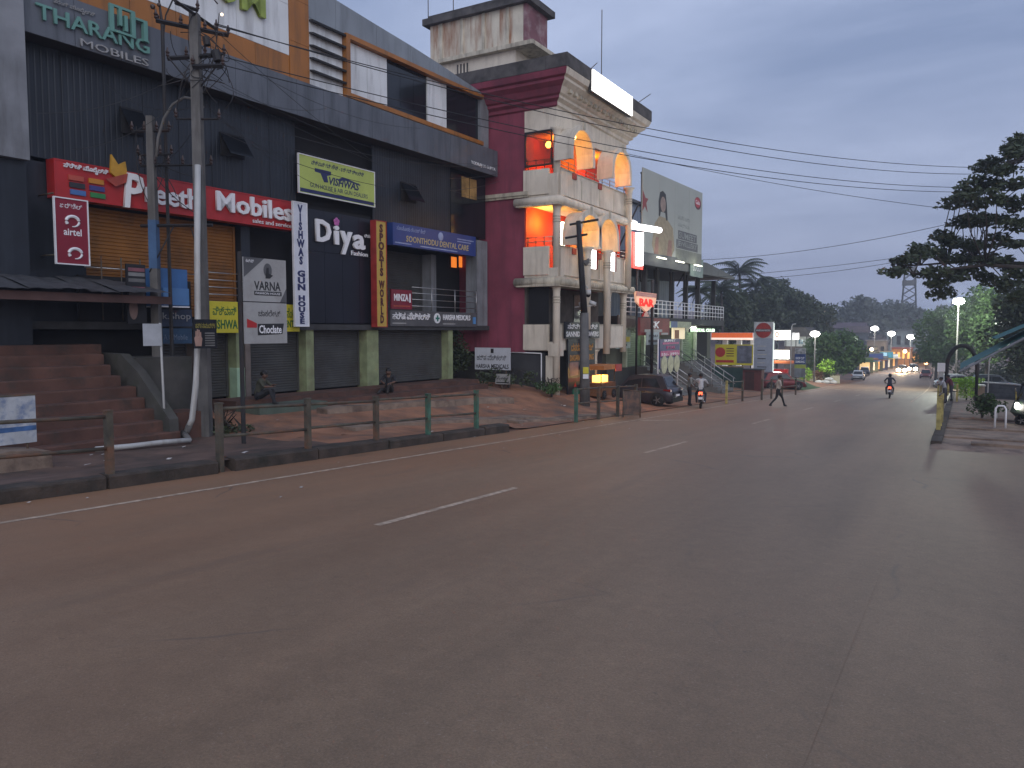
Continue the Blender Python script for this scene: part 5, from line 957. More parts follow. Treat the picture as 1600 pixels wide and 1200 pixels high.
t, w_, h, T, B = bsgn('poster_banner', 'pink and blue food poster with round plates at the bottom', 1031, 530, 1062, 577, 2.4, mat('poster_navy', (0.06, 0.06, 0.16), 0.5))
T('BUFFET', 0.2, 0.75, 0.90, 0.98, m_let, bold=0.02); B('pink_strip', mat('poster_pink', (0.50, 0.08, 0.22), 0.5), 0.12, 0.92, 0.82, 0.885); B('pink_block', MATS['poster_pink'], 0.02, 0.98, 0.42, 0.60); T('IFTAR', 0.3, 0.75, 0.66, 0.76, MATS['poster_pink'], bold=0.02); T('55/- 299/-', 0.05, 0.95, 0.44, 0.53, m_let, bold=0.02); B('white_field', m_silver, 0.02, 0.98, 0.02, 0.36, 0.01)
for i in range(3): put('plate', MB().lathe([(0.01, 0), (w_ * .13, 0.0), (w_ * .15, 0.03), (0.01, 0.03)]).mesh('plate', mat('plate_cream', (0.5, 0.5, 0.32), 0.5)), t, (-w_ * .32 + i * w_ * .32, -0.012, h * .14), (math.pi / 2, 0, 0))
for x in (-w_ / 2, w_ / 2): bar(m_wht, t, (x, 0.12, -1.6), (x, 0.12, h), 0.04, 'post')
t, w_, h, T, B = bsgn('shop_sign', 'slanting yellow green strip board with a blue end', 1048, 502, 1080, 512, 1.2, mat('strip_olive', (0.36, 0.40, 0.26), 0.6)); B('blue_end', mat('strip_blue', (0.12, 0.17, 0.3), 0.6), 0.0, 0.3, 0, 1)
t, w_, h, T, B = bsgn('shop_sign', 'glowing pale green letters along the gallery edge', 1078, 513, 1117, 519, 0.9, m_bdark); T('DIGITAL CLUB', 0.02, 0.98, 0.1, 0.95, mat('glow_green', (0.75, 1.0, 0.7), emit=1.6), 0.03, bold=0.03)
t, w_, h, T, B = bsgn('shop_sign', 'yellow green hardware board with a dark roundel above the green shutter', 963, 515, 985, 545, 0.6, mat('pale_mint', (0.32, 0.42, 0.38), 0.6)); B('yellow_strip', m_lemon, 0.2, 0.95, 0.35, 0.62); B('dark_tag', m_bb, 0.3, 0.7, 0.72, 0.88); T('JIO', 0.3, 0.75, 0.05, 0.25, m_bb)
t, w_, h, T, B = bsgn('shop_sign', 'bronze brown board on the gallery railing', 966, 492, 993, 512, 0.7, mat('bronze_board', (0.13, 0.10, 0.085), 0.6))
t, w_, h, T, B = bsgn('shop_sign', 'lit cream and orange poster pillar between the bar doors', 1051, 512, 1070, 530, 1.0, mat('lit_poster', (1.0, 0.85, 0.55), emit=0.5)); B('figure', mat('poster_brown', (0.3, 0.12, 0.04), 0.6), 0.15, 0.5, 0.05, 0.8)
# yellow hoarding and teal wall beyond the bar
t = thing('hoarding', 'yellow hoarding with a red roundel and a crowd photo behind the stairs', 'sign', (0, 66, 0), R(8)); a = plY(1117, 570, 66); b_ = plY(1175, 568, 66); zt = plY(1117, 538, 66).z; t.location = (a.x, 66, a.z); w_ = (b_.x - a.x); h = zt - a.z
box('board', m_lemon, t, 0, w_, 0, 0.1, 0, h); box('photo_print', mat('crowd_print', (0.12, 0.13, 0.17), 0.6, 0.6, 2), t, w_ * .58, w_ * .97, -0.02, -0.001, h * .1, h * .95); put('roundel', MB().lathe([(0.01, 0), (0.42, 0), (0.42, 0.02), (0.01, 0.02)]).mesh('roundel', m_red), t, (w_ * .14, -0.001, h * .62), (math.pi / 2, 0, 0)); box('red_strip', m_red, t, w_ * .03, w_ * .5, -0.02, -0.001, h * .12, h * .24)
for i in range(4): box('print_line', m_brn, t, w_ * .3, w_ * .5, -0.01, -0.001, h * (.42 + i * .12), h * (.46 + i * .12))
for x in (0.2, w_ - 0.2): bar(m_iron, t, (x, 0.2, -3), (x, 0.2, h), 0.06, 'post')
t = thing('boundary_wall', 'dark teal rendered wall below the yellow hoarding', 'wall', (plY(1112, 612, 64).x, 64, gz(64)), R(4)); L_ = plY(1160, 612, 64).x - plY(1112, 612, 64).x
box('wall', mat('teal_wall', (0.035, 0.075, 0.07), 0.85, 0.3, 1), t, 0, L_, 0, 0.25, -0.5, 1.9); box('coping', m_conc, t, -0.03, L_ + 0.03, -0.04, 0.29, 1.9, 2.0)
for (x0, x1, z) in ((1160, 1186, 1.9),):
    a = plY(x0, 610, 62); t = thing('kiosk', 'maroon metal kiosk cabinet standing beside the teal wall', 'kiosk', (a.x, 62, gz(62)), 0); box('cabinet', mat('kiosk_maroon', (0.11, 0.03, 0.03), 0.6, 0.2), t, 0, 1.45, 0, 1.0, 0, 1.75); box('roof', m_bdark, t, -0.1, 1.55, -0.15, 1.1, 1.75, 1.83); box('door', mat('kiosk_dark', (0.05, 0.02, 0.02), 0.6), t, 0.2, 0.9, -0.02, -0.001, 0.1, 1.6)
# ================================================================== FUEL STATION
Yp = 70.0; a = plY(1177, 590, Yp); b_ = plY(1206, 590, Yp); zt = plY(1190, 503, Yp).z; zb = gz(Yp)
t = thing('price_pylon', 'tall white and blue fuel station pylon with a big red roundel', 'sign', (a.x, Yp, zb), 0); w_ = b_.x - a.x; h = zt - zb
o = box('pylon_board', mat('pylon_blue', (0.30, 0.34, 0.42), 0.5, 0.1), t, 0, w_, 0, 0.35, 0.3, h * .76); box('pylon_top', mat('pylon_white', (0.48, 0.5, 0.5), 0.5), t, -0.02, w_ + 0.02, -0.01, 0.36, h * .761, h)
put('roundel', MB().lathe([(0.01, 0), (w_ * .42, 0), (w_ * .42, 0.04), (0.01, 0.04)], n=24).mesh('roundel', mat('roundel_red', (0.32, 0.035, 0.03), 0.5)), t, (w_ * .5, -0.012, h * .875), (math.pi / 2, 0, 0)); box('roundel_band', m_greysign, t, w_ * .06, w_ * .94, -0.07, -0.055, h * .855, h * .895)
lettering('INDIANOIL', m_wht, t, w_ * .12, w_ * .88, h * .862, h * .886, -0.071, 0.004)
for i in range(8): box('price_line', m_pvc if i % 2 else m_bdark, t, w_ * .2, w_ * (.6 + .05 * (i % 3)), -0.015, -0.001, h * (.2 + i * .062), h * (.212 + i * .062))
box('edge', mat('pylon_edge', (0.9, 1, 0.9), emit=0.5), t, w_ + 0.022, w_ + 0.07, 0.05, 0.3, 0.4, h * .98); box('plinth', m_conc, t, -0.2, w_ + 0.2, -0.2, 0.6, -0.3, 0.35)
Yc = 84.0; fs = thing('fuel_canopy', 'fuel station canopy with an orange fascia on lit columns', 'canopy', (0, Yc, 0), 0)
a = plY(1112, 531, Yc); b_ = plY(1176, 531, Yc); z1 = plY(1112, 520, Yc).z; z0 = a.z
for i in range(5): w5 = (b_.x - a.x) / 5; box('fascia_panel', mat('orange_fascia', (0.75, 0.14, 0.03), emit=0.35), fs, a.x + i * w5 + 0.01, a.x + (i + 1) * w5 - 0.01, -0.1, 0, z0 + 0.25, z1)
box('lit_edge', mat('edge_glow', (1, 0.75, 0.6), emit=0.7), fs, a.x, b_.x, -0.11, 0, z0 + 0.02, z0 + 0.24); box('canopy_roof', m_wht, fs, a.x - 6, b_.x + 3.5, 0.002, 7, z0, z1)
for px in (1128, 1150, 1172): X = plY(px, 560, Yc).x; box('column', m_wht, fs, X - 0.25, X + 0.25, 1, 1.5, gz(Yc) - 0.5, z0)
c0 = plY(1206, 530, Yc); c1 = plY(1235, 530, Yc); zc = plY(1206, 516, Yc).z; box('white_fascia', mat('fascia_glow', (1, 1, 0.94), emit=1.3), fs, c0.x, c1.x, -0.12, 0, c0.z, zc); lettering('IO', m_orange, fs, c0.x + 0.2, c0.x + 0.75, c0.z + 0.2, zc - 0.15, -0.121, 0.01, 0.02)
box('pump_housing', mat('pump_glow', (1, 1, 0.92), emit=1.1), fs, c0.x - 0.3, plY(1232, 555, Yc).x, 0.3, 0.6, plY(1206, 561, Yc).z, plY(1206, 547, Yc).z)
box('orange_awning', mat('awn_orange', (0.4, 0.1, 0.03), 0.6), fs, c0.x, plY(1240, 565, Yc).x, -1.2, 0.2, plY(1206, 567, Yc).z, plY(1206, 563, Yc).z); box('red_stall', m_red, fs, plY(1208, 580, Yc).x, plY(1232, 580, Yc).x, -1.0, 0.0, plY(1206, 583, Yc).z, plY(1206, 576, Yc).z)
plight((-17.5, Yc + 2, z0 - 0.4), 500, (0.95, 1.0, 0.9), 0.4); plight((c0.x + 1, Yc - 1.5, z0 - 1.5), 250, (0.95, 1.0, 0.85), 0.3)
# white house behind
Yh = 112.0
def fbx(px0, py0, px1, py1, Y): p = plY(px0, py1, Y); q_ = plY(px1, py0, Y); return p.x, q_.x, p.z, q_.z
x0, x1, z0, z1 = fbx(1226, 526, 1270, 541, Yh); hs = thing('white_house', 'white two storey house with a dark pitched roof and blue window', 'house', ((x0 + x1) / 2, Yh, gz(Yh)), 0); w_ = x1 - x0; o = gz(Yh)
box('wall', mat('house_white', (0.62, 0.64, 0.6), 0.8, 0.1), hs, -w_ / 2, w_ / 2, 0, 6, z0 - o, z1 - o); box('lower_wall', m_brick, hs, -w_ / 2, w_ / 2, 0.05, 6, -0.5, z0 - o - 0.002)
MB().prism([(-w_ / 2 - .5, z1 - o), (w_ / 2 + .5, z1 - o), (w_ / 2 - 1, z1 - o + 1.3), (-w_ / 2 + 1, z1 - o + 1.3)], -0.6, 6.5).build('roof', m_cap, hs)
f = box('window', mat('house_blue_glass', (0.05, 0.16, 0.22), 0.2), hs, 0.0, 0.6, -0.04, -0.001, z0 - o + 0.35, z1 - o - 0.4); box('frame', m_wht, f, 0.28, 0.32, -0.06, -0.041, z0 - o + 0.3, z1 - o - 0.38)
for x in (-w_ / 2 + 0.1, -0.4, 1.0, w_ / 2 - 0.25): box('pilaster', m_greysign, hs, x, x + 0.12, -0.06, -0.001, z0 - o, z1 - o)
plight(((x0 + x1) / 2, Yh - 4, z1 - 0.5), 160, (0.95, 1, 0.9), 0.3)
# blue sign on the grass bank
Ys = 76.0; x0, x1, z0, z1 = fbx(1241, 544, 1259, 590, Ys); t = thing('roadside_sign', 'blue and white roadside board on a grassy bank', 'sign', (x0, Ys, gz(Ys)), 0); o = gz(Ys); w_ = x1 - x0; h = z1 - z0
box('board', mat('rs_blue', (0.025, 0.05, 0.16), 0.5), t, 0, w_, 0, 0.12, z0 - o + h * .45, z1 - o - h * .2); box('top_print', mat('rs_print', (0.3, 0.3, 0.3), 0.6, 0.6, 4), t, 0, w_, 0.0, 0.12, z1 - o - h * .198, z1 - o); box('green_strip', mat('rs_green', (0.3, 0.35, 0.06), 0.5), t, 0, w_, 0, 0.12, z0 - o + h * .32, z0 - o + h * .448); box('lower_board', m_pier, t, 0, w_, 0.001, 0.12, z0 - o + 0.05, z0 - o + h * .318)
lettering('SHOP CUT', m_let, t, w_ * .1, w_ * .9, z0 - o + h * .62, z0 - o + h * .70, -0.002, 0.01, 0.02); lettering('SAMSUNG', m_let, t, w_ * .08, w_ * .92, z0 - o + h * .5, z0 - o + h * .58, -0.002, 0.01, 0.02)
for x in (0.1, w_ - 0.1): bar(m_iron, t, (x, 0.15, -0.3), (x, 0.15, z0 - o + 0.4), 0.05, 'post')
# ================================================================== FAR END OF THE STREET
def farbuilding(label, px0, py0, px1, py1, Y, col, roofc, rooft='flat', wins=0, dep=8.0, base=None, lit=None, name='street_building'):
    x0, x1, z0, z1 = fbx(px0, py0, px1, py1, Y); g = th((x0 + x1) / 2, Y) if base is None else base
    t = thing(name, label, 'building', ((x0 + x1) / 2, Y, g), 0); w_ = x1 - x0; h = z1 - g
    box('wall', mat('fw_%d_%d' % (px0, py0), col, 0.85, 0.2, 0.8), t, -w_ / 2, w_ / 2, 0, dep, -1.5, h)
    if rooft == 'flat': box('roof', mat('fr_%d_%d' % (px0, py0), roofc, 0.8), t, -w_ / 2 - .3, w_ / 2 + .3, -0.6, dep + .2, h, h + 0.3)
    else: MB().prism([(-0.8, h - 0.1), (dep / 2, h + 1.6), (dep + 0.8, h - 0.1)], -w_ / 2 - .4, w_ / 2 + .4, 'x').build('roof', mat('fr_%d_%d' % (px0, py0), roofc, 0.85, 0.3, 1), t)
    for i in range(wins):
        xa = -w_ / 2 + w_ * (i + .25) / wins; o = box('window', m_blackglass if not lit else mat('lit_%d' % px0, lit, emit=0.9), t, xa, xa + w_ * .5 / wins, -0.05, -0.001, h * .45, h * .8); box('sill', m_bgrey, o, xa - .1, xa + w_ * .5 / wins + .1, -0.2, -0.052, h * .45 - .15, h * .45 - 0.01)
    return t, w_, h
farbuilding('dark blue grey street building under the lit white panel', 1320, 519, 1352, 578, 215, (0.05, 0.06, 0.08), (0.09, 0.06, 0.06), 'gable', 3)
farbuilding('brown shopfront block beside the second street lamp', 1353, 533, 1384, 577, 205, (0.13, 0.10, 0.08), (0.10, 0.09, 0.09), 'flat', 3)
t, w_, h = farbuilding('orange lit shop with a red fascia at the end of the road', 1392, 545, 1424, 577, 212, (0.5, 0.2, 0.06), (0.22, 0.05, 0.03), 'flat', 4, lit=(1.0, 0.5, 0.12))
t, w_, h = farbuilding('long low shop row with amber lights behind the oncoming headlights', 1424, 552, 1452, 577, 216, (0.35, 0.16, 0.06), (0.16, 0.08, 0.06), 'flat', 4, lit=(1.0, 0.45, 0.1))
farbuilding('pale green flat roofed building on the slope', 1385, 517, 1450, 540, 260, (0.25, 0.29, 0.28), (0.16, 0.18, 0.18), 'flat', 5, base=-5)
farbuilding('house with a maroon tiled roof high on the slope', 1402, 500, 1440, 516, 300, (0.15, 0.14, 0.15), (0.11, 0.055, 0.06), 'gable', 3, base=-3)
farbuilding('grey house with a white balcony line on the slope', 1425, 494, 1462, 518, 330, (0.24, 0.24, 0.26), (0.13, 0.06, 0.06), 'gable', 3, base=-3)
farbuilding('long maroon roofed hall before the dark trees', 1285, 512, 1350, 530, 250, (0.10, 0.09, 0.11), (0.09, 0.06, 0.075), 'gable', 5, base=-6)
farbuilding('small blue shed with lit doorway behind the parked white car', 1312, 562, 1340, 585, 165, (0.03, 0.04, 0.07), (0.04, 0.05, 0.07), 'flat', 1, dep=4)
for (px0, py0, px1, py1, Y, c, lab) in ((1334, 526, 1348, 532, 205, (0.75, 0.9, 0.75), 'pale green glowing strip panel on the dark street building'), (1358, 556, 1362, 566, 190, (1.0, 0.9, 0.6), 'glowing cream shop panel behind the parked cars'), (1380, 551, 1386, 564, 195, (0.3, 0.5, 0.6), 'cyan lit shop board near the brown block'), (1435, 505, 1458, 510, 320, (0.4, 0.42, 0.45), 'pale balcony board on the slope house')):
    x0, x1, z0, z1 = fbx(px0, py0, px1, py1, Y); t = thing('lit_board', lab, 'sign', (x0, Y - 10.2 if Y == 205 and px0 < 1340 else Y, z0), 0); box('light_face', mat('lb%d' % px0, c, emit=0.9), t, 0, x1 - x0, -0.06, 0, 0, z1 - z0); box('casing', m_bdark, t, -.05, x1 - x0 + .05, 0.001, 0.2, -.05, z1 - z0 + .05); bar(m_iron, t, (0.2, 0.1, -5), (0.2, 0.1, 0), 0.08, 'post')
# street lamps
def street_lamp(px, pyt, Y, label, e, col=(1, 0.98, 0.9), em=30, X=None):
    p = plY(px, pyt, Y); g = th(p.x, Y); t = thing('street_lamp', label, 'street lamp', (p.x, Y, g), 0); h = p.z - g
    MB().tube([(0, 0, -0.3), (0, 0, h - 0.2)], [0.10, 0.06], 8).build('pole', m_bgrey, t, smooth=True); s = Y / 200
    o = MB().prism([(-0.5, 0.0), (0.5, 0.0), (0.42, 0.14), (-0.42, 0.14)], -0.25, 0.25).build('lamp_head', m_bgrey, t, (0, -0.1, h)); MB().ball((0, -0.12, -0.2), (0.3 + .5 * s, 0.25 + .3 * s, 0.16 + .36 * s), 12, 8).build('lamp_lens', mat('lens_%d' % px, col, emit=em), o, smooth=True)
    plight((p.x - 0.3, Y - 3.0, p.z - 0.8), e, col, 0.5); return t
street_lamp(1367, 512, 190, 'bright white street lamp above the brown shopfront block', 1200)
street_lamp(1393, 520, 200, 'white street lamp between the brown block and the orange shop', 1200)
street_lamp(1423, 525, 205, 'white street lamp above the oncoming headlights', 1200)
street_lamp(1498, 468, 88, 'dazzling white lamp on a pole inside the right hand trees', 4500, (0.93, 1.0, 0.85), 60)
street_lamp(1274, 519, 96, 'twin globe garden lamp beside the round topped tree', 250, (1, 0.98, 0.9), 20)
# slim grey lamp post by the house
t = thing('street_lamp', 'slim unlit grey lamp post with a curved neck before the white house', 'street lamp', (plY(1235, 590, 80).x, 80, gz(80)), 0); h = plY(1235, 506, 80).z - gz(80); MB().tube([(0, 0, -0.2), (0, 0, h - 0.3), (0.1, 0, h - 0.05), (0.4, 0, h)], 0.05, 8).build('pole', m_pvc, t)
# telecom lattice tower
Yt = 300; p0 = plY(1412, 480, Yt); p1 = plY(1428, 480, Yt); zt = plY(1420, 412, Yt).z; tw = thing('lattice_tower', 'tall telecom lattice tower rising beyond the dark treeline', 'tower', ((p0.x + p1.x) / 2, Yt, 0), 0); g = 2.0
w0, w1, hh = 2.6, 1.5, zt
def tl(s, q_, z): f = (z - g) / (hh - g); r_ = mixf(w0, w1, f); return (s * r_, q_ * r_, z)
for s in (-1, 1):
    for q_ in (-1, 1): bar(m_iron, tw, tl(s, q_, g), tl(s, q_, hh), 0.17, 'leg', 5)
for i in range(9):
    za, zb2 = g + (hh - g) * i / 9, g + (hh - g) * (i + 1) / 9
    for (a, b_) in (((-1, -1), (1, -1)), ((1, -1), (1, 1)), ((1, 1), (-1, 1)), ((-1, 1), (-1, -1))): bar(m_iron, tw, tl(*a, za), tl(*b_, zb2), 0.11, 'brace', 4); bar(m_iron, tw, tl(*b_, za), tl(*a, zb2), 0.11, 'brace', 4)
for z in (0.93, 0.75): MB().box(-2.2, 2.2, -1.9, -1.6, hh * z - 1.2, hh * z + 0.6).build('antenna_panel', m_bgrey, tw)

# small shops crowding the far left verge
rs = random.Random(4)
SH = (('narrow shop with a green awning beyond the parked cars', (0.04, 0.16, 0.08)), ('narrow shop with a blue awning beyond the parked cars', (0.05, 0.10, 0.25)), ('narrow shop with a rust red awning beyond the parked cars', (0.25, 0.07, 0.03)), ('narrow shop with a grey awning beyond the parked cars', (0.2, 0.2, 0.2)), ('narrow shop with a yellow awning beyond the parked cars', (0.4, 0.28, 0.05)), ('narrow shop with a white awning beyond the parked cars', (0.5, 0.5, 0.48)))
for i, (lab, c) in enumerate(SH):
    Y = 172 + i * 6.5; x = plY(1352 + i * 8, 575, Y).x; g = th(x, Y); t = thing('small_shop', lab, 'shop', (x, Y, g), R(35)); hh = rs.uniform(2.9, 4.2)
    box('wall', mat('sw%d' % i, (rs.uniform(.08, .2), rs.uniform(.07, .16), rs.uniform(.06, .14)), .85, .2), t, -1.7, 1.7, 0, 4, -.6, hh); box('awning', mat('sa%d' % i, c, .7), t, -1.8, 1.8, -1.2, -.001, 2.3, 2.45); box('lit_opening', mat('sl%d' % (i % 3), ((1, .7, .35), (1, .9, .7), (1, .5, .15))[i % 3], emit=.55), t, -1.2, .9, -.04, -.002, .4, 2.2); box('signboard', mat('ss%d' % i, c[::-1], .5), t, -1.6, 1.6, -.12, -.003, 2.6, hh - .1)
for i, (px, py, Y, c, lab) in enumerate(((1447, 566, 160, (1, .45, .2), 'small orange marker lamp on a post by the far fence'), (1458, 562, 165, (1, .9, .8), 'small white marker lamp on a post by the far fence'), (1362, 546, 200, (1, .8, .5), 'small amber bulb hung before the brown block'), (1414, 549, 206, (1, .85, .5), 'small amber bulb on a post before the orange shop'))):
    p = plY(px, py, Y); g = th(p.x, Y); t = thing('marker_lamp', lab, 'lamp', (p.x, Y, g), 0); bar(m_iron, t, (0, 0, -.2), (0, 0, p.z - g), .06, 'post'); MB().ball((0, 0, p.z - g), .42, 10, 7).build('bulb', mat('mk%d' % i, c, emit=9), t, smooth=True)
# ================================================================== TREES AND PLANTS
def leafmat(nm, c, var=0.45): 
    m = mat(nm, c, 0.6, var, 1.3); return m
m_leaf = leafmat('leaf_dark', (0.045, 0.062, 0.028)); m_leaf2 = leafmat('leaf_mid', (0.055, 0.105, 0.03)); m_leaf3 = leafmat('leaf_far', (0.07, 0.085, 0.06)); m_lime2 = leafmat('leaf_lamplit_lime', (0.26, 0.46, 0.04), 0.3); m_bark = mat('bark', (0.05, 0.04, 0.034), 0.95, 0.3, 3, bump=0.5)  # lime leaf colour is raised to stand for lamp light on the leaves
def leaves(clumps, n, size, rng, flat=0.6, asp=0.45):
    k = MB(); V = k.v; Fc = k.f
    for c, r in clumps:
        r = r if isinstance(r, tuple) else (r, r, r * 0.75)
        for i in range(n):
            while True:
                a, b_, d = rng.uniform(-1, 1), rng.uniform(-1, 1), rng.uniform(-1, 1)
                if a * a + b_ * b_ + d * d < 1: break
            p = Vector((c[0] + a * r[0], c[1] + b_ * r[1], c[2] + d * r[2])); s = size * rng.uniform(0.6, 1.3)
            u = Vector((rng.gauss(0, 1), rng.gauss(0, 1), rng.gauss(0, flat) - 0.3)).normalized(); v = u.cross(Vector((rng.gauss(0, 1), rng.gauss(0, 1), rng.gauss(0, 1)))).normalized() * s * asp; u *= s
            j = len(V); V += [tuple(p - u), tuple(p - v), tuple(p + u), tuple(p + v)]; Fc.append((j, j + 1, j + 2, j + 3))
    return k
def limbs(base, targets, rng, r0=0.3, fork=0.45, ends=0.04):
    k = MB(); base = Vector(base)
    targets = [Vector(t) for t in targets]
    if len(targets) > 20:
        mains = [targets[0]]
        while len(mains) < 9: mains.append(max(targets, key=lambda p: min((p - q_).length for q_ in mains)))
        paths = []
        for t in mains:
            e = base.lerp(t, .9); path = [base, base.lerp(e, .3) + Vector((rng.uniform(-.5, .5), rng.uniform(-.5, .5), .9)), base.lerp(e, .62) + Vector((rng.uniform(-.4, .4), rng.uniform(-.4, .4), .8)), e]; k.tube(path, [r0 * .5, r0 * .33, r0 * .2, r0 * .1], 7); paths += [path[1], path[2], path[2].lerp(path[3], .5), path[3]]
        for t in targets:
            b0 = min(paths, key=lambda p: (p - t).length); m1 = b0.lerp(t, .5) + Vector((rng.uniform(-.3, .3), rng.uniform(-.3, .3), rng.uniform(-.1, .35))); k.tube([b0, m1, t], [r0 * .1, r0 * .07, .02], 5)
        return k
    for i, t in enumerate(targets):
        t = Vector(t); m1 = base.lerp(t, 0.35) + Vector((rng.uniform(-.3, .3), rng.uniform(-.3, .3), 0.5)); m2 = base.lerp(t, 0.7) + Vector((rng.uniform(-.3, .3), rng.uniform(-.3, .3), 0.35)); k.tube([base, m1, m2, t], [r0 * fork, r0 * .28, r0 * .16, ends], 6)
    return k
def tree(name, label, base, fork_z, clumps, n, size, lm, group=None, r0=0.3, lean=(0, 0), seed=1, tri=None, cat='tree', nb=None):
    rng = random.Random(seed); base = Vector(base); t = thing(name, label, cat, base, 0, group)
    fk = Vector((lean[0], lean[1], fork_z)); cl = [(Vector(c) - base, r) for c, r in clumps]
    tr = MB().tube([(0, 0, -0.4), tuple(fk * 0.5 + Vector((0.06, 0, 0))), tuple(fk)], [r0 * 1.25, r0, r0 * .8], 9).build('trunk', m_bark, t, smooth=True)
    limbs(fk, [c for c, r in (cl if nb is None else rng.sample(cl, min(nb, len(cl))))], rng, r0).build('limbs', m_bark, tr, smooth=True)
    leaves(cl, n, size, rng).build('crown', lm, t); return t
rng = random.Random(11)
# big dark tree reaching in from the right
outline = [(1595, 215), (1575, 235), (1590, 240), (1555, 250), (1535, 268), (1575, 262), (1520, 287), (1550, 285), (1580, 290), (1500, 303), (1530, 305), (1562, 312), (1492, 320), (1515, 325), (1500, 345), (1530, 338), (1590, 318), (1550, 345), (1575, 345), (1595, 350), (1520, 352),
           (1510, 378), (1490, 378), (1468, 372), (1445, 384), (1432, 390), (1458, 395), (1480, 400), (1505, 402), (1530, 385), (1560, 378), (1590, 385), (1545, 408), (1575, 412), (1415, 412), (1402, 422), (1425, 403), (1455, 425), (1463, 440), (1478, 455), (1490, 430), (1515, 425), (1540, 432), (1590, 432), (1565, 445), (1600, 460)]
Yb = 46.0; cl = []
for x, y in outline:
    for s in range(2):
        Y = Yb + rng.uniform(-3.5, 3.5); p = plY(x + rng.uniform(-9, 9), y + rng.uniform(-6, 6), Y); cl.append((p, (rng.uniform(.45, .8), rng.uniform(.45, .8), rng.uniform(.2, .36))))
for i in range(60):
    p = Vector((rng.uniform(3.5, 11), Yb + rng.uniform(-5, 5), 0)); p.z = rng.uniform(4.5, 13.5 - abs(p.x - 6) * .5); cl.append((p, (1.0, 1.0, .5)))
tree('roadside_tree', 'large dark spreading tree with drooping branches over the right pavement', (6.2, Yb, gz(Yb) + .3), 5.6, cl, 95, 0.16, m_leaf, None, 0.42, (-0.6, 0), 5)
# lamp-lit trees behind the lamp
k = 0
def blobtree(name, label, pts, Y, n, size, lm, base_px, dep=3.0, rad=1.1, fork=None, seed=3, group=None, r0=0.22, X=None):
    rg = random.Random(seed); cl = []
    for x, y in pts: p = plY(x, y, Y + rg.uniform(-dep, dep)); cl.append((p, (rad * rg.uniform(.7, 1.2), rad * rg.uniform(.7, 1.2), rad * rg.uniform(.5, .8))))
    b = plY(*base_px, Y); b.z = th(b.x, Y) + .05; zc = min(c.z for c, r in cl); return tree(name, label, b, max(1.2, (fork or (zc - b.z + .6))), cl, n, size, lm, group, r0, (0, 0), seed, nb=14)
def cloud(x0, y0, x1, y1, n, seed, shape='ell'):
    rg = random.Random(seed); o = []
    while len(o) < n:
        x, y = rg.uniform(x0, x1), rg.uniform(y0, y1); a = (x - (x0 + x1) / 2) / ((x1 - x0) / 2); b = (y - (y0 + y1) / 2) / ((y1 - y0) / 2)
        if a * a + b * b < 1: o.append((x, y))
    return o
blobtree('roadside_tree', 'dense mid green tree lit by the white lamp', cloud(1490, 455, 1590, 560, 60, 1), 95, 160, 0.24, m_leaf2, (1540, 600), 3, 1.5, seed=8)
blobtree('roadside_tree', 'leafy tree standing left of the white lamp pole', cloud(1440, 480, 1510, 565, 42, 2), 112, 150, 0.26, m_leaf2, (1478, 598), 3, 1.6, seed=9)
blobtree('roadside_tree', 'dark tree crowding behind the teal shelter roof', cloud(1555, 445, 1660, 575, 60, 3), 74, 150, 0.22, m_leaf, (1612, 610), 3, 1.3, seed=10)
blobtree('roadside_tree', 'small dark tree at the bend beyond the far fence', cloud(1438, 535, 1478, 575, 22, 4), 140, 120, 0.3, m_leaf2, (1462, 585), 3, 1.3, seed=12)
blobtree('garden_tree', 'round topped green tree beside the twin globe lamp', cloud(1264, 520, 1342, 580, 50, 5), 108, 160, 0.24, m_leaf2, (1293, 592), 2.5, 1.3, seed=13, r0=.16)
blobtree('garden_tree', 'small young tree lit yellow green in front of the garden wall', cloud(1280, 560, 1300, 582, 9, 6), 98, 60, 0.14, m_lime2, (1291, 592), .5, .6, seed=14, r0=.07)
for i, (x0, y0, x1, y1, Y, lab) in enumerate(((1118, 460, 1165, 530, 120, 'dark broadleaf tree behind the fuel canopy'), (1150, 455, 1215, 525, 135, 'tall dark tree below the twin palms'), (1195, 440, 1232, 520, 150, 'pointed dark tree standing highest in the wood'), (1222, 456, 1270, 525, 145, 'wide dark tree at the end of the near wood'), (1255, 475, 1300, 525, 170, 'lower dark tree behind the white house'))):
    blobtree('wood_tree', lab, cloud(x0, y0, x1, y1, 46, 20 + i), Y, 130, 0.36, m_leaf, ((x0 + x1) / 2, 560), 4, 2.0, seed=30 + i, group=None)
# far wood on the slope, one mass
rg = random.Random(5); cl = []
for i in range(420):
    Y = rg.uniform(270, 380); x = rg.uniform(1100, 1620); top = 474 + 8 * math.sin(x * .031) + 5 * math.sin(x * .083) + 5 * rg.random(); p = plY(x, mixf(top + 6, 530, rg.random() ** 1.3), Y); cl.append((p, (rg.uniform(2.2, 4), rg.uniform(2, 3.5), rg.uniform(1.8, 3.2))))
tag(leaves(cl, 75, 0.8, rg, 0.8, 0.6).build('far_wood', m_leaf3), 'far dark wood along the hill behind the town', 'wood', kind='stuff')
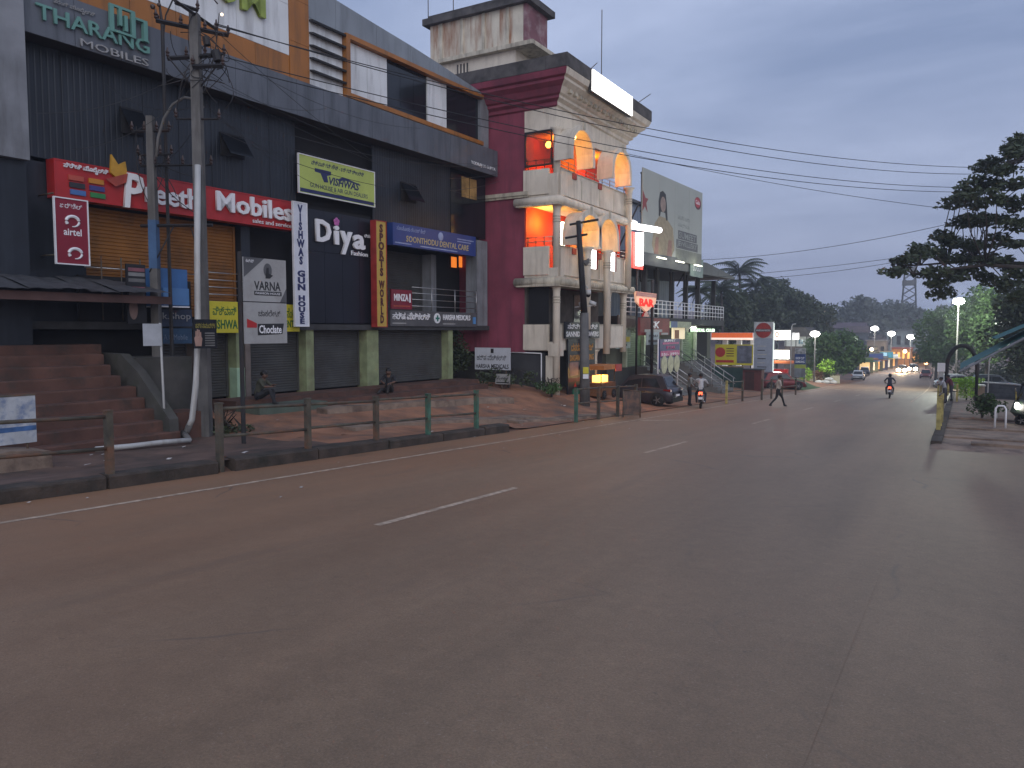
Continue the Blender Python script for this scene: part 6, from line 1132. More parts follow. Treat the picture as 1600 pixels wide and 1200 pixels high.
# palms
def palm(label, px, py, Y, base_y, sc=1.0, seed=1):
    rg = random.Random(seed); c = plY(px, py, Y); g = th(c.x, Y); t = thing('palm_tree', label, 'palm tree', (c.x, Y, g), 0); h = c.z - g
    MB().tube([(0.5 * sc, 0, -0.3), (0.3 * sc, 0, h * .5), (0, 0, h)], [0.28, 0.2, 0.17], 8).build('trunk', m_bark, t, smooth=True)
    for f in range(22):
        an = f * 2.399 + rg.uniform(-.2, .2); el = rg.uniform(-0.3, 1.25); k = MB(); L_ = sc * rg.uniform(3.0, 4.0); d = Vector((math.cos(an), math.sin(an), 0)); pts = []
        for j in range(9): s = j / 8; pts.append(d * (L_ * s * math.cos(el * (1 - s * .4))) + Vector((0, 0, L_ * (math.sin(el) * s - 0.62 * s * s))))
        side = d.cross(Vector((0, 0, 1)))
        for j in range(1, 9):
            for sub in (0, .5):
                p = pts[j].lerp(pts[j - 1], sub); ll = sc * (1.0 - abs(j / 8 - .45)) * .95
                for sg in (-1, 1): tip = p + side * sg * ll * .75 + Vector((0, 0, -ll * .55)) + d * .3; k.q(p - d * .15, p + d * .16, tip)
        k.tube(pts, [.05] * 9, 4); k.build('frond', m_leaf, t, (0, 0, h))
palm('tallest coconut palm rising over the dark wood', 1155, 425, 130, 0, 1.45, 1); palm('shorter coconut palm leaning beside the tallest one', 1181, 446, 135, 0, 1.15, 2); palm('coconut palm with drooping fronds next to the bar roof', 1127, 452, 115, 0, 1.1, 3); palm('low coconut palm seen through the open bar gallery', 1092, 455, 100, 0, .8, 4)
# grass bank, shrubs, topiary
gb = MB(); rows = []
gc = ground(1262, 612); 
for i in range(9):
    r = []
    for j in range(9):
        a, b_ = i / 8 * 2 - 1, j / 8 * 2 - 1; X = -14.4 + a * 2.6; Y = 75.5 + b_ * 6; r.append((X, Y, gz(Y) - 0.05 + 1.15 * max(0, (1 - a * a)) * max(0, 1 - b_ ** 2)))
    rows.append(r)
struct(gb.grid(rows).build('grass_bank', mat('bank_grass', (0.045, 0.085, 0.03), 0.95, 0.4, 2, bump=0.6), smooth=True))
def bush(label, base, clumps, n, size, lm, name='shrub', stem=.3, seed=2, r0=.05):
    return tree(name, label, base, stem, [(Vector(base) + Vector(c), r) for c, r in clumps], n, size, lm, None, r0, (0, 0), seed, cat='plant')
p = Vector((-0.05, 60, gz(60) + .1))
bush('bright lime clipped topiary shrub with rounded tiers on the pavement', p + Vector((.35, 0, 0)), [((0, 0, .45), (.6, .6, .35)), ((0, 0, .9), (.95, .9, .28)), ((-.5, 0, 1.25), (.5, .5, .22)), ((.35, 0, 1.35), (.75, .6, .25)), ((0, 0, 1.1), (.7, .7, .3))], 420, .07, m_lime2, 'topiary_shrub', .3, 4)
for i, (px, py, lab) in enumerate(((1532, 655, 'dark leafy shrub beside the white hoop rail'), (1548, 650, 'second leafy shrub behind the white hoop rail'))):
    b = ground(px, py, .1); bush(lab, b, [((rng.uniform(-.35, .35), rng.uniform(-.3, .3), rng.uniform(.3, .9)), (.35, .35, .3)) for j in range(7)], 90, .08, m_leaf2, seed=40 + i)
b = fpos(28.2, -0.8, 0.1); bush('tall dark climber growing in the gap beside the pharmacy', b, [((rng.uniform(-.3, .5), rng.uniform(-.6, .8), rng.uniform(.3, 2.2)), (.4, .5, .4)) for j in range(14)], 110, .10, m_leaf, 'climber', .6, 50)
b = Vector((-15.7, 30.2, -.45)); bush('low weeds at the foot of the cream pillar', b, [((rng.uniform(-.6, .5), rng.uniform(-.5, .2), rng.uniform(.1, .4)), (.35, .35, .2)) for j in range(8)], 80, .07, m_leaf2, 'weeds', .15, 51)
b = Vector((-16.9, 13.6, zl(-16.9, 13.6))); bush('moss and weeds around the foot of the power pole', b, [((rng.uniform(-.5, .5), rng.uniform(-.6, .5), rng.uniform(.05, .25)), (.3, .35, .14)) for j in range(8)], 70, .06, m_leaf, 'weeds', .1, 52)
b = fpos(28.8, 2.0, 0); bush('straggling weeds below the white pharmacy sign', b, [((rng.uniform(-1.2, 1.2), rng.uniform(-1.0, 1.0), rng.uniform(.05, .5)), (.35, .35, .25)) for j in range(12)], 70, .08, m_leaf, 'weeds', .1, 53)
# lit garden wall and flower bed at the fuel station
t = thing('garden_wall', 'low cream garden wall glowing under the globe lamp', 'wall', (plY(1256, 590, 100).x, 100, gz(100)), 0); L_ = plY(1312, 590, 100).x - plY(1256, 590, 100).x
box('wall', mat('wall_cream', (0.6, 0.55, 0.4), 0.8, 0.15), t, 0, L_, 0, .25, -.3, 1.0); box('coping', m_conc, t, -.05, L_ + .05, -.05, .3, 1.0, 1.12)
for i in range(3):
    x = plY(1262 + i * 16, 590, 98).x; bush(('yellow green shrub by the cream garden wall', 'reddish shrub in the middle of the cream wall', 'pale shrub at the wall end')[i], Vector((x, 98, gz(98))), [((rng.uniform(-.5, .5), rng.uniform(-.3, .3), rng.uniform(.3, 1.5)), (.45, .45, .4)) for j in range(7)], 60, .13, (m_lime2, leafmat('leaf_red', (0.2, 0.1, 0.05)), m_leaf2)[i], seed=60 + i)
plight((plY(1275, 545, 97).x, 96.5, plY(1275, 545, 97).z), 260, (1, 0.97, 0.85), .3)
# ================================================================== RIGHT-HAND SIDE
sh = thing('bus_shelter', 'teal sheet roofed shelter sloping down to the left', 'shelter', (0, 0, 0), 0)
Yr = 34.0; A = plY(1500, 577, Yr); B_ = plY(1620, 515, Yr)
m_teal = mat('teal_sheet', (0.035, 0.13, 0.135), 0.55, 0.15, 1.2); sh.location = (A.x, Yr, gz(Yr)); o = Vector(sh.location)
def sheet(a, b_, dep, nm, m):
    k = MB(); a = Vector(a); b_ = Vector(b_); n = 26; rows = []
    for i in range(n + 1):
        s = i / n; rows.append([tuple(a.lerp(b_, j / 8) + Vector((0, s * dep, (.05 if i % 2 else 0)))) for j in range(9)])
    return k.grid(rows).build(nm, m, sh)
A2 = Vector((A.x, 0, A.z)) - Vector((o.x, 0, o.z)); B2 = Vector((B_.x, 0, B_.z)) - Vector((o.x, 0, o.z))
sheet(A2, B2 + (B2 - A2) * .5, 5.5, 'lower_roof', m_teal); u_ = plY(1556, 530, Yr) - o; v_ = plY(1640, 495, Yr) - o
sheet(Vector((u_.x, 0, u_.z)), Vector((v_.x, 0, v_.z)) , 5.0, 'upper_roof', m_teal)
MB().tube([tuple(A2 + Vector((0, -.02, -.08))), tuple(B2 + (B2 - A2) * .5 + Vector((0, -.02, -.08)))], .05, 6).build('rafter', m_pier, sh)
for x in (2.6, 4.2): bar(m_iron, sh, (x, .3, -.4), (x, .3, A2.z + (B2.z - A2.z) * (x - A2.x) / (B2.x - A2.x) - .05), .05, 'post'); bar(m_iron, sh, (x, 5, -.4), (x, 5, A2.z + (B2.z - A2.z) * (x - A2.x) / (B2.x - A2.x) - .05), .05, 'post')
# dark entrance arch
Ya = 58.0; x0 = plY(1479, 575, Ya); x1 = plY(1527, 575, Ya); zt = plY(1503, 540, Ya).z; ar = thing('entrance_arch', 'dark semicircular park arch over the pavement', 'arch', ((x0.x + x1.x) / 2, Ya, gz(Ya)), 0); w_ = (x1.x - x0.x) / 2; hb = x0.z - gz(Ya)
pts = [(-w_, 0, -.3), (-w_, 0, hb)] + [(-w_ * math.cos(R(a)), 0, hb + (zt - x0.z) * math.sin(R(a))) for a in range(10, 180, 10)] + [(w_, 0, hb), (w_, 0, -.3)]
MB().tube(pts, .13, 8).build('arch_ring', m_iron, ar, smooth=True)
p = plY(1470, 596, 56); t = thing('gate_post', 'pale gate post with a white plate at the arch foot', 'post', (p.x, 56, gz(56)), 0); box('post', m_pvc, t, -.14, .14, -.14, .14, -.2, 2.2); box('plate', m_let, t, -.22, .22, -.18, -.141, 2.0, 2.55)
# low grey park wall with coping
w0 = plY(1516, 612, 66); w1 = plY(1640, 615, 62); t = thing('boundary_wall', 'low grey stone park wall behind the lime topiary', 'wall', (w0.x, 66, gz(66)), math.atan2(-4, w1.x - w0.x)); Lw = math.hypot(w1.x - w0.x, 4)
m_stone = mat('wall_stone', (0.085, 0.09, 0.095), 0.9, 0.3, 1.5)
rg = random.Random(9)
for r in range(4):
    x = -rg.uniform(0, .4) if r % 2 else 0
    x = 0.0
    while x < Lw - .05:
        l_ = min(rg.uniform(.45, .8), Lw - x); box('stone', m_stone, t, x + .012, x + l_ - .012, rg.uniform(-.03, 0), .3, .02 + r * .3, .3 + r * .3); x += l_
box('core', m_dark, t, .02, Lw - .02, .03, .28, -.2, 1.2); box('coping', m_pvc, t, -.05, Lw + .05, -.07, .35, 1.222, 1.3)
# lamp post, hoop rail, stumps
p = ground(1543, 628, .1); t = thing('garden_lamp_post', 'thin pale lamp post with a small curved top', 'lamp post', p, 0); h = at(1543, 563, p).z - p.z; MB().tube([(0, 0, -.2), (0, 0, h), (.08, 0, h + .2), (.2, 0, h + .25)], .045, 8).build('pole', m_pvc, t); MB().ball((.2, 0, h + .22), (.12, .12, .08)).build('lamp_head', m_bgrey, t)
p = ground(1562, 668, .1); t = thing('hoop_rail', 'white painted hoop barrier by the dark shrubs', 'barrier', p, 0); h = at(1562, 634, p).z - p.z; MB().tube([(-.16, 0, -.1), (-.15, 0, h - .1), (-.08, 0, h), (.1, 0, h), (.17, 0, h - .1), (.18, 0, -.1)], .035, 8).build('hoop', m_let, t, smooth=True)
p = ground(1545, 655, .1); t = thing('white_stump', 'short white marker post beside the hoop barrier', 'post', ground(1556, 655, .1), 0); box('post', m_let, t, -.05, .05, -.05, .05, -.1, .5); box('cap', m_pvc, t, -.06, .06, -.06, .06, .5, .53)
p = ground(1529, 625, .1); t = thing('stone_pillar', 'squat mossy stone pillar at the end of the park wall', 'pillar', p, .2); box('shaft', m_conc, t, -.28, .28, -.28, .28, -.2, .95); box('cap', m_pvc, t, -.33, .33, -.33, .33, .95, 1.05)

hd_ = []
for i in range(60): p = plY(rng.uniform(1488, 1660), rng.uniform(572, 600), 104 + rng.uniform(-1, 1)); p.z = max(p.z, th(p.x, 104) + .4); hd_.append((p, (1.0, .8, .8)))
b = plY(1560, 600, 104); b.z = th(b.x, 104); tree('hedge', 'dark unclipped hedge running behind the parked cars', b, .8, hd_, 90, .2, m_leaf, None, .1, (0, 0), 77, cat='hedge', nb=20)
# ================================================================== VEHICLES
m_tyre = mat('tyre_rubber', (0.012, 0.012, 0.012), 0.85); m_rim = mat('alloy_rim', (0.22, 0.22, 0.23), 0.35, 0.1, 3, metal=0.7); m_cglass = mat('car_glass', (0.02, 0.023, 0.027), 0.08); m_trim = mat('black_trim', (0.014, 0.014, 0.015), 0.55); m_chrome = mat('chrome', (0.6, 0.6, 0.6), 0.15, 0.05, 3, metal=1)
m_tail = mat('tail_red', (0.22, 0.01, 0.012), 0.25); m_tailon = mat('tail_glow', (1.0, 0.10, 0.04), emit=4); m_head = mat('head_glow', (1.0, 0.85, 0.6), emit=30)
def wheel(par, x, y, r, wd, side):
    prof = [(r * .62, -wd / 2), (r * .93, -wd / 2), (r, -wd * .35), (r, wd * .35), (r * .93, wd / 2), (r * .62, wd / 2)]
    o = put('wheel', MB().tube([(0, 0, z) for q_, z in prof], [q_ for q_, z in prof], 20).mesh('wheel', m_tyre, True), par, (x, y, r), (math.pi / 2, 0, 0))
    k = MB().tube([(0, 0, -wd * .3), (0, 0, wd * .3)], r * .62, 18); z = -side * wd * .51
    for i in range(5): a = i * 2 * math.pi / 5; d = Vector((math.cos(a), math.sin(a), 0)); n_ = Vector((-d.y, d.x, 0)) * r * .09; s = Vector((0, 0, z)); k.q(s + n_, s + d * r * .6 + n_ * .7, s + d * r * .6 - n_ * .7, s - n_)
    k.build('rim', m_rim, o)
    return o
def car(label, loc, rz, col, L_=3.95, W_=1.72, H_=1.5, name='parked_car', tail=False, head=False, group=None, suv=True):
    t = thing(name, label, 'car', loc, rz, group); hw = W_ / 2; b = L_ / 2
    pm = mat('paint_%s' % label.replace(' ', '_')[:40], col, 0.28, 0.05, 2, metal=0.35)
    belt = 0.58 * H_; g0 = 0.19
    # lower body: stations along x with rounded plan and shoulders
    st = [(-b, .42, belt - .18, .80), (-b + .06, .26, belt - .03, .92), (-b + .35, .22, belt + .0, .985), (-.6, g0, belt + .0, 1.0), (.5, g0, belt - .02, 1.0), (b - 1.05, g0, belt - .05, 1.0), (b - .6, g0 + .01, belt - .12, .985), (b - .18, .24, belt - .22, .93), (b - .03, .3, belt - .33, .82), (b, .40, belt - .42, .72)]
    rows = []
    for x, zb, zt, k in st:
        w_ = hw * k; zm = mixf(zb, zt, .62); rows.append([(x, -w_ * .9, zb), (x, -w_ * .985, zb + .12), (x, -w_, zm), (x, -w_ * .965, zt - .05), (x, -w_ * .90, zt), (x, 0, zt + .025), (x, w_ * .90, zt), (x, w_ * .965, zt - .05), (x, w_, zm), (x, w_ * .985, zb + .12), (x, w_ * .9, zb)])
    k = MB().grid(rows); k.f.append(tuple(range(11))); n0 = 11 * (len(st) - 1); k.f.append(tuple(n0 + i for i in range(10, -1, -1))); k.grid([[rows[i][0], rows[i][10]] for i in range(len(rows))])
    body = k.build('body', pm, t, smooth=True)
    # greenhouse
    base = [(-b + .22, belt - .01), (b - 1.12, belt - .05)]; top = [(-b + .55, H_ - .05), (-b + .95, H_), (-.1, H_ + .005), (.32, H_ - .05)]
    def gh(x, z, k): return [(x, -hw * k, z), (x, hw * k, z)]
    wb, wt = .90, .70
    k = MB(); pts = [(base[0][0], base[0][1], wb)] + [(x, z, wt) for x, z in top] + [(base[1][0], base[1][1], wb)]
    for (x0, z0, k0), (x1, z1, k1) in zip(pts, pts[1:]):
        a, c = gh(x0, z0, k0); d, e = gh(x1, z1, k1); k.q(a, d, e, c)
    for s in (-1, 1): k.q(*[(x, s * hw * kk, z) for x, z, kk in (pts if s > 0 else pts[::-1])])
    k.build('cabin', pm, t)
    # glass
    def sidept(x, f): return belt - .03 + (H_ - .06 - belt + .03) * f, hw * mixf(wb, wt, f)
    for s in (-1, 1):
        for (xa, xb, xc, xd) in ((-b + .62, -.42, -.40, -b + .88), (-.36, b - 1.33, .22, -.36)):
            q_ = []
            for x, f in ((xa, .12), (xb, .12), (xc, .84), (xd, .84)): z, y = sidept(x, f); q_.append((x, s * (y + .008), z))
            MB().q(*(q_ if s < 0 else q_[::-1])).build('side_window', m_cglass, t)
        if True:
            o = box('door_handle', m_chrome, body, -.62, -.44, min(s * hw * 1.0, s * (hw + .02)), max(s * hw * 1.0, s * (hw + .02)), belt - .17, belt - .14)
    def slant(p, q_, f0, f1, ins, off, nm):
        a = Vector((p[0], 0, p[1])).lerp(Vector((q_[0], 0, q_[1])), f0); c = Vector((p[0], 0, p[1])).lerp(Vector((q_[0], 0, q_[1])), f1); n_ = Vector((q_[1] - p[1], 0, -(q_[0] - p[0]))).normalized() * off
        k0, k1 = mixf(wb, wt, f0) * hw - ins, mixf(wb, wt, f1) * hw - ins; a += n_; c += n_; MB().q((a.x, -k0, a.z), (a.x, k0, a.z), (c.x, k1, c.z), (c.x, -k1, c.z)).build(nm, m_cglass, t)
    slant(base[0], top[0], .18, .88, .1, -.012, 'rear_window'); slant(base[1], top[3], .08, .95, .06, .012, 'windscreen')
    # trim, lights, wheels
    box('rear_bumper', m_trim, t, -b - .03, -b + .12, -hw * .84, hw * .84, .22, .44); box('front_bumper', m_trim, t, b - .1, b + .03, -hw * .7, hw * .7, .2, .38); box('number_plate', m_wht, t, -b - .035, -b - .005, -.25, .25, .5, .61)
    for s in (-1, 1):
        MB().prism([(-b + .02, belt - .13), (-b + .40, belt - .08), (-b + .42, belt - .02), (-b + .05, belt - .03)], min(s * hw * .80, s * hw * 1.0), max(s * hw * .80, s * hw * 1.0)).build('tail_light', m_tailon if tail else m_tail, t)
        k = MB().ball((b - .12, s * hw * .68, belt - .33), (.10, .17, .09), 10, 7) if not head else MB().ball((b - .05, s * hw * .66, belt - .32), (.25, .42, .36), 10, 7); k.build('headlight', m_head if head else m_chrome, t, smooth=True)
        MB().ball((.35, s * (hw + .10), belt + .06), (.06, .10, .07), 8, 6).build('mirror', pm, t, smooth=True)
        for x in (-b + .72, b - .78):
            MB().prism([(x + .41 * math.cos(R(a)), .31 + .41 * math.sin(R(a))) for a in range(-10, 191, 20)], min(s * hw * .9, s * (hw + .012)), max(s * hw * .9, s * (hw + .012))).build('wheel_arch', m_trim, t); wheel(t, x, s * (hw - .07), .33, .2, s)
    return t
zc = (zl(-14.2, 37.3) + gz(36.5)) / 2
car('dark grey hatchback parked nose in beside the cream building', (-14.25, 37.35, gz(37.3) + .06), math.pi - .03, (0.05, 0.045, 0.055), 4.0, 1.75, 1.55)
car('dark red car parked behind the low pipe fence', (-13.6, 70.0, gz(70) + .05), 0.55, (0.13, 0.018, 0.02), 3.9, 1.7, 1.5)
v = ground(1341, 594); car('white hatchback parked on the left verge with its rear showing', (v.x, v.y, gz(v.y)), math.pi / 2 + .05, (0.62, 0.62, 0.6), 3.7, 1.7, 1.5)
v = plY(1351, 580, 160); car('dark grey car parked just beyond the white hatchback', (v.x, 160, th(v.x, 160) + .12), math.pi / 2 + .1, (0.10, 0.10, 0.12), 4.0, 1.75, 1.5)
v = plY(1410, 576, 178); car('oncoming car with dazzling headlights at the far bend', (v.x, 178, gz(178) + .02), -math.pi / 2, (0.15, 0.15, 0.15), 4.0, 1.8, 1.6, 'oncoming_car', head=True); plight((v.x, 174.5, gz(176) + .9), 1800, (1, .7, .35), .4)
v = plY(1427, 576, 186); car('second oncoming car with headlights on following behind the first', (v.x, 186, gz(186) + .02), -math.pi / 2 - .05, (0.10, 0.10, 0.1), 4.0, 1.8, 1.6, 'oncoming_car', head=True)
v = plY(1447, 572, 150); car('red car with one lit lamp stopped beside the far fence', (v.x, 150, gz(150) + .05), -math.pi / 2, (0.2, 0.03, 0.02), 3.8, 1.7, 1.5, tail=True)
for i, (px, c, lab) in enumerate(((1500, (0.35, 0.37, 0.4), 'silver car parked beyond the park wall under the trees'), (1555, (0.06, 0.07, 0.09), 'dark saloon parked beyond the park wall next to the silver car'))):
    v = plY(px, 585, 82); car(lab, (v.x, 82 + i, th(v.x, 82) + .25), .2, c, 4.1, 1.7, 1.5)
# auto-rickshaw at the right edge
ar_ = thing('auto_rickshaw', 'dark three wheeled auto rickshaw with a lit headlamp by the shrubs', 'auto rickshaw', (3.05, 36.2, pz(3.05, 36.2)), R(200))
MB().prism([(-1.2, .35), (-1.25, .95), (-.6, 1.0), (-.5, .55), (.35, .5), (.6, 1.0), (1.05, .95), (1.2, .5), (1.0, .3)], -.6, .6).build('body', mat('auto_green', (0.03, 0.05, 0.035), 0.45), ar_); MB().prism([(-1.25, 1.65), (-.9, 1.78), (.5, 1.76), (.85, 1.6), (.8, 1.55), (-1.25, 1.58)], -.64, .64).build('canopy', mat('auto_black', (0.014, 0.014, 0.014), 0.7), ar_)
for s in (-.6, .6):
    bar(m_trim, ar_, (.95, s, .9), (.78, s, 1.6), .03, 'screen_post'); bar(m_trim, ar_, (-1.2, s, .9), (-1.2, s, 1.6), .03, 'rear_post'); box('side_flap', m_trim, ar_, -1.2, -.7, s - .01, s + .01, .95, 1.58); wheel(ar_, -.85, s * .9, .22, .1, 1 if s > 0 else -1); bar(m_yel, ar_, (.98, s * 1.05, .95), (1.0, s * 1.05, 1.35), .03, 'mirror_stalk'); box('mirror', m_chrome, ar_, .98, 1.02, s * 1.05 - .07, s * 1.05 + .07, 1.3, 1.45)
wheel(ar_, 1.05, 0, .22, .1, 1); MB().q((.96, -.55, 1.0), (.96, .55, 1.0), (.80, .52, 1.55), (.80, -.52, 1.55)).build('windscreen', m_cglass, ar_); MB().ball((1.2, 0, .78), (.08, .14, .14), 10, 8).build('headlight', mat('auto_head', (1, .95, .85), emit=14), ar_, smooth=True); box('seat', m_trim, ar_, -.6, -.1, -.55, .55, .56, .75)
# ------------------------------------------------------------------ motorbikes
def motorbike(label, loc, rz, col, lit=True, name='motorbike'):
    t = thing(name, label, 'motorbike', loc, rz); r = .29
    for x in (-.62, .64):
        o = MB().tube([(x + r * .86 * math.cos(R(a)), 0, r + r * .86 * math.sin(R(a))) for a in range(0, 361, 24)], .055, 7, False).build('wheel', m_tyre, t, smooth=True)
        k = MB()
        for i in range(6): a = R(i * 60); k.tube([(x, 0, r), (x + r * .82 * math.cos(a), 0, r + r * .82 * math.sin(a))], .012, 4)
        k.build('spokes', m_rim, o)
    pm = mat('bike_%s' % label[:12], col, .3, .05, 2)
    MB().tube([(-.25, 0, .78), (.0, 0, .82), (.25, 0, .86), (.42, 0, .80)], [.10, .15, .16, .08], 10).build('tank', pm, t, smooth=True); MB().tube([(-.85, 0, .84), (-.5, 0, .80), (-.15, 0, .78)], [.07, .13, .11], 8).build('seat', m_trim, t, smooth=True)
    MB().tube([(-.1, 0, .42), (.2, 0, .40), (.25, 0, .55), (-.1, 0, .58)], [.14, .17, .15, .13], 8).build('engine', m_rim, t); MB().tube([(.38, 0, .86), (-.2, 0, .5), (-.62, 0, r)], .035, 6).build('frame', m_trim, t)
    for s in (-1, 1): bar(m_chrome, t, (.46, s * .08, .95), (.64, s * .08, r), .03, 'fork'); bar(m_rim, t, (-.45, s * .12, .7), (-.62, s * .1, r), .03, 'shock'); bar(m_trim, t, (.44, 0, .98), (.32, s * .36, 1.05), .02, 'handlebar'); bar(m_trim, t, (.38, s * .28, 1.05), (.38, s * .34, 1.2), .01, 'mirror_stalk')
    MB().tube([(-.95, 0, .78), (-.9, 0, .55), (-.85, 0, .45)], [.06, .08, .06], 6).build('rear_mudguard', pm, t); box('tail_light', m_tailon if lit else m_tail, t, -.99, -.93, -.09, .09, .72, .86); box('number_plate', m_lemon if not lit else m_wht, t, -.98, -.96, -.1, .1, .5, .62); MB().ball((.55, 0, .88), (.09, .1, .1)).build('headlamp', m_chrome, t, smooth=True); MB().tube([(.1, -.14, .3), (-.5, -.16, .3), (-.8, -.17, .38)], .045, 7).build('exhaust', m_chrome, t, smooth=True)
    return t
mp = ground(1095, 637); motorbike('dark motorbike with a glowing red tail lamp parked behind the hatchback', (mp.x, mp.y, gz(mp.y)), R(105), (0.05, 0.02, 0.02))
rp_ = ground(1390, 622); motorbike('red motorbike ridden away down the lane', (rp_.x, rp_.y, gz(rp_.y)), R(93), (0.10, 0.02, 0.02))
# ================================================================== PEOPLE
POSES = {
 'stand': dict(pel=(0, 0, .93), ch=(0, .01, 1.28), nk=(0, .0, 1.46), hd=(0, .03, 1.58), sL=(-.19, 0, 1.42), eL=(-.25, -.02, 1.15), hL=(-.24, .10, .92), sR=(.19, 0, 1.42), eR=(.26, .02, 1.15), hR=(.22, .18, .98), kL=(-.11, .02, .50), aL=(-.12, -.02, .08), kR=(.11, .03, .50), aR=(.14, .0, .08)),
 'walk': dict(pel=(0, 0, .90), ch=(0, .05, 1.25), nk=(0, .06, 1.43), hd=(0, .10, 1.55), sL=(-.18, .05, 1.39), eL=(-.23, -.12, 1.14), hL=(-.22, -.02, .92), sR=(.18, .05, 1.39), eR=(.24, .12, 1.12), hR=(.20, .32, 1.02), kL=(-.10, .24, .50), aL=(-.11, .36, .09), kR=(.10, -.10, .48), aR=(.11, -.42, .12)),
 'sit': dict(pel=(0, 0, .12), ch=(0, .10, .46), nk=(0, .18, .62), hd=(0, .24, .73), sL=(-.19, .15, .58), eL=(-.27, .34, .40), hL=(-.12, .50, .44), sR=(.19, .15, .58), eR=(.27, .34, .40), hR=(.10, .50, .40), kL=(-.16, .44, .30), aL=(-.14, .46, -.12), kR=(.16, .46, .32), aR=(.12, .60, -.10)),
 'lounge': dict(pel=(0, 0, .12), ch=(0, -.06, .47), nk=(0, .0, .64), hd=(0, .07, .75), sL=(-.19, -.05, .60), eL=(-.26, .12, .40), hL=(-.14, .34, .36), sR=(.19, -.05, .60), eR=(.26, .14, .42), hR=(.12, .34, .38), kL=(-.12, .42, .36), aL=(-.13, .62, .07), kR=(.12, .48, .16), aR=(.13, .92, .07)),
 'ride': dict(pel=(0, 0, .12), ch=(0, .10, .48), nk=(0, .16, .66), hd=(0, .21, .79), sL=(-.20, .13, .61), eL=(-.34, .32, .42), hL=(-.33, .58, .32), sR=(.20, .13, .61), eR=(.34, .32, .42), hR=(.33, .58, .32), kL=(-.24, .40, -.10), aL=(-.20, .18, -.50), kR=(.24, .40, -.10), aR=(.20, .18, -.50)),
 'lean': dict(pel=(0, 0, .92), ch=(0, .10, 1.24), nk=(0, .18, 1.40), hd=(0, .25, 1.50), sL=(-.19, .16, 1.35), eL=(-.27, .30, 1.12), hL=(-.12, .46, 1.14), sR=(.19, .16, 1.35), eR=(.27, .30, 1.12), hR=(.12, .46, 1.14), kL=(-.10, .0, .48), aL=(-.12, -.06, .08), kR=(.10, .04, .50), aR=(.14, .0, .08))}
m_skin = mat('skin', (0.14, 0.075, 0.05), 0.6, 0.1); m_hair = mat('hair', (0.012, 0.01, 0.01), 0.6); m_shoe = mat('shoe_dark', (0.02, 0.018, 0.017), 0.6)
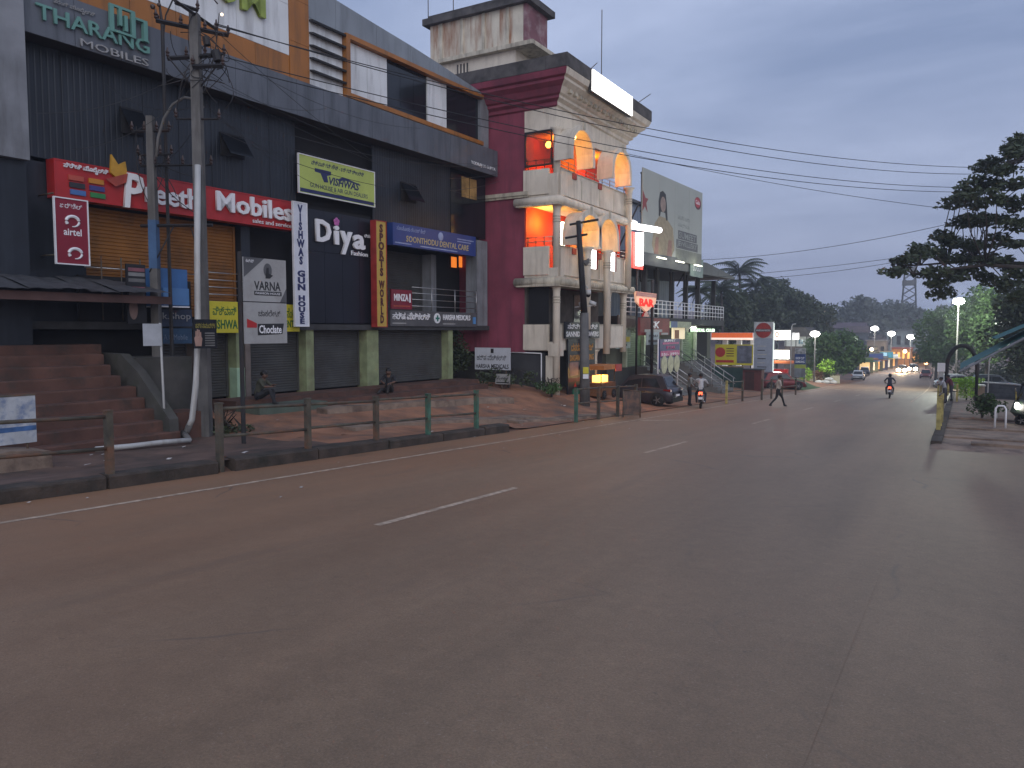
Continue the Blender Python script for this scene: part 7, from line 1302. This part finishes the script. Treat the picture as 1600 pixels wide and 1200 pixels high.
def person(label, loc, rz, pose, shirt, pants, helmet=None, s=1.0, sleeve=True):
    P_ = {k: Vector(v) for k, v in POSES[pose].items()}; t = thing('person', label, 'person', loc, rz); V, E_, Rr, reg = [], [], [], []
    def add(p, r, par=None, g='shirt'):
        V.append(tuple(Vector(p) * s)); Rr.append(r * s); reg.append(g)
        if par is not None: E_.append((par, len(V) - 1))
        return len(V) - 1
    pe = add(P_['pel'], .135, None, 'pants'); mid = add(P_['pel'].lerp(P_['ch'], .45), .135, pe); ch = add(P_['ch'], .145, mid); up = add(P_['ch'].lerp(P_['nk'], .7), .10, ch); nk = add(P_['nk'].lerp(P_['hd'], .15), .055, up, 'skin'); h1 = add(P_['hd'].lerp(P_['nk'], .35), .075, nk, 'skin'); hd = add(P_['hd'] + Vector((0, 0, .02)), .098, h1, 'skin'); tp = add(P_['hd'] + Vector((0, -.01, .09)), .075, hd, 'skin')
    nose = add(P_['hd'] + Vector((0, .105, -.01)), .014, hd, 'skin')
    for S in 'LR':
        x = -1 if S == 'L' else 1
        add(P_['hd'] + Vector((x * .10, 0, .0)), .02, hd, 'skin')
        a = add(P_['s' + S], .07, up); ae = add(P_['s' + S].lerp(P_['e' + S], .5), .055, a); e = add(P_['e' + S], .045, ae, 'shirt' if sleeve else 'skin'); w_ = add(P_['e' + S].lerp(P_['h' + S], .82), .030, e, 'skin'); d = (P_['h' + S] - P_['e' + S]).normalized(); hN = add(P_['h' + S] + d * .02, .032, w_, 'skin')
        sd = d.cross(Vector((0, 0, 1))); sd = sd.normalized() if sd.length > .1 else Vector((1, 0, 0))
        for i, ln in enumerate((.07, .08, .075, .06)):
            b_ = add(P_['h' + S] + d * .06 + sd * (i - 1.5) * .017, .009, hN, 'skin'); add(P_['h' + S] + d * (.06 + ln) + sd * (i - 1.5) * .019 + Vector((0, 0, -.015)), .008, b_, 'skin')
        add(P_['h' + S] + d * .03 + sd * (-.055 * x), .010, hN, 'skin')
        hp = add(P_['pel'] + Vector((x * .10, 0, -.05)), .105, pe, 'pants'); th_ = add((P_['pel'] + Vector((x * .10, 0, -.05))).lerp(P_['k' + S], .5), .088, hp, 'pants'); kn = add(P_['k' + S], .062, th_, 'pants'); cf = add(P_['k' + S].lerp(P_['a' + S], .4), .058, kn, 'pants'); an = add(P_['a' + S], .042, cf, 'pants'); fw = Vector((0, .13, -.035)); add(P_['a' + S] + Vector((0, -.04, -.045)), .036, an, 'shoe'); ml_ = add(P_['a' + S] + fw, .034, an, 'shoe')
    me = bpy.data.meshes.new('sk'); me.from_pydata(V, E_, []); ob = bpy.data.objects.new('sk', me); COL.objects.link(ob); md = ob.modifiers.new('s', 'SKIN'); md.use_smooth_shade = True
    for i, r in enumerate(Rr): me.skin_vertices[0].data[i].radius = (r, r)
    me.skin_vertices[0].data[0].use_root = True; sb = ob.modifiers.new('u', 'SUBSURF'); sb.levels = sb.render_levels = 1
    dg = bpy.context.evaluated_depsgraph_get(); bm_ = bpy.data.meshes.new_from_object(ob.evaluated_get(dg)); bpy.data.objects.remove(ob)
    bm_.materials.clear(); ms = [m_skin, mat('cloth_%s' % str(shirt), shirt, .85, .15, 6), mat('cloth_%s' % str(pants), pants, .85, .15, 6), m_shoe]
    for m_ in ms: bm_.materials.append(m_)
    order = {'skin': 0, 'shirt': 1, 'pants': 2, 'shoe': 3}; VV = [Vector(v) for v in V]
    segs = [(VV[a], VV[b_], reg[b_]) for a, b_ in E_ if not (reg[a] == 'pants' and reg[b_] == 'shirt')] + [(VV[0], VV[1], 'shirt')]
    def near(p):
        best = 9; g = 'shirt'
        for a, b_, q_ in segs:
            d = b_ - a; f = max(0, min(1, (p - a).dot(d) / max(d.length_squared, 1e-9))); l_ = (p - a - d * f).length
            if l_ < best: best = l_; g = q_
        return g
    for pl in bm_.polygons: pl.material_index = order[near(pl.center)]; pl.use_smooth = True
    put('body', bm_, t)
    c = P_['hd'] * s
    if helmet: MB().ball((c.x, c.y - .01, c.z + .03 * s), (.125 * s, .145 * s, .135 * s), 12, 9).build('helmet', mat('helmet_%s' % str(helmet), helmet, .3), t, smooth=True)
    else:
        k = MB().ball((c.x, c.y - .025 * s, c.z + .055 * s), (.105 * s, .115 * s, .10 * s), 12, 8); k.build('hair', m_hair, t, smooth=True)
    for x in (-1, 1): MB().ball((c.x + x * .035 * s, c.y + .088 * s, c.z + .012 * s), .012 * s, 6, 5).build('eye', m_blk, t)
    MB().box(c.x - .022 * s, c.x + .022 * s, c.y + .085 * s, c.y + .095 * s, c.z - .055 * s, c.z - .047 * s).build('mouth', mat('lip', (0.10, 0.03, 0.03), .6), t)
    return t
u, z = fac(408, 625, 1.35); p = fpos(u, 1.2, .22); person('man in a drab olive shirt sitting on the green shop step', p, FROT + R(205), 'sit', (0.07, 0.07, 0.05), (0.03, 0.03, 0.035))
u, z = fac(592, 615, 1.0); p = fpos(u, 1.5, .06); person('man in dark clothes sitting with legs stretched by the pale pillar', p, FROT + R(115), 'lounge', (0.02, 0.02, 0.024), (0.025, 0.022, 0.022))
pd = ground(1215, 636); person('pedestrian in a pale shirt and black trousers walking across the road', (pd.x, pd.y, gz(pd.y)), R(-70), 'walk', (0.42, 0.38, 0.33), (0.014, 0.014, 0.016), s=1.0)
ps = ground(1077, 634); person('man in a grey shirt standing next to the parked motorbike', (ps.x, ps.y, gz(ps.y)), R(-60), 'stand', (0.22, 0.22, 0.2), (0.03, 0.03, 0.035))
person('rider in a white shirt astride the parked motorbike', (mp.x + .04, mp.y - .2, gz(mp.y) + .80), R(15), 'ride', (0.42, 0.43, 0.45), (0.04, 0.04, 0.05))
person('rider in dark clothes and helmet on the red motorbike', (rp_.x + .0, rp_.y - .25, gz(rp_.y) + .80), R(3), 'ride', (0.03, 0.035, 0.055), (0.03, 0.03, 0.035), (0.02, 0.022, 0.03))
yq = 55.0
person('person in a pale grey shirt leaning on the yellow post fence', (-0.86, yq, gz(yq) + .02), R(95), 'lean', (0.36, 0.36, 0.38), (0.06, 0.06, 0.07))
person('person in a maroon shirt leaning on the fence with elbows out', (-0.5, yq + .6, gz(yq) + .14), R(80), 'lean', (0.10, 0.02, 0.03), (0.04, 0.04, 0.05))
fence('rail_fence', 'short grey fence bay that the two people lean on', [(-1.2, 54.0, gz(54) + .0), (-1.1, 55.9, gz(55.9) + .0), (-0.2, 56.6, gz(56.6) + .1)], 1.1, [m_yel, m_yel, m_yel])
v = ground(1303, 598); person('person in blue squatting beside white sacks on the verge', (v.x, v.y, gz(v.y) + .35), R(-60), 'sit', (0.08, 0.12, 0.2), (0.05, 0.05, 0.06))
# lit snack cart behind the fence
ct = thing('snack_cart', 'small glowing orange snack cart with a red canopy board behind the fence', 'cart', (-15.0, 34.1, zl(-15.0, 34.1)), math.pi / 2)
box('counter', mat('cart_brown', (0.16, 0.07, 0.03), 0.6), ct, -.85, .85, -.4, .4, .15, .78); box('canopy', mat('cart_orange', (0.45, 0.16, 0.04), 0.6), ct, -1.05, 1.05, -.6, .6, 1.42, 1.62); box('red_board', m_red, ct, .3, 1.06, -.63, -.601, 1.3, 1.64)
for x in (-.8, .8): bar(m_iron, ct, (x, -.35, .1), (x, -.35, 1.42), .025, 'post'); bar(m_iron, ct, (x, .35, .1), (x, .35, 1.42), .025, 'post'); wheel(ct, x * .7, -.42, .22, .06, -1)
box('glowing_case', mat('case_glow', (1.0, 0.55, 0.12), emit=3.0), ct, -.6, .35, -.2, .2, .80, 1.12); plight((-14.7, 33.9, zl(-15, 34.1) + 1.25), 25, (1, .6, .2), .1)
plight((-15.6, 37.4, gz(37) + .45), 45, (1, .72, .2), .15)
m_sack = mat('white_sack', (0.5, 0.5, 0.48), .9, .2)
v = ground(1290, 600); t = thing('sack_pile', 'heap of stuffed white sacks on the verge by the crossing', 'sacks', (v.x, v.y, gz(v.y)), .3)
for i, (x, y, z) in enumerate(((0, 0, .22), (.8, .1, .22), (.4, .1, .55), (-.7, .2, .2))): MB().ball((x, y, z), (.5, .3, .24), 10, 7).build('sack', m_sack, t, smooth=True)
# ================================================================== EVENING HAZE
hz_ = MB().box(-455, 455, -65, 705, -12, 45).build('haze', None); hz_['kind'] = 'stuff'; hz_['label'] = 'thin evening haze over the whole street'; hz_['category'] = 'haze'
hm_ = bpy.data.materials.new('evening_haze'); hm_.use_nodes = True; hn = hm_.node_tree.nodes; hn.clear(); ho = hn.new('ShaderNodeOutputMaterial'); hv_ = hn.new('ShaderNodeVolumePrincipled'); hv_.inputs['Color'].default_value = (0.80, 0.86, 1.0, 1); hv_.inputs['Density'].default_value = 0.0010; hv_.inputs['Anisotropy'].default_value = 0.2; hm_.node_tree.links.new(hv_.outputs[0], ho.inputs['Volume']); hz_.data.materials.append(hm_)
